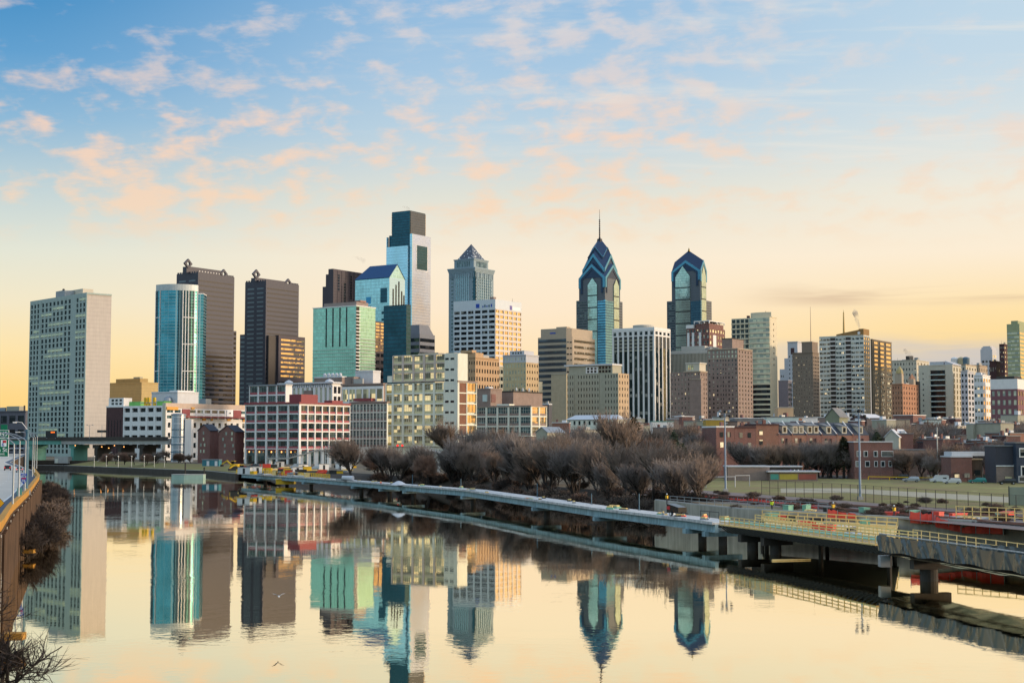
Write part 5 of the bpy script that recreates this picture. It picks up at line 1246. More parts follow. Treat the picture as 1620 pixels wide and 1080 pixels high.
for q0, q1 in ((1.0, 1.6), (Lv * .46, Lv * .50), (Lv - .5, Lv)): pier.box(q0, q1, 0, 1.0, 0, H)
for z in zz: pier.box(1.6, Lv * .46, .05, .99, z - .3, z + .3); pier.box(Lv * .5, Lv - .5, .05, .99, z - .3, z + .3)
b.part(pier, 'side_frame', cre2)
bp_ = brick('rust_panel_brick', (.24, .10, .055, 1), (.19, .08, .045, 1), (.22, .12, .08, 1))
for j in range(6):
    b.box('brick_panel', bp_, 1.62, Lv * .46 - .02, .35, .98, zz[j] + .32, zz[j + 1] - .32)
    w = (Lv * .5 - .5) / 3
    for k in range(3): q = Lv * .5 + k * w; b.box('side_window', g_sunset, q + .35, q + w - .35, .4, .9, zz[j] + 1.2, zz[j + 1] - .4)
b.part(MB().box(-.4, Lv, -.4, ue * 0 - .0 + -.001, H + .003, H + .8).box(1.01, Lv, 0.0, 9, H + .003, H + .8), 'roof_edge', brown_br)
# upper three storeys
zt = b.z(558); uL = b.u(618.5)
b.box('upper_wall', cream, 1.8, Lv * .55, .5, uL, H + .81, zt)
loft(b, 'L', ue, uL, H + .82, zt - .2, 5, 3, mat('pinkish_frame', (.60, .50, .42, 1), .7), MATS['cream_panel'], g_warm, .8, .80, 4, off=1.0)
b.box('corner_hut', cream, 1.2, 5, uL + .3, b.u(610.5), H + .82, b.z(591))
for p0, p1, y in ((656, 688, 555.5), (700, 714, 557)): b.box('roof_hut', beige, 3, 8, b.u(p1), b.u(p0), zt + .003, b.z(y))
# low white framed block and brown blocks behind it
b = B('loft_building', 'low white framed block with gold corner windows among the bare trees', 'loft building', 752, 840, 865.5, 660, 690, 642)
H, Lu, Lv = b.H, b.Lu, b.Lv; b.core(brown_br, .8); loft(b, 'L', 0, Lu, b.z(690), H - .3, 5, 3, cream, brown_br, g_teal, .8, .84, 4); loft(b, 'R', .8, Lv, b.z(690), H - .3, 2, 3, cream, brown_br, g_sunset, .8, .84, 3)
b.part(MB().box(-.3, Lv, -.3, Lu, H - .29, H + .5), 'roof_edge', brown_br); b.box('roof_hut', cream, 2, 8, b.u(803), b.u(783), H + .51, H + 1.6)
b = plain('brick_block', 'windowless dark brown brick block behind the low white framed block', 'building', (790, 812, 858), 630, 760, 620, brown_br, None, None, dep=0, cap=concrete_dk)
for k in range(7): b.part(MB().lathe((3 + k * 4.1, 2, b.H + .9), [(.5, 0), (.7, .7 + (k % 3) * .5), (.3, 1.4 + (k % 2))], 7), 'roof_vent', white_roof if k % 2 else concrete_dk)
b = plain('brick_block', 'brown brick block with a green tank and white roof huts beside the tall cream lofts', 'building', (754, 776, 794), 630, 745, 616, brown_br, None, None, dep=0)
b.box('roof_tank', mint_wall, -.5, 1.5, b.u(771), b.u(764), b.z(635), b.z(624)); b.box('brick_panel', red_br, .8, 6, -.3, -.003, b.z(636), b.z(623)); b.box('roof_hut', white_roof, 1, 6, 2, 5, b.H + .91, b.H + 2)
b = plain('office_block', 'dark block with a pale roof line beside the windowless tan slab', 'office block', (858, 868, 873), 650, 820, 640, mat('dull_dark_wall', (.09, .09, .10, 1), .8), (3, 6, g_band, .5, .5), None, cap=white_roof)
# cream hall with white roof
b = B('hall', 'long low cream hall with a white metal roof behind the bare trees', 'hall', 897, 977, 992, 668, 545, 663)
H, Lu, Lv = b.H, b.Lu, b.Lv; b.core(cream, .3); b.fac('L', 0, Lu, H - 3.2, H - .1, 10, 1, cream, g_dark, .42, .62, .3); b.part(MB().box(0, .298, 0, Lu, 0, H - 3.21).box(.3, Lv, 0, .298, 0, H), 'wall_face', cream)
rf = MB(); zr = b.z(655.5); rf.face([(-.6, -.5, H + .01), (-.6, Lu + .5, H + .01), (Lv * .5, Lu - 2, zr), (Lv * .5, 2, zr)]); rf.face([(Lv + .6, -.5, H + .01), (Lv * .5, 2, zr), (Lv * .5, Lu - 2, zr), (Lv + .6, Lu + .5, H + .01)]); rf.face([(-.6, -.5, H + .01), (Lv * .5, 2, zr), (Lv + .6, -.5, H + .01)]); rf.face([(-.6, Lu + .5, H + .01), (Lv + .6, Lu + .5, H + .01), (Lv * .5, Lu - 2, zr)]); rf.face([(-.6, -.5, H), (Lv + .6, -.5, H), (Lv + .6, Lu + .5, H), (-.6, Lu + .5, H)])
b.part(rf, 'roof', white_roof)
# glass roofed shed among the trees
b = gable_house(848, 866, 893, 682, 470, 684, 676, 'grey glass roofed shed among the bare riverside trees', greybeige, grey_metal, name='shed')
# ------------------------------------------------ brick terrace with dormers
def terrace():
    spec = [(1133, 1162, 'brick row house with flat white roof edge at the end of the terrace'), (1162, 1196, 'broad plain brick house with small gable windows in the terrace'),
            (1196, 1232, 'tall brick house with a stair slit window in the terrace'), (1232, 1253, 'brick row house with one big white dormer beside the tall plain one'), (1253, 1276, 'brick row house with twin pale dormers, second in the dormered run'),
            (1276, 1300, 'brick row house with pale dormer, third in the dormered run'), (1300, 1324, 'brick row house with pale dormer, fourth in the dormered run'), (1324, 1349, 'brick row house with white dormer, fifth in the dormered run'), (1349, 1375, 'brick row house with white dormer ending the dormered run')]
    for k, (x0, x1, lab) in enumerate(spec):
        D = 392 + k * 1.5; A = pt(x0, 690, D); Z = pt(x1 - .25, 690, D + 1.5); ang = math.atan2(Z.y - A.y, Z.x - A.x); w = (Z - A).length
        r = thing('row_house', lab, 'house', (A.x, A.y, GZ - .3), ang, 'brick terrace facing the playing field')
        ze = zat([676, 677, 672.5, 688, 688, 688, 688.5, 688.5, 688.5][k], D) - GZ + .3
        m = [red_br, red_br, orange_dk, red_br, orange_dk, red_br, red_br, orange_dk, red_br][k]
        MB().box(0, w, 0, 10, 0, ze).build('wall', m, r)
        if k < 3:
            MB().box(-.1, w + .1, -.25, 10, ze + .003, ze + .5).build('cornice', white_paint if k == 0 else dk_red_br, r)
            cols = (.3, .7) if k < 2 else (.22,)
            for c in cols:
                for f in range(3 if k == 2 else 2): MB().box(w * c - .55, w * c + .55, -.12, .02, ze - 3 - f * 3.2, ze - 1.4 - f * 3.2).build('window', g_flat, r)
            MB().box(w * .5, w * .5 + 1.0, 3, 4, ze + .5, ze + 1.8).build('chimney', red_br, r)
        else:
            zr = ze + 4.2; rf = MB()
            rf.prism([(0, 0), (w, 0), (w, 6), (0, 6)], ze + .003, [ze + .2, ze + .2, zr, zr]); rf.build('roof', slate, r)
            MB().box(-.18, .18, -.3, 6.2, ze + .004, ze + .5).build('party_wall', red_br, r)
            q = MB(); q.prism([(.0, .2), (.25, .2), (.25, 6), (.0, 6)], ze + .25, [ze + .6, ze + .6, zr + .5, zr + .5]); q.build('roof_kerb', white_paint, r)
            for c in ((.3, .72) if k in (4, 5) else (.55,)):
                MB().box(w * c - .9, w * c + .9, .6, 4, ze + .5, ze + 2.9).build('dormer', beige_lt, r); MB().box(w * c - .45, w * c + .45, .5, .62, ze + 1.0, ze + 2.5).build('dormer_window', g_dark, r); MB().prism([(w * c - 1.1, .35), (w * c + 1.1, .35), (w * c + 1.1, 5), (w * c - 1.1, 5)], [ze + 2.91] * 4, [ze + 3.0, ze + 3.0, ze + 3.9, ze + 3.9]).build('dormer_roof', grey_roof, r)
            for c in (.28, .7):
                for f in range(2): MB().box(w * c - .45, w * c + .45, -.1, .02, ze - 2.6 - f * 3.1, ze - 1.0 - f * 3.1).build('window', g_flat, r)
            MB().box(w * .6, w * .6 + 1.3, -.5, .02, 3, ze - 1).build('bay', m, r)
orange_dk = brick('rust_brick', (.27, .10, .055, 1), (.21, .08, .045, 1)); terrace()
# low flat buildings in front of the terrace and pale roofs behind it
def block(name, label, cat, x0, x1, D, ytop, m, roof, zb=GZ - .3, dep=9, group=None, tilt=0.0, wins=None, wm=None, over=.2):
    A = pt(x0, 700, D); Z = pt(x1, 700, D + tilt); ang = math.atan2(Z.y - A.y, Z.x - A.x); w = (Z - A).length; H = zat(ytop, D) - zb
    r = thing(name, label, cat, (A.x, A.y, zb), ang, group)
    MB().box(0, w, 0, dep, 0, H).build('wall', m, r); MB().box(-over, w + over, -over, dep + over, H + .003, H + .35).build('roof', roof, r)
    if wins:
        nc, z0, wh, fw = wins
        for i in range(nc): c = w * (i + .5) / nc; MB().box(c - w / nc * fw / 2, c + w / nc * fw / 2, -.09, .02, z0, z0 + wh).build('window', wm or g_flat, r)
    return r, w, H
r, w, H = block('field_house', 'low brown field house with a thin white roof beside the goal frames', 'pavilion', 1151, 1217, 352, 738.5, brown_br, white_roof, dep=8)
r, w, H = block('mural_shed', 'low shed with a painted mural wall behind the playing field', 'shed', 1217.5, 1293, 350, 746.5, brown_br, white_roof, dep=6, over=.6)
for k, (q0, q1, m) in enumerate(((.01, .18, mat('mural_teal', (.08, .32, .26, 1), .6)), (.2, .58, mat('mural_yellow', (.48, .38, .06, 1), .6)), (.6, .97, mat('mural_red', (.36, .10, .07, 1), .6)))): MB().box(w * q0, w * q1, -.06, -.004, .7, H - .5).build('mural_panel', m, r)
r, w, H = block('graffiti_wall', 'dark upper wall with purple graffiti over the mural shed', 'wall', 1217.5, 1268, 359, 738.5, concrete_dk, white_roof, dep=5)
for k in range(6): MB().tube((w * (.62 + .06 * k), -.1, H - 2.0 + (k % 2) * .5), (w * (.65 + .06 * k), -.1, H - .7 - (k % 2) * .4), .22, .18, 5).build('graffiti', mat('graffiti_violet', (.28, .12, .5, 1), .6) if k == 0 else (MATS['graffiti_violet'] if k % 2 else sign_white), r)
r, w, H = block('brick_house', 'two storey brick house with white framed windows behind the field', 'house', 1351, 1412, 366, 699.5, red_br, white_roof, dep=9)
for c, f, ww in ((.12, 1, .9), (.30, 1, .9), (.56, 1, .9), (.86, 1, 3.2), (.10, 0, 1.2), (.34, 0, 1.1), (.56, 0, .7), (.74, 0, .9), (.93, 0, .7)):
    z = H - 4.0 if f else H - 6.9; MB().box(w * c - ww / 2 - .15, w * c + ww / 2 + .15, -.08, .01, z - .15, z + 1.55).build('window_frame', white_paint, r); MB().box(w * c - ww / 2, w * c + ww / 2, -.12, -.07, z, z + 1.4).build('window', g_dark, r)
block('brick_house', 'low wide brick house under bare trees beside the white framed one', 'house', 1413, 1466, 372, 712, brown_br, grey_roof, dep=8, wins=(4, 3.4, 1.3, .3))
r, w, H = block('brick_house', 'brick house with a snowy white flat roof behind the parked cars', 'house', 1504, 1537, 345, 723, red_br, white_roof, dep=9, wins=(2, 1.4, 1.2, .5)); MB().box(.5, w + 5, 1, 8, H + .36, H + 1.5).build('roof_box', white_roof, r)
block('porch_house', 'dark porch house with slatted side beside the snowy roofed house', 'house', 1537.5, 1553, 347, 727, concrete_dk, beige_lt, dep=7, wins=(1, 2.0, 1.4, .6))
r, w, H = block('dark_house', 'dark shingle sided house with brick ground floor near the edge', 'house', 1575, 1607, 335, 706, mat('dark_shingle', (.055, .055, .07, 1), .7), grey_roof, dep=9)
MB().box(.0, w, -.2, -.003, 0, H * .47).build('brick_front', brown_br, r); MB().box(-.1, w + .2, -.5, -.21, H * .47 + .01, H * .47 + .3).build('porch_band', white_paint, r); MB().box(w * .4, w * .75, -.3, -.21, .4, 2.0).build('lit_window', g_warm, r); MB().tube((w - .3, -.4, 0), (w - .3, -.4, H * .47), .1, .1, 5).build('porch_post', white_paint, r)
r, w, H = block('row_house', 'dark blue and brick house cut by the edge of the view', 'house', 1607.5, 1650, 333, 701, mat('navy_siding', (.03, .045, .075, 1), .6), grey_roof, dep=9)
for q0, q1, z0, z1, m in ((.1, .6, H - 3.6, H - 1.2, white_paint), (.15, .55, H - 8.6, H - 5.8, white_paint), (.05, .95, .6, 2.2, pg)): MB().box(w * q0, w * q1, -.1, -.01, z0, z1).build('window_frame', m, r); MB().box(w * q0 + .3, w * q1 - .3, -.14, -.09, z0 + .3, z1 - .3).build('window', g_dark, r)
gable_house(1531, 1566, 1580, 700, 410, 705, 692, 'brick gabled house with a snowy roof and one white window', red_br, white_roof).box('window', sign_white, -.1, .02, 5, 6.6, 7.0, 9.0)
gable_house(1573, 1602, 1622, 700, 440, 703, 687, 'cream gabled house with a snowy roof', beige_lt, white_roof)
gable_house(1400, 1422, 1440, 700, 430, 691, 680, 'white gabled house with pale roof behind the bare bushes', beige_lt, white_roof)
gable_house(1306, 1328, 1341, 668, 480, 659, 646, 'green grey gabled chapel behind the dormered terrace', mat('sage_wall', (.24, .25, .17, 1), .8), grey_roof, name='chapel', gable='L')
gable_house(1345, 1375, 1400, 668, 520, 662, 655, 'dark brick building with white roof behind the terrace', dk_red_br, white_roof, name='hall')
block('flat_block', 'pale green flat block with white rim behind the terrace roofs', 'building', 1163, 1209, 520, 662, grey_roof, white_roof, dep=14, wins=(6, 6.0, 1.4, .5)); block('flat_block', 'sage flat roofed block behind the dormered terrace', 'building', 1213, 1264, 540, 660, mint_wall, grey_roof, dep=14)
block('flat_block', 'small peach block with a black flue beside the brown masted tower', 'building', 1231, 1256, 600, 645, mat('peach_render', (.62, .42, .25, 1), .8), beige_lt, dep=9, wins=(3, 12.5, 1.0, .2)); block('flat_block', 'low white block under the brown masted tower', 'building', 1267, 1294, 560, 661, white_paint, white_roof, dep=10, wins=(6, 10, 1.2, .4))
block('flat_block', 'mustard fronted shop block behind the light mast', 'building', 1117, 1146, 500, 664, mat('mustard_wall', (.42, .28, .05, 1), .8), white_roof, dep=9, wins=(5, 10, 2, .4)); block('flat_block', 'teal roofed pale block below the white ribbed tower', 'building', 1032, 1066, 560, 667, white_paint, green_steel, dep=10, wins=(5, 10, 1.5, .5))
block('brick_block', 'long brown brick block with a pale stepped front below the orange block', 'building', 1372, 1400, 520, 662, brown_br, grey_roof, dep=10); block('brick_block', 'tan stepped brick block behind the white gabled house', 'building', 1400, 1440, 500, 664, beige, grey_roof, dep=10)
block('brick_block', 'low dark brick warehouse between the white slab tower and snowy roofs', 'warehouse', 1522, 1592, 520, 679, dk_red_br, slate, dep=20); block('brick_block', 'low blue roofed block in front of the white slab tower', 'building', 1465, 1490, 560, 664, mint_wall, slate, dep=10)
fr = random.Random(21); fillm = [red_br, brown_br, orange_dk, beige_lt, dk_red_br, red_br, greybeige]; fillr = [white_roof, grey_roof, slate, grey_roof]
for k in range(80):
    D = fr.uniform(470, 880); x0 = fr.uniform(1010, 1625) if k < 66 else fr.uniform(860, 1010); wpx = fr.uniform(14, 30)
    r, w, H = block('town_house', 'small low town house in the crowded blocks at the foot of the towers', 'house', x0, x0 + wpx, D, fr.uniform(666, 682) - (D - 560) * .016, fr.choice(fillm), fr.choice(fillr), dep=fr.uniform(8, 13), group='low town houses below the towers', tilt=fr.uniform(-4, 6), wins=(fr.randint(2, 4), fr.uniform(7, 9), 1.5, .4))
    MB().box(w * .2, w * .2 + .9, 2, 2.9, H + .36, H + 1.7).build('chimney', red_br, r); MB().box(w * .55, w * .8, 3, 5.5, H + .37, H + 1.3).build('roof_hut', fr.choice((white_roof, grey_metal, concrete)), r)
for k in range(26):
    D = fr.uniform(388, 470); x0 = (fr.uniform(1395, 1640) if k < 18 else fr.uniform(1085, 1150)); wpx = fr.uniform(16, 34)
    r, w, H = block('town_house', 'small low town house in the crowded blocks at the foot of the towers', 'house', x0, x0 + wpx, D, fr.uniform(690, 706) - (D - 388) * .15, fr.choice((red_br, dk_red_br, brown_br, red_br, orange_dk)), fr.choice(fillr), dep=fr.uniform(8, 11), group='low town houses below the towers', tilt=fr.uniform(-3, 4), wins=(fr.randint(2, 3), fr.uniform(4, 5.5), 1.5, .35))
    MB().box(w * .15, w * .15 + .8, 2, 2.8, H + .36, H + 1.9).build('chimney', red_br, r); MB().box(w * .5, w * .7, 3, 5, H + .37, H + 1.2).build('roof_hut', fr.choice((white_roof, grey_metal)), r)
for k in range(74):
    D = fr.uniform(480, 860); x0 = fr.uniform(1055, 1640); wpx = fr.uniform(10, 24)
    r, w, H = block('town_house', 'small low town house in the crowded blocks at the foot of the towers', 'house', x0, x0 + wpx, D, fr.uniform(658, 684) - (D - 480) * .012, fr.choice(fillm + [greybeige, beige_lt]), fr.choice(fillr + [white_paint, white_roof]), dep=fr.uniform(7, 12), group='low town houses below the towers', tilt=fr.uniform(-6, 8), wins=(fr.randint(2, 3), fr.uniform(9, 11), 1.5, .4))
    if k % 2: MB().box(w * .3, w * .5, 2, 4, H + .37, H + fr.uniform(1.2, 2.6)).build('roof_hut', fr.choice((white_roof, grey_metal, red_br)), r)
# ================================================================== highway on the left bank
RZ = 6.5
edge = [(-31, 75, RZ), (-40, 108, RZ), (-45.6, 129, RZ), (-56, 162, RZ), (-69.5, 208, RZ), (-94, 288, RZ), (-121, 366, RZ), (-166, 480, RZ), (-200, 590, RZ), (-240, 720, RZ)]
edge = [(*mv(p[:2]), RZ) for p in edge]
inner = [(p[0] - 17, p[1] - 5, RZ) for p in edge]
strip('expressway', inner, edge, asphalt)
white_line = mat('road_line', (.75, .75, .72, 1), .8, var=.1)
def line_off(d0, d1, name, z=.005): strip(name, [(p[0] - d1, p[1] - d1 * .3, RZ) for p in edge], [(p[0] - d0, p[1] - d0 * .3, RZ) for p in edge], white_line, dz=z)
line_off(2.2, 2.42, 'edge_line')
for d0 in (6.0, 9.7):
    pts = along([(p[0] - d0, p[1] - d0 * .3, RZ + .005) for p in edge], 5.0); mb = MB()
    for i in range(0, len(pts) - 1, 3):
        a, dd = pts[i]; n = Vector((dd.y, -dd.x, 0)) * .08; q = a + dd * 3; mb.face([a - n, a + n, q + n, q - n])
    structure(mb.build('lane_marking', white_line))
sh = MB()
for i in range(len(edge) - 1):
    for a, c in ((edge[i], edge[i + 1]),): sh.face([(a[0] - 2.15, a[1] - .6, RZ + .003), (a[0] - .4, a[1], RZ + .003), (c[0] - .4, c[1], RZ + .003), (c[0] - 2.15, c[1] - .6, RZ + .003)])
structure(sh.build('road_shoulder', mat('shoulder', (.10, .12, .15, 1), .9, var=.2, streak=0)))
# parapet, wall and drain pipes
par = thing('parapet_wall', 'ochre concrete parapet along the river side of the expressway', 'parapet', (edge[0][0], edge[0][1], RZ))
o0 = Vector(edge[0]); mb = MB(); cp = MB(); fa = MB()
for (a, _), (c, __) in zip(along(edge[:7], 8)[:-1], along(edge[:7], 8)[1:]):
    mb.beam(a - o0 + Vector((0, 0, .42)), c - o0 + Vector((0, 0, .42)), .45, .84); cp.beam(a - o0 + Vector((.05, 0, .93)), c - o0 + Vector((.05, 0, .93)), .62, .17)
mb.build('parapet', ochre, par); cp.build('coping', ochre, par)
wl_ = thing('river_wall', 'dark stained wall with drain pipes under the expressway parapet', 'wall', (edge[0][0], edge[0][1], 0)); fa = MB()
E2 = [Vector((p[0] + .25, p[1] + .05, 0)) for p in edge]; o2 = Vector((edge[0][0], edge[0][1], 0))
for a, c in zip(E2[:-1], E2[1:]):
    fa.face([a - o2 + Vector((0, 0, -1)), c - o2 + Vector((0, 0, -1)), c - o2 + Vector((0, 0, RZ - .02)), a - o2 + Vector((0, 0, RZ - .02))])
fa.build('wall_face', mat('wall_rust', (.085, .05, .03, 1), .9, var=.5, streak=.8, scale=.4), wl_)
for i, (a, dd) in enumerate(along([(p.x + .15, p.y, 0) for p in E2[:6]], 2.6)):
    q = a - o2
    if i % 5 == 2:
        zj = 3.2; s_ = dd * .6; pb = MB(); pb.tube(q + Vector((.15, 0, RZ)), q + Vector((.15, 0, zj)), .09, .09, 6); pb.tube(q + Vector((.15, 0, zj)), q + s_ + Vector((.15, 0, zj - .5)), .09, .09, 6); pb.tube(q + s_ + Vector((.15, 0, zj - .5)), q + s_ + Vector((.15, 0, -.5)), .09, .09, 6); pb.build('drain_pipe', concrete, wl_)
    else: MB().box(q.x, q.x + .35, q.y - .22, q.y + .22, -1, RZ - .1).build('pilaster', MATS['wall_rust'], wl_)
for px, py in ((40, 868), (12, 1000)):
    g_ = gnd(px, py, 1.2); MB().box(g_.x - o2.x - .2, g_.x - o2.x + 1.2, g_.y - o2.y - .5, g_.y - o2.y + .5, .7, 1.2).build('ledge_block', ochre, wl_)
# street lamps of the expressway
def lamp(label, px_b, D, ztop, arm, grp='tall curved lamps along the expressway', zb=RZ + 1.0):
    p = pt(px_b, 800, D); r = thing('street_lamp', label, 'street lamp', (p.x, p.y, zb), 0, grp); h = ztop - zb
    MB().tube((0, 0, 0), (0, 0, h - 1.2), .13, .09, 7).build('pole', grey_metal, r)
    am_ = MB(); prev = Vector((0, 0, h - 1.2))
    for k in range(1, 7):
        q = k / 6; cur = Vector((-arm * q ** 1.3 if arm > 0 else -arm * q ** 1.3, 0, h - 1.2 + 1.2 * math.sin(q * math.pi / 2))); am_.tube(prev, cur, .08, .07, 6); prev = cur
    am_.build('arm', grey_metal, r); s_ = -1 if arm > 0 else 1
    MB().box(min(prev.x, prev.x + s_ * .9), max(prev.x, prev.x + s_ * .9), -.18, .18, h - .12, h + .06).build('lamp_head', white_paint, r); return r
lamp('tall curved street lamp, first along the expressway parapet', 20, 163, zat(686, 163), 3.2); lamp('tall curved street lamp, second along the expressway parapet', 29, 184, zat(683, 184), 3.6); lamp('tall curved street lamp just before the green sign post', 38.5, 204, zat(684, 204), 3.8)
for k, (px, D) in enumerate(((50, 275), (53, 308), (56.5, 345))): lamp('small distant street lamp beyond the green sign post', px, D, zat(683, D), 2.8)
# sign post, green sign, shields
p = pt(42, 740, 212); r = thing('sign_gantry', 'thick blue grey steel post carrying the green highway sign', 'sign post', (p.x, p.y, RZ + .6)); hp = zat(673, 212) - RZ - .6
MB().tube((0, 0, 0), (0, 0, hp - 1), .33, .28, 12).build('post', blue_metal, r); MB().tube((0, 0, hp - 1), (0, 0, hp - .6), .36, .36, 12).build('post_cap', blue_metal, r); MB().box(-.55, .55, -.55, .55, -.6, .15).build('base_plate', grey_metal, r)
for z in (zat(693, 212), zat(709, 212)): MB().tube((0, 0, z - RZ - .6), (-7.6, 0, z - RZ - .6), .13, .11, 8).build('cross_arm', grey_metal, r); MB().tube((0, 0, z - RZ - .8), (0, 0, z - RZ - .35), .4, .4, 10).build('collar', blue_metal, r)
MB().tube((0, 0, hp - .6), (-.9, 0, hp + .5), .06, .05, 5).tube((-.9, 0, hp + .5), (-1.9, 0, hp + .6), .05, .05, 5).box(-2.3, -1.8, -.15, .15, hp + .4, hp + .62).build('camera_arm', white_paint, r)
def text(body, size, loc, m, parent, name='lettering', rz=0):
    cu = bpy.data.curves.new(name, 'FONT'); cu.body = body; cu.size = size; cu.align_x = 'CENTER'; cu.align_y = 'CENTER'; cu.extrude = .01
    tmp = bpy.data.objects.new('lettering_curve', cu); COL.objects.link(tmp); dg = bpy.context.evaluated_depsgraph_get()
    me = bpy.data.meshes.new_from_object(tmp.evaluated_get(dg)); bpy.data.objects.remove(tmp); me.materials.clear(); o = bpy.data.objects.new(name, me)
    COL.objects.link(o); o.data.materials.append(m); o.parent = parent; o.location = loc; o.rotation_euler = (R(90), 0, rz); return o
D = 211.5; pl = pt(-14, 700, D); pr = pt(13, 700, D); zt, zb_ = zat(693.5, D), zat(721.5, D); w = pr.x - pl.x
r = thing('highway_sign', 'green highway exit sign with a shield over the expressway', 'road sign', (pl.x, pl.y, zb_)); h = zt - zb_
MB().box(-.08, w + .08, .0, .1, -.08, h + .08).build('sign_border', sign_white, r); MB().box(0, w, -.03, -.002, 0, h).build('sign_panel', sign_green, r)
MB().box(w * .3, w + .06, .0, .1, h + .1, h + 1.35).build('tab_border', sign_white, r); MB().box(w * .3 + .07, w, -.03, -.002, h + .17, h + 1.28).build('exit_tab', sign_green, r); MB().box(w * .55, w - .2, -.03, .06, h + 1.4, h + 2.2).build('upper_tab', sign_green, r)
text('345', .95, (w - .85, -.045, h + .72), sign_white, r); text('30th St', .95, (w - 1.5, -.045, h * .36), sign_white, r); text('exit', .5, (w - .9, -.045, h * .14), sign_white, r)
MB().box(w - 1.15, w - .25, -.05, -.031, h * .55, h * .93).build('shield', sign_white, r); MB().box(w - .85, w - .30, -.07, -.051, h * .76, h * .90).build('shield_top', sign_red, r); text('6', .75, (w - .78, -.08, h * .66), sign_blue, r)
def shield(px, py, D, label, rz=0):
    p = pt(px, py, D); r = thing('route_shield', label, 'road sign', (p.x, p.y, p.z), rz)
    mb = MB(); P = [(-.42, .25), (-.3, .48), (0, .42), (.3, .48), (.42, .25), (.36, -.15), (0, -.55), (-.36, -.15)]
    n = len(P); mb.v += [(x, -.03, z) for x, z in P] + [(x, .02, z) for x, z in P]; mb.f += [tuple(range(n)), tuple(range(2 * n - 1, n - 1, -1))] + [(i, n + i, n + (i + 1) % n, (i + 1) % n) for i in range(n)]; mb.mi += [0] * (n + 2)
    mb.build('shield_plate', sign_blue, r); MB().box(-.32, .32, -.045, -.031, .2, .36).build('red_bar', sign_red, r); text('76', .55, (0, -.05, -.08), sign_white, r)
    MB().box(-.45, .45, -.03, .02, .62, 1.0).build('direction_plate', sign_blue, r); text('EAST', .27, (0, -.045, .8), sign_white, r); MB().box(-.05, .05, .021, .1, -1.8, 1.0).build('post', grey_metal, r); return r
shield(37.5, 759.5, 197, 'blue and red interstate shield with a direction plate at the sign post')
p = pt(31, 771, 188); r = thing('marker_sign', 'small plain green marker below the interstate shield', 'road sign', (p.x, p.y, RZ)); MB().box(-.35, .35, -.03, .02, .9, 2.0).build('plate', green_steel, r); MB().box(-.05, .05, .021, .1, 0, 1.9).build('post', grey_metal, r)
p = pt(-1.5, 795.5, 150); r = thing('warning_sign', 'yellow diamond warning sign at the edge of the expressway', 'road sign', (p.x, p.y, RZ)); h = p.z - RZ
for q, y, m in ((.62, -.02, sign_black), (.55, -.045, sign_yellow)):
    mb = MB(); mb.v += [(-q, y, h), (0, y, h - q), (q, y, h), (0, y, h + q), (-q, y + .02, h), (0, y + .02, h - q), (q, y + .02, h), (0, y + .02, h + q)]; mb.f += [(0, 1, 2, 3), (7, 6, 5, 4), (0, 4, 5, 1), (1, 5, 6, 2), (2, 6, 7, 3), (3, 7, 4, 0)]; mb.mi += [0] * 6; mb.build('sign_face' if y < -.03 else 'sign_border', m, r)
MB().box(-.05, .05, .001, .1, 0, h).build('post', grey_metal, r)
# cars
def car(label, p, rz, paint, kind='hatch', group=None, z=RZ, lights=True, name='car'):
    r = thing(name, label, 'car', (p.x, p.y, z), rz, group)
    L = 4.5; w = .9; hh = 1.48 if kind != 'van' else 2.0
    prof = {'hatch': [(0, .35), (0, .8), (.1, .95), (.35, 1.42), (.9, hh), (2.3, hh), (3.2, .98), (4.2, .85), (4.5, .6), (4.45, .35)], 'van': [(0, .35), (0, 1.2), (.08, 1.9), (.5, hh), (3.3, hh), (3.9, 1.2), (4.7, 1.05), (4.9, .7), (4.85, .35)]}[kind]
    mb = MB(); n = len(prof)
    for x, s_ in ((-w, 1), (w, 1)): mb.v += [(x * (.86 if z_ > 1.1 else 1), y - 2.25, z_) for y, z_ in prof]
    mb.f += [tuple(range(n - 1, -1, -1)), tuple(range(n, 2 * n))] + [(i, (i + 1) % n, n + (i + 1) % n, n + i) for i in range(n)]; mb.mi += [0] * (n + 2); mb.build('body', paint, r)
    MB().face([(-.68, -2.2, .98), (.68, -2.2, .98), (.62, -1.93, 1.38), (-.62, -1.93, 1.38)]).build('rear_window', g_band, r)
    MB().face([(-.66, .98, 1.0), (-.66, .1, 1.44), (.66, .1, 1.44), (.66, .98, 1.0)]).build('windscreen', g_band, r)
    for s_ in (-1, 1):
        MB().box(s_ * .80 - .012, s_ * .80 + .012, -1.6, .5, .98, 1.34).build('side_window', g_band, r)
        if lights: MB().box(s_ * .72 - .14, s_ * .72 + .14, -2.29, -2.24, .72, .92).build('tail_light', tail_on, r)
        for y in (-1.45, 1.35): o = MB().tube((s_ * .80 - .12, y, .33), (s_ * .80 + .12, y, .33), .33, .33, 14).build('wheel', rubber, r); MB().tube((s_ * .80 - .13, y, .33), (s_ * .80 + .13, y, .33), .19, .19, 10).build('rim', car_silver, o)
    MB().box(-.5, .5, -2.30, -2.24, .4, .62).build('bumper', dark_metal, r); return r
car('black car with lit tail lamps driving away on the expressway', gnd(12, 743.5, RZ), R(17), car_black); car('silver white car driving away beside the green sign post', gnd(31, 746.5, RZ), R(17), car_silver)
pk = 'cars parked along the street behind the field'
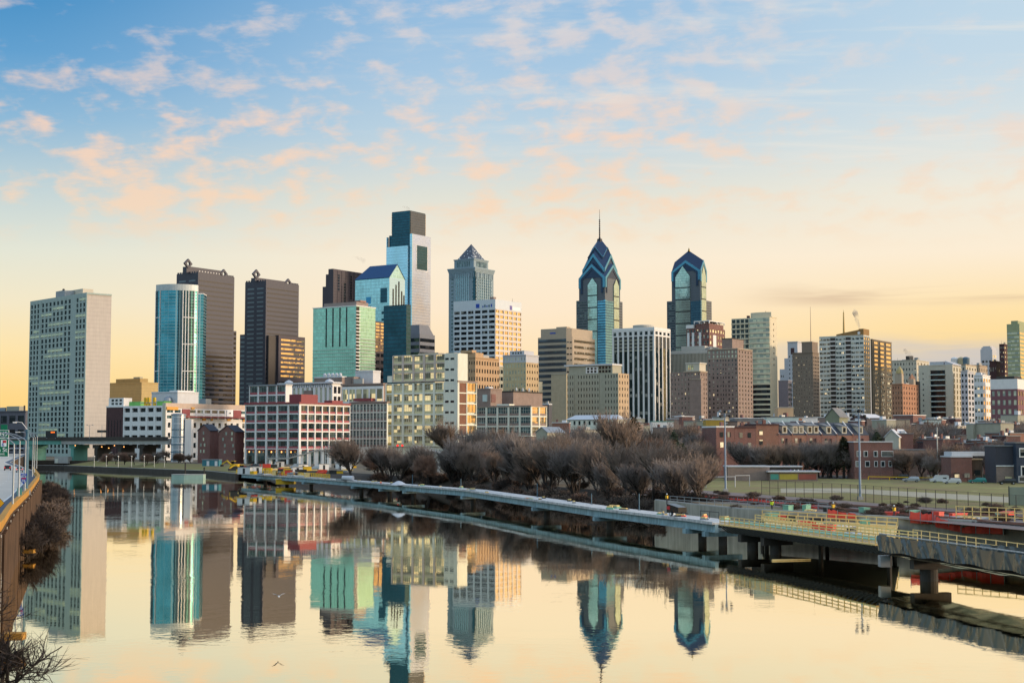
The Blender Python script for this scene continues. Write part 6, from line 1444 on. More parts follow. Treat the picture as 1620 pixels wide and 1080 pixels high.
for px, py, m, lab, kind in ((1441, 762, car_silver, 'silver car parked near the yellow tape', 'hatch'), (1487, 763, car_white, 'white van parked behind the field fence', 'van'), (1506, 765, car_white, 'white car parked next to the van', 'hatch'), (1546, 764, car_teal, 'car with teal windows parked before the dark porch house', 'hatch'), (1593, 766, car_black, 'dark car parked by the dark shingle house', 'hatch'), (1425, 758, car_black, 'black car parked under the bare bushes', 'hatch'), (1271, 752, car_black, 'dark car parked beside the mural shed', 'hatch')):
    car(lab, gnd(px, py, GZ), R(82), m, kind, pk, GZ, False)
# ------------------------------------------------ highway bridge across the far end
r0 = pt(-40, 700, 655); r1 = pt(266, 702, 604); ang = math.atan2(r1.y - r0.y, r1.x - r0.x); w = (r1 - r0).length
br = thing('highway_bridge', 'concrete and green steel highway bridge crossing at the far end of the river', 'bridge', (r0.x, r0.y, 0), ang)
zd, zu = zat(693.5, 625), zat(703, 625)
MB().box(0, w, 0, 14, zd - .9, zd).build('deck', concrete, br); MB().box(0, w, -.25, -.002, zd - 1.0, zd + .9).build('parapet', concrete_dk, br)
MB().box(0, w * .47, .4, 13, zu, zd - .91).build('girder', green_steel, br); MB().box(w * .47 + .05, w, .4, 13, zu + .2, zd - .91).build('girder', concrete, br)
for px in (20, 104, 150, 195, 235): 
    q = (pt(px, 715, 625).x - r0.x) / math.cos(ang); m = green_steel if px < 120 else concrete_dk
    MB().prism([(q - 1.2, 2), (q + 1.2, 2), (q + 1.2, 12), (q - 1.2, 12)], 3, zu - .01).prism([(q - 2.4, 1.8), (q + 2.4, 1.8), (q + 2.4, 12.2), (q - 2.4, 12.2)], zu - 2, zu - .012).build('pier', m, br)
q = (pt(92, 715, 625).x - r0.x) / math.cos(ang); MB().box(q - 6, q + 5, -1, 11, 2.5, 6.2).build('pier_base', concrete, br); MB().box(q - 5, q - 3, -1.3, -1.01, 2.6, 5).build('base_panel', cream, br)
p = pt(81, 685, 628); r = thing('message_board', 'dark electronic message board with orange letters above the bridge', 'sign', (p.x, p.y, zd)); h = zat(681, 628) - zd
MB().box(-3.0, 3.0, -.3, .5, .6, h).build('cabinet', dark_metal, r)
for a_, c_ in ((-.1, .55), (.7, 1.3), (1.5, 2.0)):
    MB().box(a_, c_, -.36, -.301, h - 1.2, h - .5).build('lit_panel', led_on, r)
for x in (-2.4, 2.4): MB().box(x - .12, x + .12, -.05, .2, 0, .6).build('post', grey_metal, r)
for px, py, s_ in ((161, 672, 1), (141.5, 672, 0)):
    p = pt(px, 694, 622); h = zat(py if s_ else 672, 622) - zd; r = thing('lamp_post', 'twin armed lamp post on the bridge before the blank tower wall' if not s_ else 'mast with a dark crossboard on the highway bridge', 'lamp post', (p.x, p.y, zd))
    MB().tube((0, 0, 0), (0, 0, h), .16, .1, 6).build('pole', grey_metal, r)
    if s_: MB().box(-2.6, 2.6, -.1, .2, h * .45, h * .62).build('crossboard', dark_metal, r)
    else:
        for q in (-1, 1): MB().tube((0, 0, h - .5), (q * 1.6, 0, h), .07, .06, 5).box(q * 1.6 - .5, q * 1.6 + .5, -.2, .2, h, h + .2).build('lamp_arm', grey_metal, r)
for k, px in enumerate((119, 161, 172, 181, 196)):
    p = pt(px, 705 + (k % 3) * 2, 603); r = thing('under_lamp', 'small orange lamp glowing under the highway bridge', 'lamp', (p.x, p.y, p.z), 0, 'orange lamps under the highway bridge'); MB().tube((0, 0, 0), (0, 0, .4), .3, .2, 8).build('globe', lamp_on, r); MB().tube((0, 0, .55), (0, 0, 1.2), .08, .08, 5).build('stem', dark_metal, r)
p0 = pt(154, 722, 610)
r = thing('stairway', 'concrete stair flight rising to the bridge behind the lawn', 'stairs', (p0.x, p0.y, GZ)); 
for k in range(12): MB().box(k * .62, k * .62 + .62, 0, 2.2, k * .42, k * .42 + .42).build('step', concrete, r)
# lawn lamps and little things on the far bank
pk_ = 'thin lamp posts on the far lawn'
for px in (149, 168, 187, 208, 228, 244, 260): 
    p = gnd(px, 738.5, GZ); r = thing('lamp_post', 'thin grey lamp post standing on the far lawn', 'lamp post', (p.x, p.y, GZ), 0, pk_); MB().tube((0, 0, 0), (0, 0, 4.2), .11, .08, 6).build('pole', grey_metal, r); MB().lathe((0, 0, 4.2), [(.1, 0), (.3, .15), (.3, .4), (.1, .55)], 8).build('lantern', white_paint, r)
p = gnd(298, 757, 0.1); r = thing('floating_dock', 'pale green floating dock moored below the teal shed', 'dock', (p.x, p.y, 0)); MB().prism([(-6.3, -1.5), (-1.2, -2.6), (6.2, -1.9), (6.4, 2), (-6.2, 2.2)], -.3, 1.7).build('hull', mint_steel, r); MB().prism([(-6.4, -1.6), (-1.2, -2.75), (6.3, -2.0), (6.5, 2.1), (-6.3, 2.3)], 1.703, 1.9).build('rim', pale_conc, r)
for px, hgt in ((293, 12), (323, 8)): p = gnd(px, 752, .1); r = thing('mooring_pile', 'dark mooring pile ' + ('tall, behind the floating dock' if px < 300 else 'short, beside the floating dock'), 'pile', (p.x, p.y, -1)); MB().tube((0, 0, 0), (0, 0, hgt * .52), .35, .3, 8).build('shaft', concrete_dk, r); MB().lathe((0, 0, hgt * .52), [(.36, 0), (.36, .25), (.1, .5)], 8).build('cap', rubber, r)
p = gnd(333, 737, GZ); r = thing('site_shed', 'teal site shed with two white doors by the river', 'shed', (p.x, p.y, GZ), R(-12)); MB().box(-3.9, 3.9, 0, 3, 0, 2.7).build('wall', blue_metal if False else mat('teal_sheet', (.05, .20, .24, 1), .6), r); MB().box(-4.1, 4.1, -.2, 3.2, 2.703, 2.95).build('roof', grey_metal, r)
for x in (-1.2, 2.6): MB().box(x - .6, x + .6, -.08, .02, .1, 2.2).build('door', white_paint, r)
# ------------------------------------------------ unfinished river boardwalk
OP = [(-82, 440, 2.8), (-72, 424, 2.8), (-57, 398, 2.9), (-9.9, 301, 3.3), (13.9, 227, 3.2), (24.5, 200, 3.2), (27.6, 190, 3.2)]
OQ = [(27.8, 189.5, 3.3), (33.2, 174, 3.3), (39.2, 154.2, 3.4)]
OT = [(39.5, 153, 3.4), (45.3, 128, 3.5), (52, 100, 3.5), (63, 55, 3.5)]
OP, OQ, OT = [[mv(p) for p in q] for q in (OP, OQ, OT)]
bw = thing('boardwalk', 'long unfinished concrete boardwalk on blue grey girders curving along the river', 'boardwalk', (OP[0][0], OP[0][1], 0)); o3 = Vector((OP[0][0], OP[0][1], 0))
xs_ = [356, 410, 444, 482, 560, 604, 642, 735, 848, 946, 1090, 1131]
def P_at(px, poly):
    q = (px - 810) / F * math.cos(TH) ; q = (px - 810) / F / (math.cos(TH) - ((540 - 780) / F) * math.sin(TH))
    for a, c in zip(poly[:-1], poly[1:]):
        fa_, fc = a[0] - q * a[1], c[0] - q * c[1]
        if fa_ <= 0 <= fc or fc <= 0 <= fa_:
            s_ = fa_ / (fa_ - fc); return Vector((a[0] + (c[0] - a[0]) * s_, a[1] + (c[1] - a[1]) * s_, a[2] + (c[2] - a[2]) * s_))
    return Vector(poly[0] if abs(poly[0][0] - q * poly[0][1]) < abs(poly[-1][0] - q * poly[-1][1]) else poly[-1])
jn = [P_at(x, OP) for x in xs_]; WID = 4.6
for i in range(len(jn) - 1):
    a, c = jn[i], jn[i + 1]; dd = (c - a); dd.z = 0; dd.normalize(); n = Vector((-dd.y, dd.x, 0)); n = n if n.x > 0 else -n
    A, Cc = a - o3, c - o3; gp = dd * .06
    def slab(y0, y1, z0, z1, a_=A + gp, c_=Cc - gp):
        mb = MB(); P4 = [a_ + n * y0, c_ + n * y0, c_ + n * y1, a_ + n * y1]; mb.v += [(p.x, p.y, p.z + z0) for p in P4] + [(p.x, p.y, p.z + z1) for p in P4]
        mb.f += [(0, 3, 2, 1), (4, 5, 6, 7), (0, 1, 5, 4), (1, 2, 6, 5), (2, 3, 7, 6), (3, 0, 4, 7)]; mb.mi += [0] * 6; return mb
    slab(-.35, WID + .3, -.28, 0).build('deck_slab', deck_m, bw)
    slab(-.42, -.352, -.30, .12).build('deck_edge', deck_m, bw)
    slab(.0, .5, -1.25, -.283).build('girder', girder, bw); slab(WID - .5, WID, -1.25, -.283).build('girder', girder, bw); slab(-.12, .62, -1.42, -1.253).build('girder_flange', girder, bw)
    if i < len(jn) - 1:
        q = Cc - dd * .3 if i < len(jn) - 2 else Cc - dd * 2.6
        cap_ = MB(); P4 = [q - dd * .55 - n * .7, q + dd * .55 - n * .7, q + dd * .55 + n * (WID + .5), q - dd * .55 + n * (WID + .5)]; cap_.prism([(p.x, p.y) for p in (P4 if (P4[1] - P4[0]).cross(P4[2] - P4[1]).z > 0 else P4[::-1])], c.z - 2.1, c.z - 1.423); cap_.build('pier_cap', girder, bw)
        col = q + n * (WID * .5); MB().tube((col.x, col.y, -1.5), (col.x, col.y, c.z - 2.103), .62, .62, 14).build('pier_column', concrete_dk, bw)
# formwork span with timber, then the span wrapped in tarpaulin
fw = thing('formwork_span', 'timber edged formwork span between the bare girders and the wrapped span', 'boardwalk span', (OQ[0][0], OQ[0][1], 0)); o4 = Vector((OQ[0][0], OQ[0][1], 0))
def span(poly, root, org, parts):
    Rr = offset(poly, 1.0); 
    for (y0, y1, z0, z1, name, m) in parts:
        mb = MB()
        pts = along(poly, 3.0)
        for (a, d0), (c, d1) in zip(pts[:-1], pts[1:]):
            n0 = Vector((-d0.y, d0.x, 0)); n0 = n0 if n0.x > 0 else -n0; n1 = Vector((-d1.y, d1.x, 0)); n1 = n1 if n1.x > 0 else -n1
            P4 = [a + n0 * y0, c + n1 * y0, c + n1 * y1, a + n0 * y1]; k = len(mb.v)
            mb.v += [tuple(p - org + Vector((0, 0, z0))) for p in P4] + [tuple(p - org + Vector((0, 0, z1))) for p in P4]
            for f in ((0, 3, 2, 1), (4, 5, 6, 7), (0, 1, 5, 4), (2, 3, 7, 6)): mb.f.append(tuple(k + i for i in f)); mb.mi.append(0)
            if a is pts[0][0]: mb.f.append((k + 3, k, k + 4, k + 7)); mb.mi.append(0)
            if c is pts[-1][0]: mb.f.append((k + 1, k + 2, k + 6, k + 5)); mb.mi.append(0)
        mb.build(name, m, root)
span(OQ, fw, o4, [(-.5, WID + .5, -.3, -.12, 'deck_form', lumber), (0, WID, -.117, .05, 'deck_base', deck_m), (.5, 2.2, .053, .25, 'form_panel', green_ply), (2.8, 3.8, .053, .2, 'form_panel', green_ply), (.2, .6, -1.3, -.303, 'girder', dark_metal), (WID - .6, WID - .2, -1.3, -.303, 'girder', dark_metal), (-.9, -.52, -.28, -.14, 'edge_board', lumber)])
for k, (a, dd) in enumerate(along(OQ, 1.1)):
    n = Vector((-dd.y, dd.x, 0)); n = n if n.x > 0 else -n; q = a - o4
    MB().beam(q - n * .9 + Vector((0, 0, -.33)), q + n * .15 + dd * .9 + Vector((0, 0, -1.25)), .16, .16).build('bracket', dark_metal, fw)
def pier(root, org, c, dd, zc, wdt=1.3):
    n = Vector((-dd.y, dd.x, 0)); n = n if n.x > 0 else -n; q = c - org; mb = MB(); P4 = [q - dd * .5 + n * .1, q + dd * .5 + n * .1, q + dd * .5 + n * (WID - .2), q - dd * .5 + n * (WID - .2)]
    mb.prism([(p.x, p.y) for p in (P4 if (P4[1] - P4[0]).cross(P4[2] - P4[1]).z > 0 else P4[::-1])], zc - 1.0, zc); mb.build('pier_cap', concrete_dk, root)
    co = q + n * WID * .45; MB().tube((co.x, co.y, -1.5), (co.x, co.y, zc - 1.003), wdt / 2, wdt / 2, 18).build('pier_column', concrete_dk, root)
for s_ in (.10, .27):
    a, dd = along(OQ, n=50)[int(50 * s_)]; pier(fw, o4, a, dd, a.z - 1.32, 1.5)
tw = thing('wrapped_span', 'boardwalk span wrapped in dark hanging tarpaulin on a round pier', 'boardwalk span', (OT[0][0], OT[0][1], 0)); o5 = Vector((OT[0][0], OT[0][1], 0))
span(OT, tw, o5, [(-.6, WID + .3, -.35, -.1, 'deck_form', concrete_dk), (0, WID, -.097, .02, 'deck_base', deck_m), (.2, .7, -1.3, -.353, 'girder', dark_metal), (WID - .7, WID - .2, -1.3, -.353, 'girder', dark_metal), (-1.02, -.9, 1.12, 1.22, 'top_rail', deck_m)])
a, dd = along(OT, n=60)[3]; pier(tw, o5, a, dd, a.z - 1.33, 1.9); MB().box(-.9, .2, -.3, .9, 1.05, 2.3).build('end_plate', concrete, tw)
a, dd = along(OT, n=60)[34]; pier(tw, o5, a, dd, a.z - 1.33, 1.9)
def tarp_sheet(poly, y, ztop, zbot, root, org, seed, name='tarpaulin'):
    rr = random.Random(seed); pts = along(poly, .2); nz = 12; mb = MB(); ph = [rr.uniform(0, 6.28) for _ in range(8)]; V = []; ln_ = len(pts) * .2
    pins = []; s_ = 0
    while s_ < ln_ + 3: pins.append((s_, rr.uniform(.06, .34), rr.uniform(-1.2, 1.2))); s_ += rr.uniform(.7, 3.2)
    for i, (a, dd) in enumerate(pts):
        n = Vector((-dd.y, dd.x, 0)); n = n if n.x > 0 else -n; s_ = i * .2; row = []
        for j in range(nz + 1):
            q = j / nz; z = ztop + (zbot - ztop) * q; off_ = .04 * math.sin(s_ * .8 + ph[0]) * q
            for c_, am, ln in pins:
                for k_, sl in enumerate((-.55, 0.0, .55)):          # three creases fan out below every tie
                    u_ = s_ - (c_ + (sl + ln * .3) * q * 1.3); off_ += am * (1.0 if k_ == 1 else .7) * math.exp(-(u_ / (.09 + .14 * q)) ** 2) * min(1, q * 3 + .2)
            sag = min(abs(s_ - c_) for c_, _, __ in pins); z -= .10 * min(1, sag) * (1 - q) - .10 * math.sin(s_ * .9 + ph[2]) * q; row.append(a - org + n * (y - off_) + Vector((0, 0, z)))
        V.append(row)
    k = len(mb.v)
    for row in V: mb.v += [tuple(p) for p in row]
    for i in range(len(V) - 1):
        for j in range(nz): q = k + i * (nz + 1) + j; mb.f.append((q, q + 1, q + nz + 2, q + nz + 1)); mb.mi.append(0)
    return mb.build(name, tarp, root, smooth=True)
tarp_sheet(OT, -1.05, 1.0, -.72, tw, o5, 4); tarp_sheet([mv(p) for p in [(44.0, 154 - 17.5, 3.5), (51, 124, 3.5), (58, 100, 3.5), (66, 62, 3.5)]], 0, 1.25, .0, tw, o5, 9, 'inner_tarpaulin')
end = MB(); a, dd = along(OT, n=60)[0]; n = Vector((-dd.y, dd.x, 0)); n = n if n.x > 0 else -n
end.face([tuple(a - o5 - n * 1.05 + Vector((0, 0, 1.1))), tuple(a - o5 - n * .1 + Vector((0, 0, 1.1))), tuple(a - o5 - n * .1 + Vector((0, 0, -.9))), tuple(a - o5 - n * 1.05 + Vector((0, 0, -.9)))]); end.build('tarp_end', tarp, tw)
und = MB(); pts = along(OT, 2.0)
for i, ((a, d0), (c, d1)) in enumerate(zip(pts[:-1], pts[1:])):
    n = Vector((-d0.y, d0.x, 0)); n = n if n.x > 0 else -n; s0, s1 = [-.35 * abs(math.sin(k * .8)) for k in (i, i + 1)]
    und.face([a - o5 - n * 1.0 + Vector((0, 0, -.95)), c - o5 - n * 1.0 + Vector((0, 0, -.95)), c - o5 + n * 2 + Vector((0, 0, -1.4 + s1)), a - o5 + n * 2 + Vector((0, 0, -1.4 + s0))]); und.face([a - o5 + n * 2 + Vector((0, 0, -1.4 + s0)), c - o5 + n * 2 + Vector((0, 0, -1.4 + s1)), c - o5 + n * 4.4 + Vector((0, 0, -1.35)), a - o5 + n * 4.4 + Vector((0, 0, -1.35))])
und.build('sagging_sheet', tarp, tw)
# timber and pipe guard rails
def guardrail(label, poly, h=1.1, stp=2.2, nr=3, m=lumber, th=.09, name='guardrail', group=None):
    org = Vector(poly[0]); r = thing(name, label, 'railing', tuple(org), 0, group); pts = along(poly, stp)
    pm = MB().box(-th * .6, th * .6, -th * .6, th * .6, 0, h + .05).mesh('post', m)
    for a, dd in pts: o = bpy.data.objects.new('post', pm); COL.objects.link(o); o.parent = r; o.location = a - org
    for k in range(nr):
        mb = MB(); z = h * (k + 1) / nr - .02 if nr > 1 else h
        for (a, _), (c, __) in zip(pts[:-1], pts[1:]): mb.beam(a - org + Vector((0, 0, z)), c - org + Vector((0, 0, z)), th, th * 1.4)
        mb.build('rail', m, r)
    return r
oq = lambda poly, w, dz=0: [(*(Vector((p[0], p[1], 0)) + Vector((.93, .36, 0)) * w).xy, p[2] + dz) for p in poly]
guardrail('yellow timber guard rail on the water side of the formwork span', oq(OQ, -.85, -.12), 1.15, 1.5); guardrail('yellow timber guard rail on the land side of the formwork span', oq(OQ, WID + .2), 1.1, 2.0)
guardrail('timber guard rail running on between the two sheets of tarpaulin', oq([mv(p) for p in [(39.5, 153, 3.5), (45.3, 128, 3.5), (47, 120, 3.5)]], 3.4, .4), 1.0, 2.0, 2, lumber, .06)
def rail_px(label, px0, py0, px1, py1, z=GZ, **k): a, c = gnd(px0, py0, z), gnd(px1, py1, z); return guardrail(label, [(a.x, a.y, z), (c.x, c.y, z)], **k)
# timber work platform between the formwork span and the bank wall
wp = [P_at(1212, [(p[0] + 4.9, p[1] + 1.9, 0) for p in OQ]), P_at(1300, [(p[0] + 4.9, p[1] + 1.9, 0) for p in OQ]), P_at(1412, [(p[0] + 4.9, p[1] + 1.9, 0) for p in OQ + OT[1:2]])]; wq = [P_at(x, [(p[0] - 1.0, p[1] - 1.0, 0) for p in EAST[6:14]]) for x in (1420, 1310, 1205)]
r = thing('work_platform', 'timber work platform between the formwork span and the construction wall', 'platform', (wp[0].x, wp[0].y, 0)); o6 = Vector((wp[0].x, wp[0].y, 0)); poly = [((p - o6).x, (p - o6).y) for p in wp + wq]
if sum(poly[i][0] * poly[(i + 1) % 6][1] - poly[(i + 1) % 6][0] * poly[i][1] for i in range(6)) < 0: poly = poly[::-1]
MB().prism(poly, 2.95, 3.15).build('deck', lumber, r); MB().prism([(x, y) for x, y in poly], 2.6, 2.94).build('joists', dark_metal, r)
for x, y in poly: MB().tube((x * .97, y * .97, -1), (x * .97, y * .97, 2.59), .3, .3, 8).build('pile', concrete_dk, r)
def rail_at(label, p0, p1, z=3.16, **k): return guardrail(label, [(p0.x, p0.y, z), (p1.x, p1.y, z)], **k)
rail_at('timber rail across the work platform, nearest the formwork span', wp[0].lerp(wq[2], .2), wp[2].lerp(wq[0], .25), stp=1.8, nr=2); rail_at('timber rail across the middle of the work platform', wp[0].lerp(wq[2], .55), wp[2].lerp(wq[0], .6), stp=1.8, nr=2); rail_at('timber rail along the wall side of the work platform', wp[0].lerp(wq[2], .93), wp[2].lerp(wq[0], .93), stp=2.0, nr=2)
wz = lambda px: P_at(px, [(p[0] + 1.4, p[1] + 1.2, 0) for p in EAST[6:14]])
rail_at('yellow timber rail on the bank behind the inner tarpaulin', wz(1512), wz(1660), 4.1, stp=1.3, nr=3, h=1.9); rail_px('grey pipe rail along the top of the construction wall', 1060, 794, 1210, 806, 4.2, stp=2.6, nr=2, m=grey_metal, th=.07); rail_px('grey pipe rail beside the railway bed', 1212, 800, 1310, 807, 4.05, stp=2.6, nr=2, m=grey_metal, th=.07)
gr_ = random.Random(77); gear = [('timber_stack', 'timber stack on the work platform or the bank beside it', lumber), ('pipe_stack', 'pale pipe stack on the work platform or the bank beside it', white_roof), ('gear_box', 'green gear box on the work platform or the bank beside it', green_ply), ('gear_box', 'dark gear box on the work platform or the bank beside it', dark_metal), ('gear_box', 'red gear box on the work platform or the bank beside it', orange_plastic)]
for k in range(40):
    nm, lab, m = gear[k % 5]
    if k < 16: p = wp[0].lerp(wp[2], gr_.random()).lerp(wq[2].lerp(wq[0], gr_.random()), gr_.uniform(.1, .9)); z = 3.16
    else: px = gr_.uniform(1215, 1640); p = P_at(px, [(q[0] + 1, q[1] + 1, 0) for q in EAST[6:14]]) + Vector((gr_.uniform(.5, 5), gr_.uniform(3, 12), 0)); z = GZ
    r = thing(nm, lab, nm.replace('_', ' '), (p.x, p.y, z), gr_.uniform(0, 3), 'site gear: ' + lab.split(' on ')[0]); w_, d_, h_ = gr_.uniform(.5, 1.5), gr_.uniform(.3, .8), gr_.uniform(.25, .9)
    if nm == 'gear_box': MB().box(-w_, w_, -d_, d_, 0, h_).build('box', m, r); MB().box(-w_ - .05, w_ + .05, -d_ - .05, d_ + .05, h_ + .003, h_ + .1).build('lid', m, r)
    else:
        for j in range(3): MB().beam((-w_ * 1.3, -d_ + j * d_, .12 + (j % 2) * .02), (w_ * 1.3, -d_ + j * d_ + .1, .12 + (j % 2) * .02), d_ * .8, .22 + .1 * (j % 2)).build('length', m, r)
guardrail('yellow guard rail along the far end of the boardwalk deck', [(*(jn[1] + Vector((1.5, 1.5, 0))).xy, jn[1].z), (*(jn[3] + Vector((2.5, 2, 0))).xy, jn[3].z), (*(jn[3].lerp(jn[4], .35) + Vector((2.5, 2, 0))).xy, jn[3].z)], 1.3, 1.8, 3, yellow_paint, .14)
guardrail('thin grey site rail on the boardwalk below the bare trees', [(*(jn[9].lerp(jn[10], .9) + Vector((3.4, 1, 0))).xy, jn[9].z), (*(jn[10] + Vector((4.4, 0, 0))).xy, jn[10].z)], 1.0, 3, 1, dark_metal, .06)
# red plastic netting and barriers
def netting(label, pts, h0, h1, seed):
    rr = random.Random(seed); org = Vector(pts[0]); r = thing('safety_netting', label, 'barrier', tuple(org)); P = along(pts, .5); mb = MB()
    for i, (a, dd) in enumerate(P):
        n = Vector((-dd.y, dd.x, 0)); hh = .62 * (h0 + (h1 - h0) * i / (len(P) - 1)) * rr.uniform(.82, 1.05); off_ = rr.uniform(-.22, .22); q = a - org + n * off_
        mb.v += [tuple(q + Vector((0, 0, .02))), tuple(q + n * rr.uniform(-.1, .1) + Vector((0, 0, hh * .5))), tuple(q + n * .1 + Vector((0, 0, hh + rr.uniform(-.08, .05))))]
        if i: k = 3 * (i - 1); mb.f += [(k, k + 3, k + 4, k + 1), (k + 1, k + 4, k + 5, k + 2)]; mb.mi += [0, 0]
        if i % 4 == 0: MB().box(q.x - .04, q.x + .04, q.y - .1, q.y - .02, 0, hh + .2).build('stake', grey_metal, r)
    mb.build('net', orange_plastic, r); return r
def net_px(label, a, c, h0, h1, seed, z=4.55): A, Cc = gnd(*a, z), gnd(*c, z); return netting(label, [(A.x, A.y, z), (Cc.x, Cc.y, z)], h0, h1, seed)
WLN = [(p[0] - .9, p[1] - .9, 0) for p in EAST[6:14]]
def net_wall(label, px0, y0, px1, y1, h0, h1, seed):
    A, Cc = P_at(px0, WLN), P_at(px1, WLN); A.z, Cc.z = zat_t(y0, A.y), zat_t(y1, Cc.y); return netting(label, [tuple(A), tuple(Cc)], h0, h1, seed)
net_wall('red orange safety netting beside the railway, peaked at its near end', 1307, 819, 1352, 820, 2.4, 1.1, 1); net_wall('red orange safety netting draped over the construction wall', 1437, 827, 1478, 829, 2.6, 2.6, 2); net_wall('red orange netting sagging from the wall towards the timber rail', 1478, 833, 1520, 842, 2.6, 1.2, 3); net_wall('red orange netting hung on the yellow timber rail', 1520, 843, 1585, 845, 1.4, 3.0, 4)
for k, (x0, y0, x1, y1, z) in enumerate(((1060, 785, 1120, 788, 4.1), (1122, 789, 1180, 794, 4.1), (1185, 793, 1240, 799, 4.1), (1242, 799, 1292, 804, 4.1))): net_px('low red orange barrier run along the railway bed', (x0, y0), (x1, y1), .9, .9, 20 + k, z)['group'] = 'low red barriers along the railway'
for o in COL.objects:
    if o.get('group') == 'low red barriers along the railway': o['label'] = 'low red orange barrier run along the railway bed'
# railway: rails, sleepers
def railtrack(label, a, c):
    A, Cc = gnd(*a, GZ), gnd(*c, GZ); A.z = Cc.z = GZ + .03; r = thing('railway_track', label, 'railway track', tuple(A)); dd = (Cc - A); L = dd.length; dd.normalize(); n = Vector((-dd.y, dd.x, 0)); mb = MB()
    for s_ in range(0, int(L), 1): q = dd * s_; mb.beam(q - n * 1.25 + Vector((0, 0, .06)), q + n * 1.25 + Vector((0, 0, .06)), .28, .12)
    mb.build('sleepers', concrete_dk, r)
    for s_ in (-.72, .72): MB().beam(n * s_ + Vector((0, 0, .22)), dd * L + n * s_ + Vector((0, 0, .22)), .11, .2).build('rail', MATS['rusty_rail'], r)
railtrack('rusty railway track nearest the playing field fence', (1000, 775), (1720, 829)); railtrack('rusty railway track nearest the construction wall', (1000, 779), (1720, 840))
# ------------------------------------------------ fence, goals, light masts, tape
def fence(label, px, h=2.6):
    pts = [(*gnd(x, y, GZ).xy, GZ) for x, y in px]; org = Vector(pts[0]); r = thing('chain_link_fence', label, 'fence', tuple(org)); P = along(pts, 3.2)
    pm = MB().tube((0, 0, 0), (0, 0, h), .055, .055, 6).mesh('post', dark_metal)
    for a, dd in P: o = bpy.data.objects.new('post', pm); COL.objects.link(o); o.parent = r; o.location = a - org
    mesh_ = MB()
    for (a, _), (c, __) in zip(P[:-1], P[1:]):
        A, Cc = a - org, c - org
        for k in range(16):
            q = k / 15; mesh_.beam(A.lerp(Cc, q) + Vector((0, 0, .05)), A.lerp(Cc, max(0, min(1, q))) + Vector((0, 0, h - .05)), .012, .012)
    rl = MB()
    for (a, _), (c, __) in zip(P[:-1], P[1:]):
        for z in (.1, h * .5, h): rl.beam(a - org + Vector((0, 0, z)), c - org + Vector((0, 0, z)), .035, .035)
    rl.build('rail', dark_metal, r); stuff(mesh_.build('wire_mesh', dark_metal, r))
fence('long dark chain link fence between the field and the railway', [(1205, 782), (1340, 791), (1480, 804), (1740, 826)], 3.0)
fence('dark chain link fence along the street side of the field', [(1290, 757), (1420, 759), (1560, 764), (1740, 770)], 2.0)
def goal(label, x0, x1, yb, yt, dx=4.5):
    A, Cc = gnd(x0, yb, GZ), gnd(x1, yb - .5, GZ); h = zat_t(yt, A.y) - GZ; r = thing('goal_frame', label, 'goal', (A.x, A.y, GZ)); d_ = Cc - A
    for q in (Vector((0, 0, 0)), d_): MB().tube(q, q + Vector((0, 0, h)), .07, .07, 8).build('post', pg, r)
    MB().tube(Vector((0, 0, h)), d_ + Vector((0, 0, h)), .07, .07, 8).build('crossbar', pg, r); MB().tube((0, 0, h), (.4, 3, .1), .07, .07, 6).tube(d_ + Vector((0, 0, h)), d_ + Vector((.4, 3, .1)), .07, .07, 6).build('brace', pg, r)
goal('pale goal frame beside the light mast', 1117, 1163, 771, 754); goal('pale goal frame in front of the brown field house', 1163.5, 1186, 769, 752)
def mast(label, px, pyb, pyt, heads, m=mat('mast_blue_grey', (.25, .32, .42, 1), .5, metal=.3)):
    p = gnd(px, pyb, GZ); h = zat_t(pyt, p.y) - GZ; r = thing('light_mast', label, 'light mast', (p.x, p.y, GZ)); MB().tube((0, 0, 0), (0, 0, h), .24, .13, 10).build('mast', m, r)
    MB().beam((-1.0, 0, h - .5), (1.0, 0, h - .5), .1, .1).beam((-1.0, 0, h - 1.5), (1.0, 0, h - 1.5), .1, .1).build('crossarm', grey_metal, r)
    for k in range(heads):
        x = -1.0 + 2.0 * (k % 3) / 2; z = h - .3 - (k // 3) * 1.0; MB().lathe((x, -.2 if k % 2 else .2, z), [(.12, 0), (.32, .2), (.34, .5), (.2, .62)], 8).build('floodlight', dark_metal if k % 2 else grey_metal, r)
    MB().box(-.5, .5, -.5, .5, 0, .6).build('footing', concrete, r); return r
mast('tall floodlight mast between the goal frames', 1148, 777, 651, 6); mast('tall floodlight mast at the near edge of the field before the brick house', 1361, 790, 650, 6)
def pole(label, px, pyb, pyt, m=white_paint, rad=.13, cat='pole', arm=None, D=None):
    p = gnd(px, pyb, GZ); h = zat_t(pyt, p.y) - GZ; r = thing('utility_pole' if not arm else 'street_lamp', label, cat, (p.x, p.y, GZ)); MB().tube((0, 0, 0), (0, 0, h), rad, rad * .7, 8).build('pole', m, r)
    if arm: MB().tube((0, 0, h), (arm * .5, 0, h + .5), .07, .06, 6).tube((arm * .5, 0, h + .5), (arm, 0, h + .5), .06, .06, 6).build('arm', m, r); MB().box(min(arm, arm * 1.5), max(arm, arm * 1.5), -.15, .15, h + .42, h + .58).build('lamp_head', m, r)
    else: MB().lathe((0, 0, h), [(rad * .9, 0), (rad * 1.1, .08), (rad * .3, .25)], 8).build('cap', m, r)
    return r
pole('tall white pole rising behind the parked white van', 1484, 758, 677, pale_conc, .2); pole('thin grey pole beside the two storey brick house', 1406, 755, 700, grey_metal); pole('thin pole with a box by the white framed brick house', 1373, 757, 702, grey_metal)
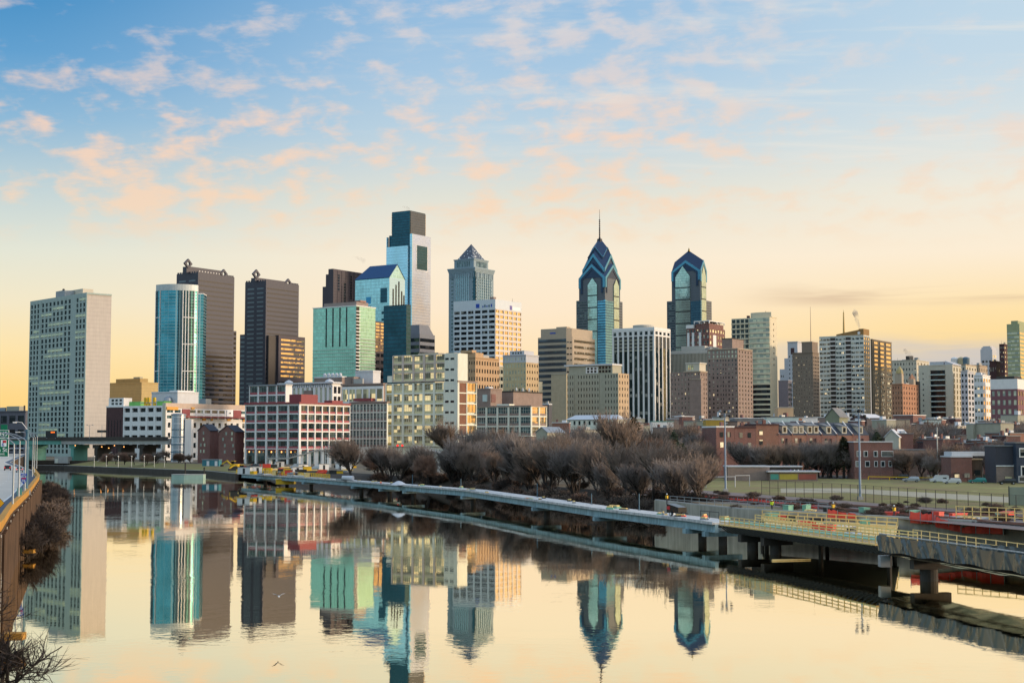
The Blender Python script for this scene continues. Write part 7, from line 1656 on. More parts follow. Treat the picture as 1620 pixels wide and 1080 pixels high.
pole('white curved street lamp by the snowy roofed brick house', 1555, 755, 708, pale_conc, .12, 'street lamp', 1.0); pole('street lamp with a rounded head before the brick terrace', 1185.5, 732, 697, pale_conc, .12, 'street lamp', .8); pole('thin dark street lamp before the tall brick terrace house', 1226, 733, 697, dark_metal, .1, 'street lamp', 1.5)
pole('grey pole in the trees with a red signal behind it', 630, 736, 702, grey_metal, .14); pole('orange lit pole among the bare trees', 1013, 722, 703, mat('sodium_pole', (.6, .28, .04, 1), .6), .16)
for px, py, D, lab in ((555, 708, 520, 'red traffic signal glowing among bare trees before the red loft'), (629, 707, 520, 'red traffic signal glowing beside a grey pole in the trees'), (636.5, 707, 530, 'second red traffic signal close beside the grey pole')):
    p = pt(px, py, D); r = thing('traffic_signal', lab, 'traffic signal', (p.x, p.y, GZ)); MB().tube((0, 0, 0), (0, 0, p.z - GZ), .1, .1, 6).build('pole', dark_metal, r); MB().box(-.35, .35, -.2, .2, p.z - GZ, p.z - GZ + 1.2).build('housing', sign_black, r); MB().tube((0, -.21, p.z - GZ + .75), (0, -.4, p.z - GZ + .75), .48, .48, 10).build('lens', red_on, r)
a, c = gnd(1374, 758.5, GZ), gnd(1478, 760.5, GZ); r = thing('barrier_tape', 'yellow pipe barrier along the street behind the field', 'barrier', (a.x, a.y, GZ)); MB().beam((0, 0, .9), (c.x - a.x, c.y - a.y, .9), .22, .22).build('pipe', yellow_paint, r)
for s_ in (0, .33, .66, 1): MB().box((c.x - a.x) * s_ - .1, (c.x - a.x) * s_ + .1, (c.y - a.y) * s_ + .12, (c.y - a.y) * s_ + .3, 0, .85).build('post', yellow_paint, r)
a = gnd(1596, 799, GZ); r = thing('screen_fence', 'grey green sheeted screen fence near the railway', 'fence', (a.x, a.y, GZ)); MB().box(0, 14, 0, .12, 0, 3.1).build('sheet', mat('screen_green', (.17, .22, .19, 1), .7), r)
for k in range(5): MB().box(k * 3.4, k * 3.4 + .12, -.1, -.003, 0, 3.3).build('post', dark_metal, r)
a = gnd(1556, 762, GZ); r = thing('screen_fence', 'dark green screen before the dark shingle house', 'fence', (a.x, a.y, GZ)); MB().box(0, 4.6, 0, .12, 0, 2.0).build('sheet', mat('screen_dark_green', (.03, .10, .075, 1), .7), r); MB().box(-.08, .08, -.06, -.003, 0, 2.2).box(4.5, 4.66, -.06, -.003, 0, 2.2).build('post', dark_metal, r)
# ------------------------------------------------ riverside ramps by the lofts
def ramp(label, pts, legs, rail_m):
    org = Vector(pts[0]); r = thing('footbridge', label, 'footbridge', (org.x, org.y, GZ)); O = Vector((org.x, org.y, GZ)); mb = MB(); rl = MB()
    for a, c in zip(pts[:-1], pts[1:]):
        A, Cc = Vector(a) - O, Vector(c) - O; mb.beam(A, Cc, 3.0, .5)
        for z in (.6, 1.2): rl.beam(A + Vector((0, -1.5, z)), Cc + Vector((0, -1.5, z)), .1, .1)
        for k in range(9): q = A.lerp(Cc, k / 8); rl.beam(q + Vector((0, -1.5, 0)), q + Vector((0, -1.5, 1.2)), .08, .08)
    mb.build('deck', concrete, r); rl.build('railing', rail_m, r)
    for q, w_ in legs: q = Vector(q) - O; MB().box(q.x - w_, q.x + w_, q.y - .9, q.y + .9, 0, q.z - .26).build('leg', white_paint, r)
    return r
DR = 500
ramp('curving concrete footbridge ramp in front of the red and white loft building', [tuple(pt(422, 725, DR)), tuple(pt(455, 725, DR)), tuple(pt(478, 719, DR)), tuple(pt(500, 712, DR)), tuple(pt(526, 712, DR))], [(tuple(pt(x, y, DR)), w_) for x, y, w_ in ((428, 725, .6), (478, 719, .5), (490, 715, .5), (501, 712, .7), (511, 712, .5), (520, 712, .6))], grey_metal)
r = thing('stair_tower', 'white stair frame at the end of the footbridge ramp', 'stairs', tuple(pt(519, 745, DR).xy) + (GZ,))
for k in range(4): MB().box(-1.2, 1.2, -.5, .5, 1.2 + k * 2.3, 1.45 + k * 2.3).build('landing', white_paint, r)
for x in (-1.2, 1.1): MB().box(x, x + .25, -.6, -.501, 0, 9).build('post', white_paint, r)
ramp('long descending footbridge with a white railing behind the bare trees', [tuple(pt(655, 708, 440)), tuple(pt(690, 715, 435)), tuple(pt(740, 727, 428))], [(tuple(pt(x, y, 435)), .5) for x, y in ((672, 712), (694, 716), (712, 720), (735, 726))], white_paint)
# ------------------------------------------------ construction gear at the far end of the boardwalk
def excavator(p, z, rz, lab):
    r = thing('excavator', lab, 'excavator', (p.x, p.y, z), rz)
    for y in (-1.1, 1.1): MB().prism([(-1.8, y - .3), (1.8, y - .3), (1.8, y + .3), (-1.8, y + .3)], 0, .9).build('track', rubber, r)
    MB().box(-1.6, 1.7, -1.2, 1.2, .95, 2.0).build('house', yellow_paint, r); MB().box(.4, 1.7, -1.1, .1, 2.003, 3.1).build('cab', g_band, r); MB().box(.3, 1.8, -1.2, .2, 3.103, 3.25).build('cab_roof', yellow_paint, r)
    MB().beam((1.5, .6, 1.8), (3.3, .6, 3.3), .4, .5).beam((3.3, .6, 3.3), (5.6, .6, 1.9), .3, .4).build('boom', yellow_paint, r); MB().prism([(5.1, .1), (6.0, .1), (6.0, 1.1), (5.1, 1.1)], 1.0, 1.9).build('bucket', concrete_dk, r)
q = jn[0].lerp(jn[1], .25); excavator(q + Vector((-1, 3, 0)), q.z + .01, R(200), 'yellow excavator at the far end of the boardwalk'); q = jn[1].lerp(jn[2], .1)
r = thing('work_barge', 'yellow braced work platform under the far boardwalk end', 'platform', tuple(jn[2].xy) + (0,)); MB().box(-1.5, 4.5, -1, 4, .6, 2.2).build('hull', yellow_paint, r); MB().box(-1.7, 4.7, -1.2, 4.2, 2.203, 2.4).build('deck', lumber, r)
sr = random.Random(12)
heap = [('crate', 'timber crate among the gear on the far boardwalk end', lumber), ('pipe_bundle', 'pale pipe bundle among the gear on the far boardwalk end', white_paint), ('tool_box', 'orange tool box among the gear on the far boardwalk end', orange_plastic), ('canopy_tent', 'white canopy among the gear on the far boardwalk end', white_roof), ('tool_box', 'grey tool box among the gear on the far boardwalk end', grey_metal)]
for k in range(42):
    nm, lab, m = heap[k % 5]; s_ = sr.random(); i = sr.randint(0, 2); q = jn[i].lerp(jn[i + 1], s_) + Vector((sr.uniform(.5, 5.5), sr.uniform(0, 4), 0)); r = thing(nm, lab, nm.replace('_', ' '), (q.x, q.y, q.z + .01), sr.uniform(0, 3), lab + ' group'); w_, d_, h_ = sr.uniform(.5, 1.4), sr.uniform(.4, .9), sr.uniform(.4, 1.3)
    if nm == 'pipe_bundle':
        mb = MB(); [mb.tube((-w_ * 1.5, j * .24, .12 + (j % 2) * .2), (w_ * 1.5, j * .24, .12 + (j % 2) * .2), .11, .11, 6) for j in range(4)]; mb.build('pipes', m, r)
    elif nm == 'canopy_tent':
        MB().box(-w_, w_, -d_, d_, 1.2, 1.35).build('canopy', m, r); [MB().box(x - .05, x + .05, y - .05, y + .05, 0, 1.197).build('leg', grey_metal, r) for x in (-w_ + .1, w_ - .1) for y in (-d_ + .1, d_ - .1)]
    else: MB().box(-w_, w_, -d_, d_, 0, h_).build('box', m, r); MB().box(-w_ - .05, w_ + .05, -d_ - .05, d_ + .05, h_ + .003, h_ + .12).build('lid', m, r)
q = jn[3].lerp(jn[4], .93) + Vector((-1, 2, .02)); r = thing('water_tank', 'white horizontal tank lying on the boardwalk deck', 'tank', (q.x, q.y, q.z), R(-20)); MB().tube((-1.6, 0, .75), (1.8, 0, .75), .7, .7, 14).build('barrel', white_roof, r); MB().box(-3.6, -1.7, -.5, .5, 0, .6).build('pump', grey_metal, r); MB().box(-1.4, 1.6, -.4, .4, 0, .1).build('cradle', dark_metal, r)
q = jn[6] + Vector((-2, 2.5, .02)); r = thing('gravel_heap', 'white gravel heap on the boardwalk deck below the trees', 'heap', (q.x, q.y, q.z)); MB().lathe((0, 0, 0), [(2.2, 0), (1.5, .5), (.7, .9), (.1, 1.05)], 9).build('heap', white_roof, r)
q = P_at(1054, OP) + Vector((1.7, 1.2, 0)); r = thing('compressor', 'black wheeled machine parked on the boardwalk deck', 'compressor', (q.x, q.y, q.z), R(-60)); MB().prism([(-1.5, -.8), (1.5, -.8), (1.5, .8), (-1.5, .8)], .5, [1.9, 1.4, 1.4, 1.9]).build('housing', car_black, r); MB().beam((1.5, 0, .6), (2.9, 0, .5), .12, .12).build('tow_bar', dark_metal, r); MB().box(-1.4, -.6, -.84, -.8, 1.0, 1.5).build('panel', sign_red, r)
for y in (-.9, .9): MB().tube((-.2, y - .1, .35), (-.2, y + .1, .35), .35, .35, 12).build('wheel', rubber, r); MB().tube((-.2, y - .11, .35), (-.2, y + .11, .35), .2, .2, 10).build('rim', white_paint, r)
# site yard in front of the red and white lofts
yd = random.Random(91); yg = [('timber_stack', 'timber stack lying in the site yard before the red and white lofts', lumber), ('site_cabin', 'low white site cabin in the yard before the red and white lofts', white_paint), ('gear_box', 'yellow gear box in the site yard before the red and white lofts', yellow_paint), ('gear_box', 'dark gear box in the site yard before the red and white lofts', dark_metal), ('gear_box', 'orange gear box in the site yard before the red and white lofts', orange_plastic), ('pipe_stack', 'grey pipe stack in the site yard before the red and white lofts', grey_metal)]
for k in range(54):
    nm, lab, m = yg[k % 6]; p = gnd(yd.uniform(372, 560), yd.uniform(737, 750), GZ); r = thing(nm, lab, nm.replace('_', ' '), (p.x, p.y, GZ), yd.uniform(-.6, .6), 'yard gear: ' + lab.split(' in ')[0]); w_, d_, h_ = yd.uniform(.6, 2.0), yd.uniform(.4, 1.0), yd.uniform(.5, 1.5)
    if nm == 'site_cabin':
        w_ = yd.uniform(1.4, 2.4); MB().box(-w_, w_, -1, 1, 0, 2.2).build('wall', m, r); MB().box(-w_ - .1, w_ + .1, -1.1, 1.1, 2.203, 2.35).build('roof', grey_roof, r); MB().box(-.4, .4, -1.04, -1.003, .1, 1.9).build('door', dark_metal, r)
    elif nm == 'gear_box': MB().box(-w_, w_, -d_, d_, 0, h_).build('box', m, r); MB().box(-w_ - .05, w_ + .05, -d_ - .05, d_ + .05, h_ + .003, h_ + .14).build('lid', concrete_dk if k % 4 else m, r)
    else:
        for j in range(3): MB().beam((-w_ * 1.5, -d_ + j * d_, .2 + .02 * (j % 2)), (w_ * 1.5, -d_ + j * d_ + .1, .2 + .02 * (j % 2)), d_ * .8, .35 + .15 * (j % 2)).build('length', m, r)
for k, (px, py, m) in enumerate(((470, 741, car_white), (436, 738, car_silver), (402, 739, car_black), (498, 743, car_white), (545, 742, car_silver), (590, 744, car_black))): car(('white car parked below the curving footbridge ramp', 'silver car parked in the site yard before the lofts', 'black car parked at the end of the site yard', 'white car parked beside the white stair frame', 'silver car parked under the first bare trees', 'black car parked among the bare trees')[k], gnd(px, py, GZ), R(80), m, 'van' if k == 0 else 'hatch', 'cars parked by the site yard', GZ, False)
excavator(gnd(372, 742, GZ), GZ, R(160), 'yellow excavator in the site yard beside the teal shed')
# odds and ends on the bare deck
for k, (px, hgt) in enumerate(((630, 2.6), (822, 2.8), (978, 2.8), (705, 2.2), (905, 2.0))):
    q = P_at(px, OP) + Vector((3.6, 1.6, 0)); r = thing('marker_post', ('thin steel marker post on the boardwalk deck, ' + ('nearest the white tank', 'in front of the tall cream lofts', 'nearest the black wheeled machine', 'beside the white gravel heap', 'midway along the bare deck')[k]), 'post', (q.x, q.y, q.z)); MB().tube((0, 0, 0), (0, 0, hgt), .09, .07, 6).build('shaft', blue_metal, r); MB().box(-.25, .25, -.25, .25, 0, .08).build('foot', grey_metal, r)
dk_ = random.Random(41)
for k in range(34):
    px = dk_.uniform(500, 1125); q = P_at(px, OP) + Vector((1, .4, 0)) * dk_.uniform(.3, 4.2); w_, d_, h_ = dk_.uniform(.2, .9), dk_.uniform(.15, .5), dk_.uniform(.08, .35); m = dk_.choice((lumber, dark_metal, concrete_dk, grey_metal, orange_plastic, green_ply))
    r = thing('loose_material', 'small low heap of loose building material lying on the bare boardwalk deck', 'building material', (q.x, q.y, q.z), dk_.uniform(0, 3), 'loose material on the boardwalk deck'); MB().box(-w_, w_, -d_, d_, 0, h_).build('lower_piece', m, r); MB().box(-w_ * .7, w_ * .8, -d_ * .6, d_ * .7, h_ + .003, h_ * 1.8).build('upper_piece', lumber if m != lumber else grey_metal, r)
for px, py, L_, lab in ((1252, 886, 2.6, 'pale driftwood log floating under the formwork span'),):
    q = gnd(px, py, 0); r = thing('driftwood', lab, 'log', (q.x, q.y, 0), dk_.uniform(-.4, .4)); MB().tube((-L_, 0, .03), (L_, 0, .08), .16, .09, 8).build('log', lumber if 'pale' in lab else bark, r); MB().tube((L_ * .3, 0, .08), (L_ * .6, .5, .35), .05, .02, 5).build('branch', bark, r)
# workers in lime vests on the construction bank
def person(label, p, z, rz, vest=lime, hh=1.74):
    me = bpy.data.meshes.new('person'); J = [(0, 0, .95), (0, 0, 1.12), (0, .02, 1.32), (0, .02, 1.45), (0, .02, 1.52), (0, .0, 1.62), (0, 0, 1.72), (.19, .02, 1.40), (.25, -.05, 1.14), (.22, -.22, 1.0), (.22, -.29, .95), (-.19, .02, 1.40), (-.26, .02, 1.13), (-.25, -.1, .9), (-.25, -.13, .83), (.1, 0, .9), (.12, -.04, .5), (.12, .02, .08), (.12, -.14, .04), (-.1, 0, .9), (-.12, .02, .5), (-.12, .06, .08), (-.12, -.10, .04)]
    Ed = [(0, 1), (1, 2), (2, 3), (3, 4), (4, 5), (5, 6), (3, 7), (7, 8), (8, 9), (9, 10), (3, 11), (11, 12), (12, 13), (13, 14), (0, 15), (15, 16), (16, 17), (17, 18), (0, 19), (19, 20), (20, 21), (21, 22)]
    Rd = [.15, .14, .16, .12, .055, .09, .085, .07, .05, .04, .045, .07, .05, .04, .045, .09, .065, .045, .04, .09, .065, .045, .04]
    me.from_pydata(J, Ed, []); o = bpy.data.objects.new('person', me); COL.objects.link(o); sk = o.modifiers.new('skin', 'SKIN'); ss = o.modifiers.new('sub', 'SUBSURF'); ss.levels = 1; ss.render_levels = 1
    for v, r_ in zip(me.skin_vertices[0].data, Rd): v.radius = (r_, r_)
    me.skin_vertices[0].data[0].use_root = True
    me.materials.append(mat('work_trousers', (.05, .05, .07, 1), .8) if 'work_trousers' not in MATS else MATS['work_trousers']); o.location = (p.x, p.y, z); o.rotation_euler = (0, 0, rz); tag(o, label, 'person')
    MB().prism([(-.23, -.16), (.23, -.16), (.23, .18), (-.23, .18)], .95, 1.44).build('vest', vest, o); MB().lathe((0, 0, 1.66), [(.14, 0), (.12, .08), (.05, .13)], 10).build('hard_hat', sign_white, o); return o
for px, py, z, lab, rz in ((1055, 797, 4.31, 'worker in a yellow vest standing on the construction wall end', 1), (1221, 810, 4.0, 'worker in a lime vest behind the grey pipe rail', 2.2), (1318, 817, 4.0, 'worker in a yellow vest beside the peaked red netting', .4), (1414, 828, 4.0, 'worker in a yellow vest by the timber rail end', 4)): person(lab, gnd(px, py, z) if z > 4.3 else P_at(px, [(q[0] + .9, q[1] + .9, 0) for q in EAST[6:14]]), z if z > 4.3 else GZ, rz, yellow_paint if 'yellow' in lab else lime)
# gull over the water
p = pt(441, 943, 112); me = MB()
r = thing('gull', 'white gull gliding low over the river', 'bird', tuple(p), R(15))
bd = MB(); bd.lathe((0, 0, 0), [(.015, -.24), (.05, -.16), (.075, -.02), (.06, .1), (.045, .16), (.03, .21), (.006, .27)], 10); o = bd.build('body', white_paint, r, smooth=True); o.rotation_euler = (R(-80), 0, 0)
for s_ in (-1, 1):
    wg_ = MB(); P1 = [(.03, .09, .03), (.26, .10, .20), (.50, .0, .25), (.48, -.05, .245), (.24, -.06, .19), (.03, -.09, .03)]
    tp = [(s_ * x, y, z) for x, y, z in P1]; bt = [(x, y, z - .015) for x, y, z in tp]; n = 6; wg_.v += tp + bt; wg_.f += [tuple(range(n)), tuple(range(2 * n - 1, n - 1, -1))] + [(i, n + i, n + (i + 1) % n, (i + 1) % n) for i in range(n)]; wg_.mi += [0] * 8; wg_.build('wing', mat('gull_grey', (.55, .56, .58, 1), .7) if 'gull_grey' not in MATS else MATS['gull_grey'], r)
MB().prism([(-.05, -.22), (.05, -.22), (.09, -.36), (-.09, -.36)][::-1], -.01, .01).build('tail', white_paint, r); MB().tube((0, .26, -.02), (0, .33, -.04), .014, .004, 5).build('beak', yellow_paint, r)
# ================================================================== bare winter trees
def bare_tree(seed, h, spread, twm, levels=4, dens=1.0, tw=.035, upright=.5, multi=1, tl=1.0):
    rr = random.Random(seed); tr = MB(); tg = MB()
    def grow(p, d, ln, r, lv):
        segs = 3; q = p.copy(); dd = d.copy()
        for s_ in range(segs):
            nd = (dd + Vector((rr.gauss(0, .14), rr.gauss(0, .14), rr.gauss(.05, .08)))).normalized(); e = q + nd * ln / segs
            r1 = r * (1 - .22 * (s_ + 1) / segs); r0 = r * (1 - .22 * s_ / segs)
            (tr if lv < 4 else tg).tube(q, e, max(r0, tw * 1.5), max(r1, tw * 1.3), 5 if lv < 2 else 3, caps=False)
            if lv < levels and (s_ > 0 or lv > 0):
                for _ in range(rr.choice((1, 2)) if lv < 2 else 2):
                    a = rr.uniform(0, 6.283); ax = nd.orthogonal().normalized(); ax = Matrix.Rotation(a, 3, nd) @ ax; an = rr.uniform(.45, 1.0) * spread
                    c = (Matrix.Rotation(an, 3, ax) @ nd); c.z += upright * .35; c.normalize(); grow(e, c, ln * rr.uniform(.68, 1.0) * (1.15 if lv == 0 else 1), r1 * rr.uniform(.52, .74), lv + 1)
            if lv >= 2:
                for _ in range(int(rr.uniform(2.0, 4.5) * dens)):
                    a = rr.uniform(0, 6.283); ax = Matrix.Rotation(a, 3, nd) @ nd.orthogonal().normalized(); c = (Matrix.Rotation(rr.uniform(.3, 1.1), 3, ax) @ nd); c.z += upright * .3; c.normalize(); st = q.lerp(e, rr.random()); l2 = rr.uniform(.5, 1.3) * h / 13 * tl
                    m_ = st + c * l2 * .5; c2 = (c + Vector((rr.gauss(0, .3), rr.gauss(0, .3), rr.gauss(.1, .2)))).normalized(); en = m_ + c2 * l2 * .5
                    tg.tube(st, m_, tw, tw * .7, 3, caps=False); tg.tube(m_, en, tw * .7, tw * .25, 3, caps=False)
                    if rr.random() < .7: c3 = (c2 + Vector((rr.gauss(0, .6), rr.gauss(0, .6), rr.gauss(.1, .4)))).normalized(); tg.tube(m_, m_ + c3 * l2 * .45, tw * .6, tw * .2, 3, caps=False)
            q = e; dd = nd
        if lv < levels: grow(q, (dd + Vector((rr.gauss(0, .25), rr.gauss(0, .25), .15))).normalized(), ln * .85, r * .72, lv + 1)
    for k in range(multi):
        d0 = Vector((rr.gauss(0, .1 + .18 * (multi > 1)), rr.gauss(0, .1 + .18 * (multi > 1)), 1)).normalized(); grow(Vector((rr.uniform(-.3, .3) * (multi > 1), 0, -.3)), d0, h * .2, h * .024 / (multi ** .35), 0)
    zt = max(v[2] for v in tg.v); s_ = h / zt
    tr.v = [(x * s_, y * s_, z * s_ if z > 0 else z) for x, y, z in tr.v]; tg.v = [(x * s_, y * s_, z * s_) for x, y, z in tg.v]
    return tr.mesh('trunk', bark), tg.mesh('crown', twm)
PROTO = []
for k, (h, sp, m, up, mu) in enumerate(((13, .62, twig_b, .75, 1), (12, .72, twig_a, .6, 2), (14, .55, twig_a, .95, 1), (10, .8, twig_c, .5, 3), (12, .6, twig_a, .8, 1), (10, .68, twig_b, .7, 2))): PROTO.append((h, *bare_tree(100 + k, h, sp, m, dens=.32, tw=.018, upright=up, multi=mu)))
BUSH = [(4.0, *bare_tree(200, 4.0, 1.15, twig_a, 3, .6, .018, .3, 4)), (5.0, *bare_tree(201, 5.0, 1.1, twig_d, 3, .55, .018, .35, 4)), (3.2, *bare_tree(203, 3.2, 1.2, twig_c, 3, .6, .018, .3, 5))]
tz = random.Random(33)
def plant(proto, p, z, h, label, group=None, name='bare_tree', wid=1.0, cat='tree'):
    r = thing(name, label, cat, (p.x, p.y, z), tz.uniform(0, 6.28), group); s_ = h / proto[0]; r.scale = (s_ * wid, s_ * wid, s_)
    for nm, me in (('trunk', proto[1]), ('crown', proto[2])): o = bpy.data.objects.new(nm, me); COL.objects.link(o); o.parent = r
    return r
GT = 'bare trees massed along the riverbank'; LT = 'bare brown tree in the thick stand along the riverbank behind the boardwalk'
def tree_px(k, px, pyb, pyt, D, label=LT, group=GT, wid=1.0):
    k = (k + (3 if tz.random() < .18 else 0)) % 6; p = pt(px, pyb, D); h = (zat(pyt, D) - GZ + .6) * (tz.uniform(.82, 1.2) if group == GT else 1); return plant(PROTO[k], p, GZ - .6, h, label, group, wid=wid)
for k, px, pyt, D, wd in ((1, 556, 690, 385, 1.25), (3, 596, 706, 410, 1.1), (0, 640, 705, 415, 1.0), (3, 672, 714, 350, .9), (4, 706, 708, 390, 1.0), (1, 735, 700, 350, 1.0), (0, 765, 672, 385, 1.15), (2, 790, 668, 400, 1.1), (5, 812, 678, 370, 1.2), (1, 838, 668, 395, 1.1), (0, 862, 680, 345, 1.15), (2, 885, 672, 385, 1.1), (1, 930, 675, 330, 1.1), (0, 952, 668, 375, 1.1), (3, 985, 700, 300, 1.0), (2, 1000, 652, 345, .95), (0, 1035, 672, 350, 1.2), (1, 1052, 690, 335, 1.1), (5, 1072, 680, 375, 1.2), (3, 880, 705, 320, 1.0), (3, 770, 715, 355, 1.0), (2, 975, 668, 380, 1.0), (1, 820, 690, 410, 1.0), (4, 870, 680, 415, 1.0), (0, 748, 678, 440, 1.1), (2, 915, 664, 420, 1.1), (4, 1090, 690, 390, 1.1), (1, 1015, 668, 400, 1.1)):
    tree_px(k, px, 750, pyt, D, wid=wd)
for k, px, pyt, D, lab in ((4, 715, 655, 520, 'bare slender tree against the cream end wall of the tall lofts'), (2, 1062, 660, 430, 'bare russet tree beside the floodlight mast'), (5, 1105, 676, 400, 'bare tree in front of the mustard shop block'), (1, 1120, 690, 385, 'bare tree left of the brick terrace, behind the goal frames'), (0, 1173, 690, 384, 'thin bare tree against the broad plain brick house'), (3, 1206, 700, 382, 'low bare tree against the tall brick house'), (4, 1262, 690, 384, 'bare tree before the twin dormer brick house'), (1, 1296, 692, 380, 'wide bare tree before the middle of the dormered run'), (0, 1325, 686, 378, 'tall bare tree near the end of the dormered run'), (5, 1344, 706, 372, 'bare tree beside the white framed brick house'), (1, 1437, 705, 366, 'wide dark bare tree over the low wide brick house'), (4, 1458, 700, 368, 'dark bare tree just before the tall white pole'), (2, 1500, 695, 362, 'thin dark bare tree behind the tall white pole'), (5, 1475, 716, 355, 'low dark bare tree at the yellow pipe barrier')):
    tree_px(k, px, 750, pyt, D, lab, None, 1.15)
rg = random.Random(8)
for k in range(60):
    D = rg.uniform(430, 760); px = rg.uniform(1380, 1640) if k < 38 else rg.uniform(1060, 1340); tree_px(rg.randint(0, 5), px, 700, rg.uniform(655, 675) + (6 if k >= 24 else 0), D, 'hazy bare tree among the low houses beyond the brick terrace', 'bare trees among the far low houses', 1.2)
for k in range(20):
    px = rg.uniform(1060, 1640); tree_px(rg.choice((0, 1, 2, 4, 5)), px, 745, rg.uniform(688, 712), rg.uniform(368, 386), 'bare tree along the street between the field and the brick houses', 'bare trees along the street behind the field', 1.1)
for k in range(9):
    px = 165 + k * 17 + rg.uniform(-5, 5); tree_px(rg.choice((3, 5, 4)), px, 735, rg.uniform(708, 716), 575 + rg.uniform(-6, 8), 'low bare tree on the far lawn under the highway bridge', 'low trees under the highway bridge', 1.3)
# scrub at the water
bl = along([(*p, 0) for p in EAST[4:8]], n=200)
for k in range(64):
    a, dd = bl[int(rg.uniform(4, 190))]; n = Vector((-dd.y, dd.x, 0)); n = n if n.x > 0 else -n; q = rg.random() ** 1.2; p = a + n * (q * 9.5); plant(BUSH[rg.randint(0, 2)], p, -1.2 + q * 4.9, rg.uniform(2.2, 4.6), 'leafless scrub bush on the dark bank slope behind the boardwalk', 'scrub along the riverbank', 'scrub_bush', 1.4, 'bush')
for k in range(22):
    a, dd = bl[min(199, int(12 + k * 8.4 + rg.uniform(-3, 3)))]; n = Vector((-dd.y, dd.x, 0)); n = n if n.x > 0 else -n; p = a + n * rg.uniform(4, 8); plant(PROTO[rg.choice((0, 2, 4, 5, 1))], p, .9, rg.uniform(10.5, 18.0), 'bare tree rooted low on the bank slope right behind the boardwalk', 'bare trees on the bank slope', 'bare_tree', rg.uniform(.9, 1.25))
for k in range(44):
    px = rg.uniform(1110, 1620); p = gnd(px, 806 + (px - 1210) * .045 + rg.uniform(-26, 4), GZ); plant(BUSH[rg.choice((0, 2))], p, GZ - .1, rg.uniform(.5, 1.5), 'low russet scrub between the railway and the field fence', 'scrub by the railway', 'scrub_bush', 1.6, 'bush')
for i, (a, dd) in enumerate(along([(*mv(p), 0) for p in [(-124 + 6, 366), (-97 + 5, 290), (-72 + 4, 210), (-64 + 3.5, 188)]], 8.0)): plant(BUSH[1 if i % 3 else 0], a + Vector((rg.uniform(-.5, 2.0), 0, 0)), .1, rg.uniform(2.6, 5.0), 'dark leafless bush on the bank under the expressway wall', 'bushes under the expressway', 'scrub_bush', 1.1, 'bush')
NEAR = (6.0, *bare_tree(310, 6.0, 1.25, twig_d, 3, .35, .013, .15, 2, 2.4)); NEAR2 = (6.0, *bare_tree(317, 6.0, 1.0, twig_d, 3, .45, .013, .3, 2, 1.8))
for pr_, px, py, z, h, lab in ((NEAR, -2, 1090, .8, 4.6, 'dark bare tree spreading fine twigs over the water at the bottom corner'), (NEAR2, -40, 1000, 1.0, 6.4, 'dark bare tree against the expressway wall above the corner tree'), (NEAR2, 48, 880, .2, 5.2, 'dark bare bush reaching over the water below the parapet')): p = gnd(px, py, z); plant(pr_, p, z - .4, h, lab, None, 'bare_tree', 1.25)
# evergreens
def evergreen(seed, h):
    rr = random.Random(seed); tr = MB(); cr = MB(); tr.tube((0, 0, -.3), (0, 0, h * .9), h * .03, h * .008, 6, caps=False)
    for k in range(900):
        q = rr.random() ** .8; z = h * (.18 + .8 * q); rad = h * .28 * (1 - q) ** .7 * rr.uniform(.3, 1.05); a = rr.uniform(0, 6.28); c = Vector((math.cos(a) * rad, math.sin(a) * rad, z + rr.gauss(0, .2))); s_ = rr.uniform(.12, .36); u_ = Vector((rr.gauss(0, 1), rr.gauss(0, 1), rr.gauss(0, .6))).normalized(); w_ = u_.orthogonal().normalized()
        cr.face([c - u_ * s_, c + w_ * s_ * .5, c + u_ * s_, c - w_ * s_ * .5])
    return tr.mesh('trunk', bark), cr.mesh('crown', ever)
EV = [(8.0, *evergreen(1, 8.0)), (8.0, *evergreen(2, 8.0))]
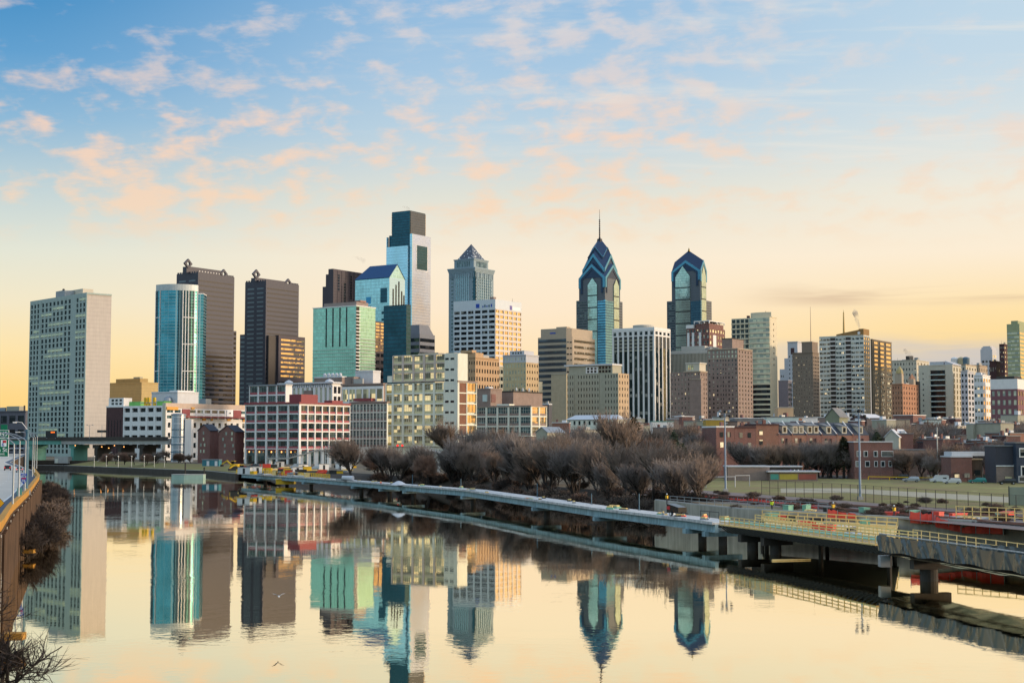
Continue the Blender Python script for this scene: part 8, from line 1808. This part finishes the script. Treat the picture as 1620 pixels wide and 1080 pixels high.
for k, (px, pyt, D, lab) in enumerate(((1003, 660, 420, 'olive evergreen rising above the bare stand near the hall'), (1066, 682, 370, 'dark evergreen beside the russet tree'), (1080, 700, 362, 'dark evergreen in front of the bare trees near the goal frames'), (1388, 682, 420, 'dark evergreen beside the white gabled house'), (1335, 690, 372, 'olive evergreen at the end of the brick terrace'))): p = pt(px, 745, D); plant(EV[k % 2], p, GZ - .2, zat(pyt, D) - GZ, lab, None, 'evergreen_tree', 1.3)
# ================================================================== steam over the roofs
def steam(label, px, py, D, w, h, lean, dens, seed):
    p = pt(px, py, D); s_ = far(D) / F; rr = random.Random(seed); mb = MB(); n = 9; k = 10; W_, H_ = w * s_, h * s_
    m, t, b = newmat('steam_%d' % seed); t.n.remove(b); out = t.n['Material Output']; v = t.add('ShaderNodeVolumePrincipled'); t.l.new(v.outputs[0], out.inputs['Volume'])
    v.inputs['Color'].default_value = (.9, .8, .68, 1); tc = t.add('ShaderNodeTexCoord'); nn = t.noise(tc.outputs['Object'], 1.0 / W_, 3, .5, .6)
    t.put(v.inputs['Density'], t.math('MULTIPLY', t.step(nn, .36, .72), dens * .8 / W_))
    prof = []
    for i in range(n + 1):
        q = i / n; r = W_ * .5 * (.25 + .75 * q) * (1 - .8 * max(0, q - .8) / .2); c = Vector((lean * W_ * q * q + rr.gauss(0, .08) * W_, 0, H_ * q)); prof.append((c, r))
    for c, r in prof:
        for j in range(k): a = 6.2832 * j / k; mb.v.append((c.x + r * math.cos(a), c.y + r * math.sin(a), c.z))
    for i in range(n):
        for j in range(k): j2 = (j + 1) % k; mb.f.append((i * k + j, i * k + j2, (i + 1) * k + j2, (i + 1) * k + j)); mb.mi.append(0)
    mb.f.append(tuple(range(k - 1, -1, -1))); mb.f.append(tuple(range(n * k, n * k + k))); mb.mi += [0, 0]
    o = mb.build('steam', m, None, p); stuff(o); o['label'] = label; return o
steam('thin brown steam plume over the large white block', 1358, 520, 1340, 12, 32, -.5, 4.5, 1)
steam('white steam over the wide beige block', 1441, 571, 1550, 14, 20, -.6, 3, 2)
steam('small steam wisp at the top of the tallest tower', 645, 333, 1900, 14, 7, -.5, 3, 3)
steam('steam wisp beside the blue gabled tower roof', 575, 417, 1620, 20, 12, -.8, 2.5, 4)
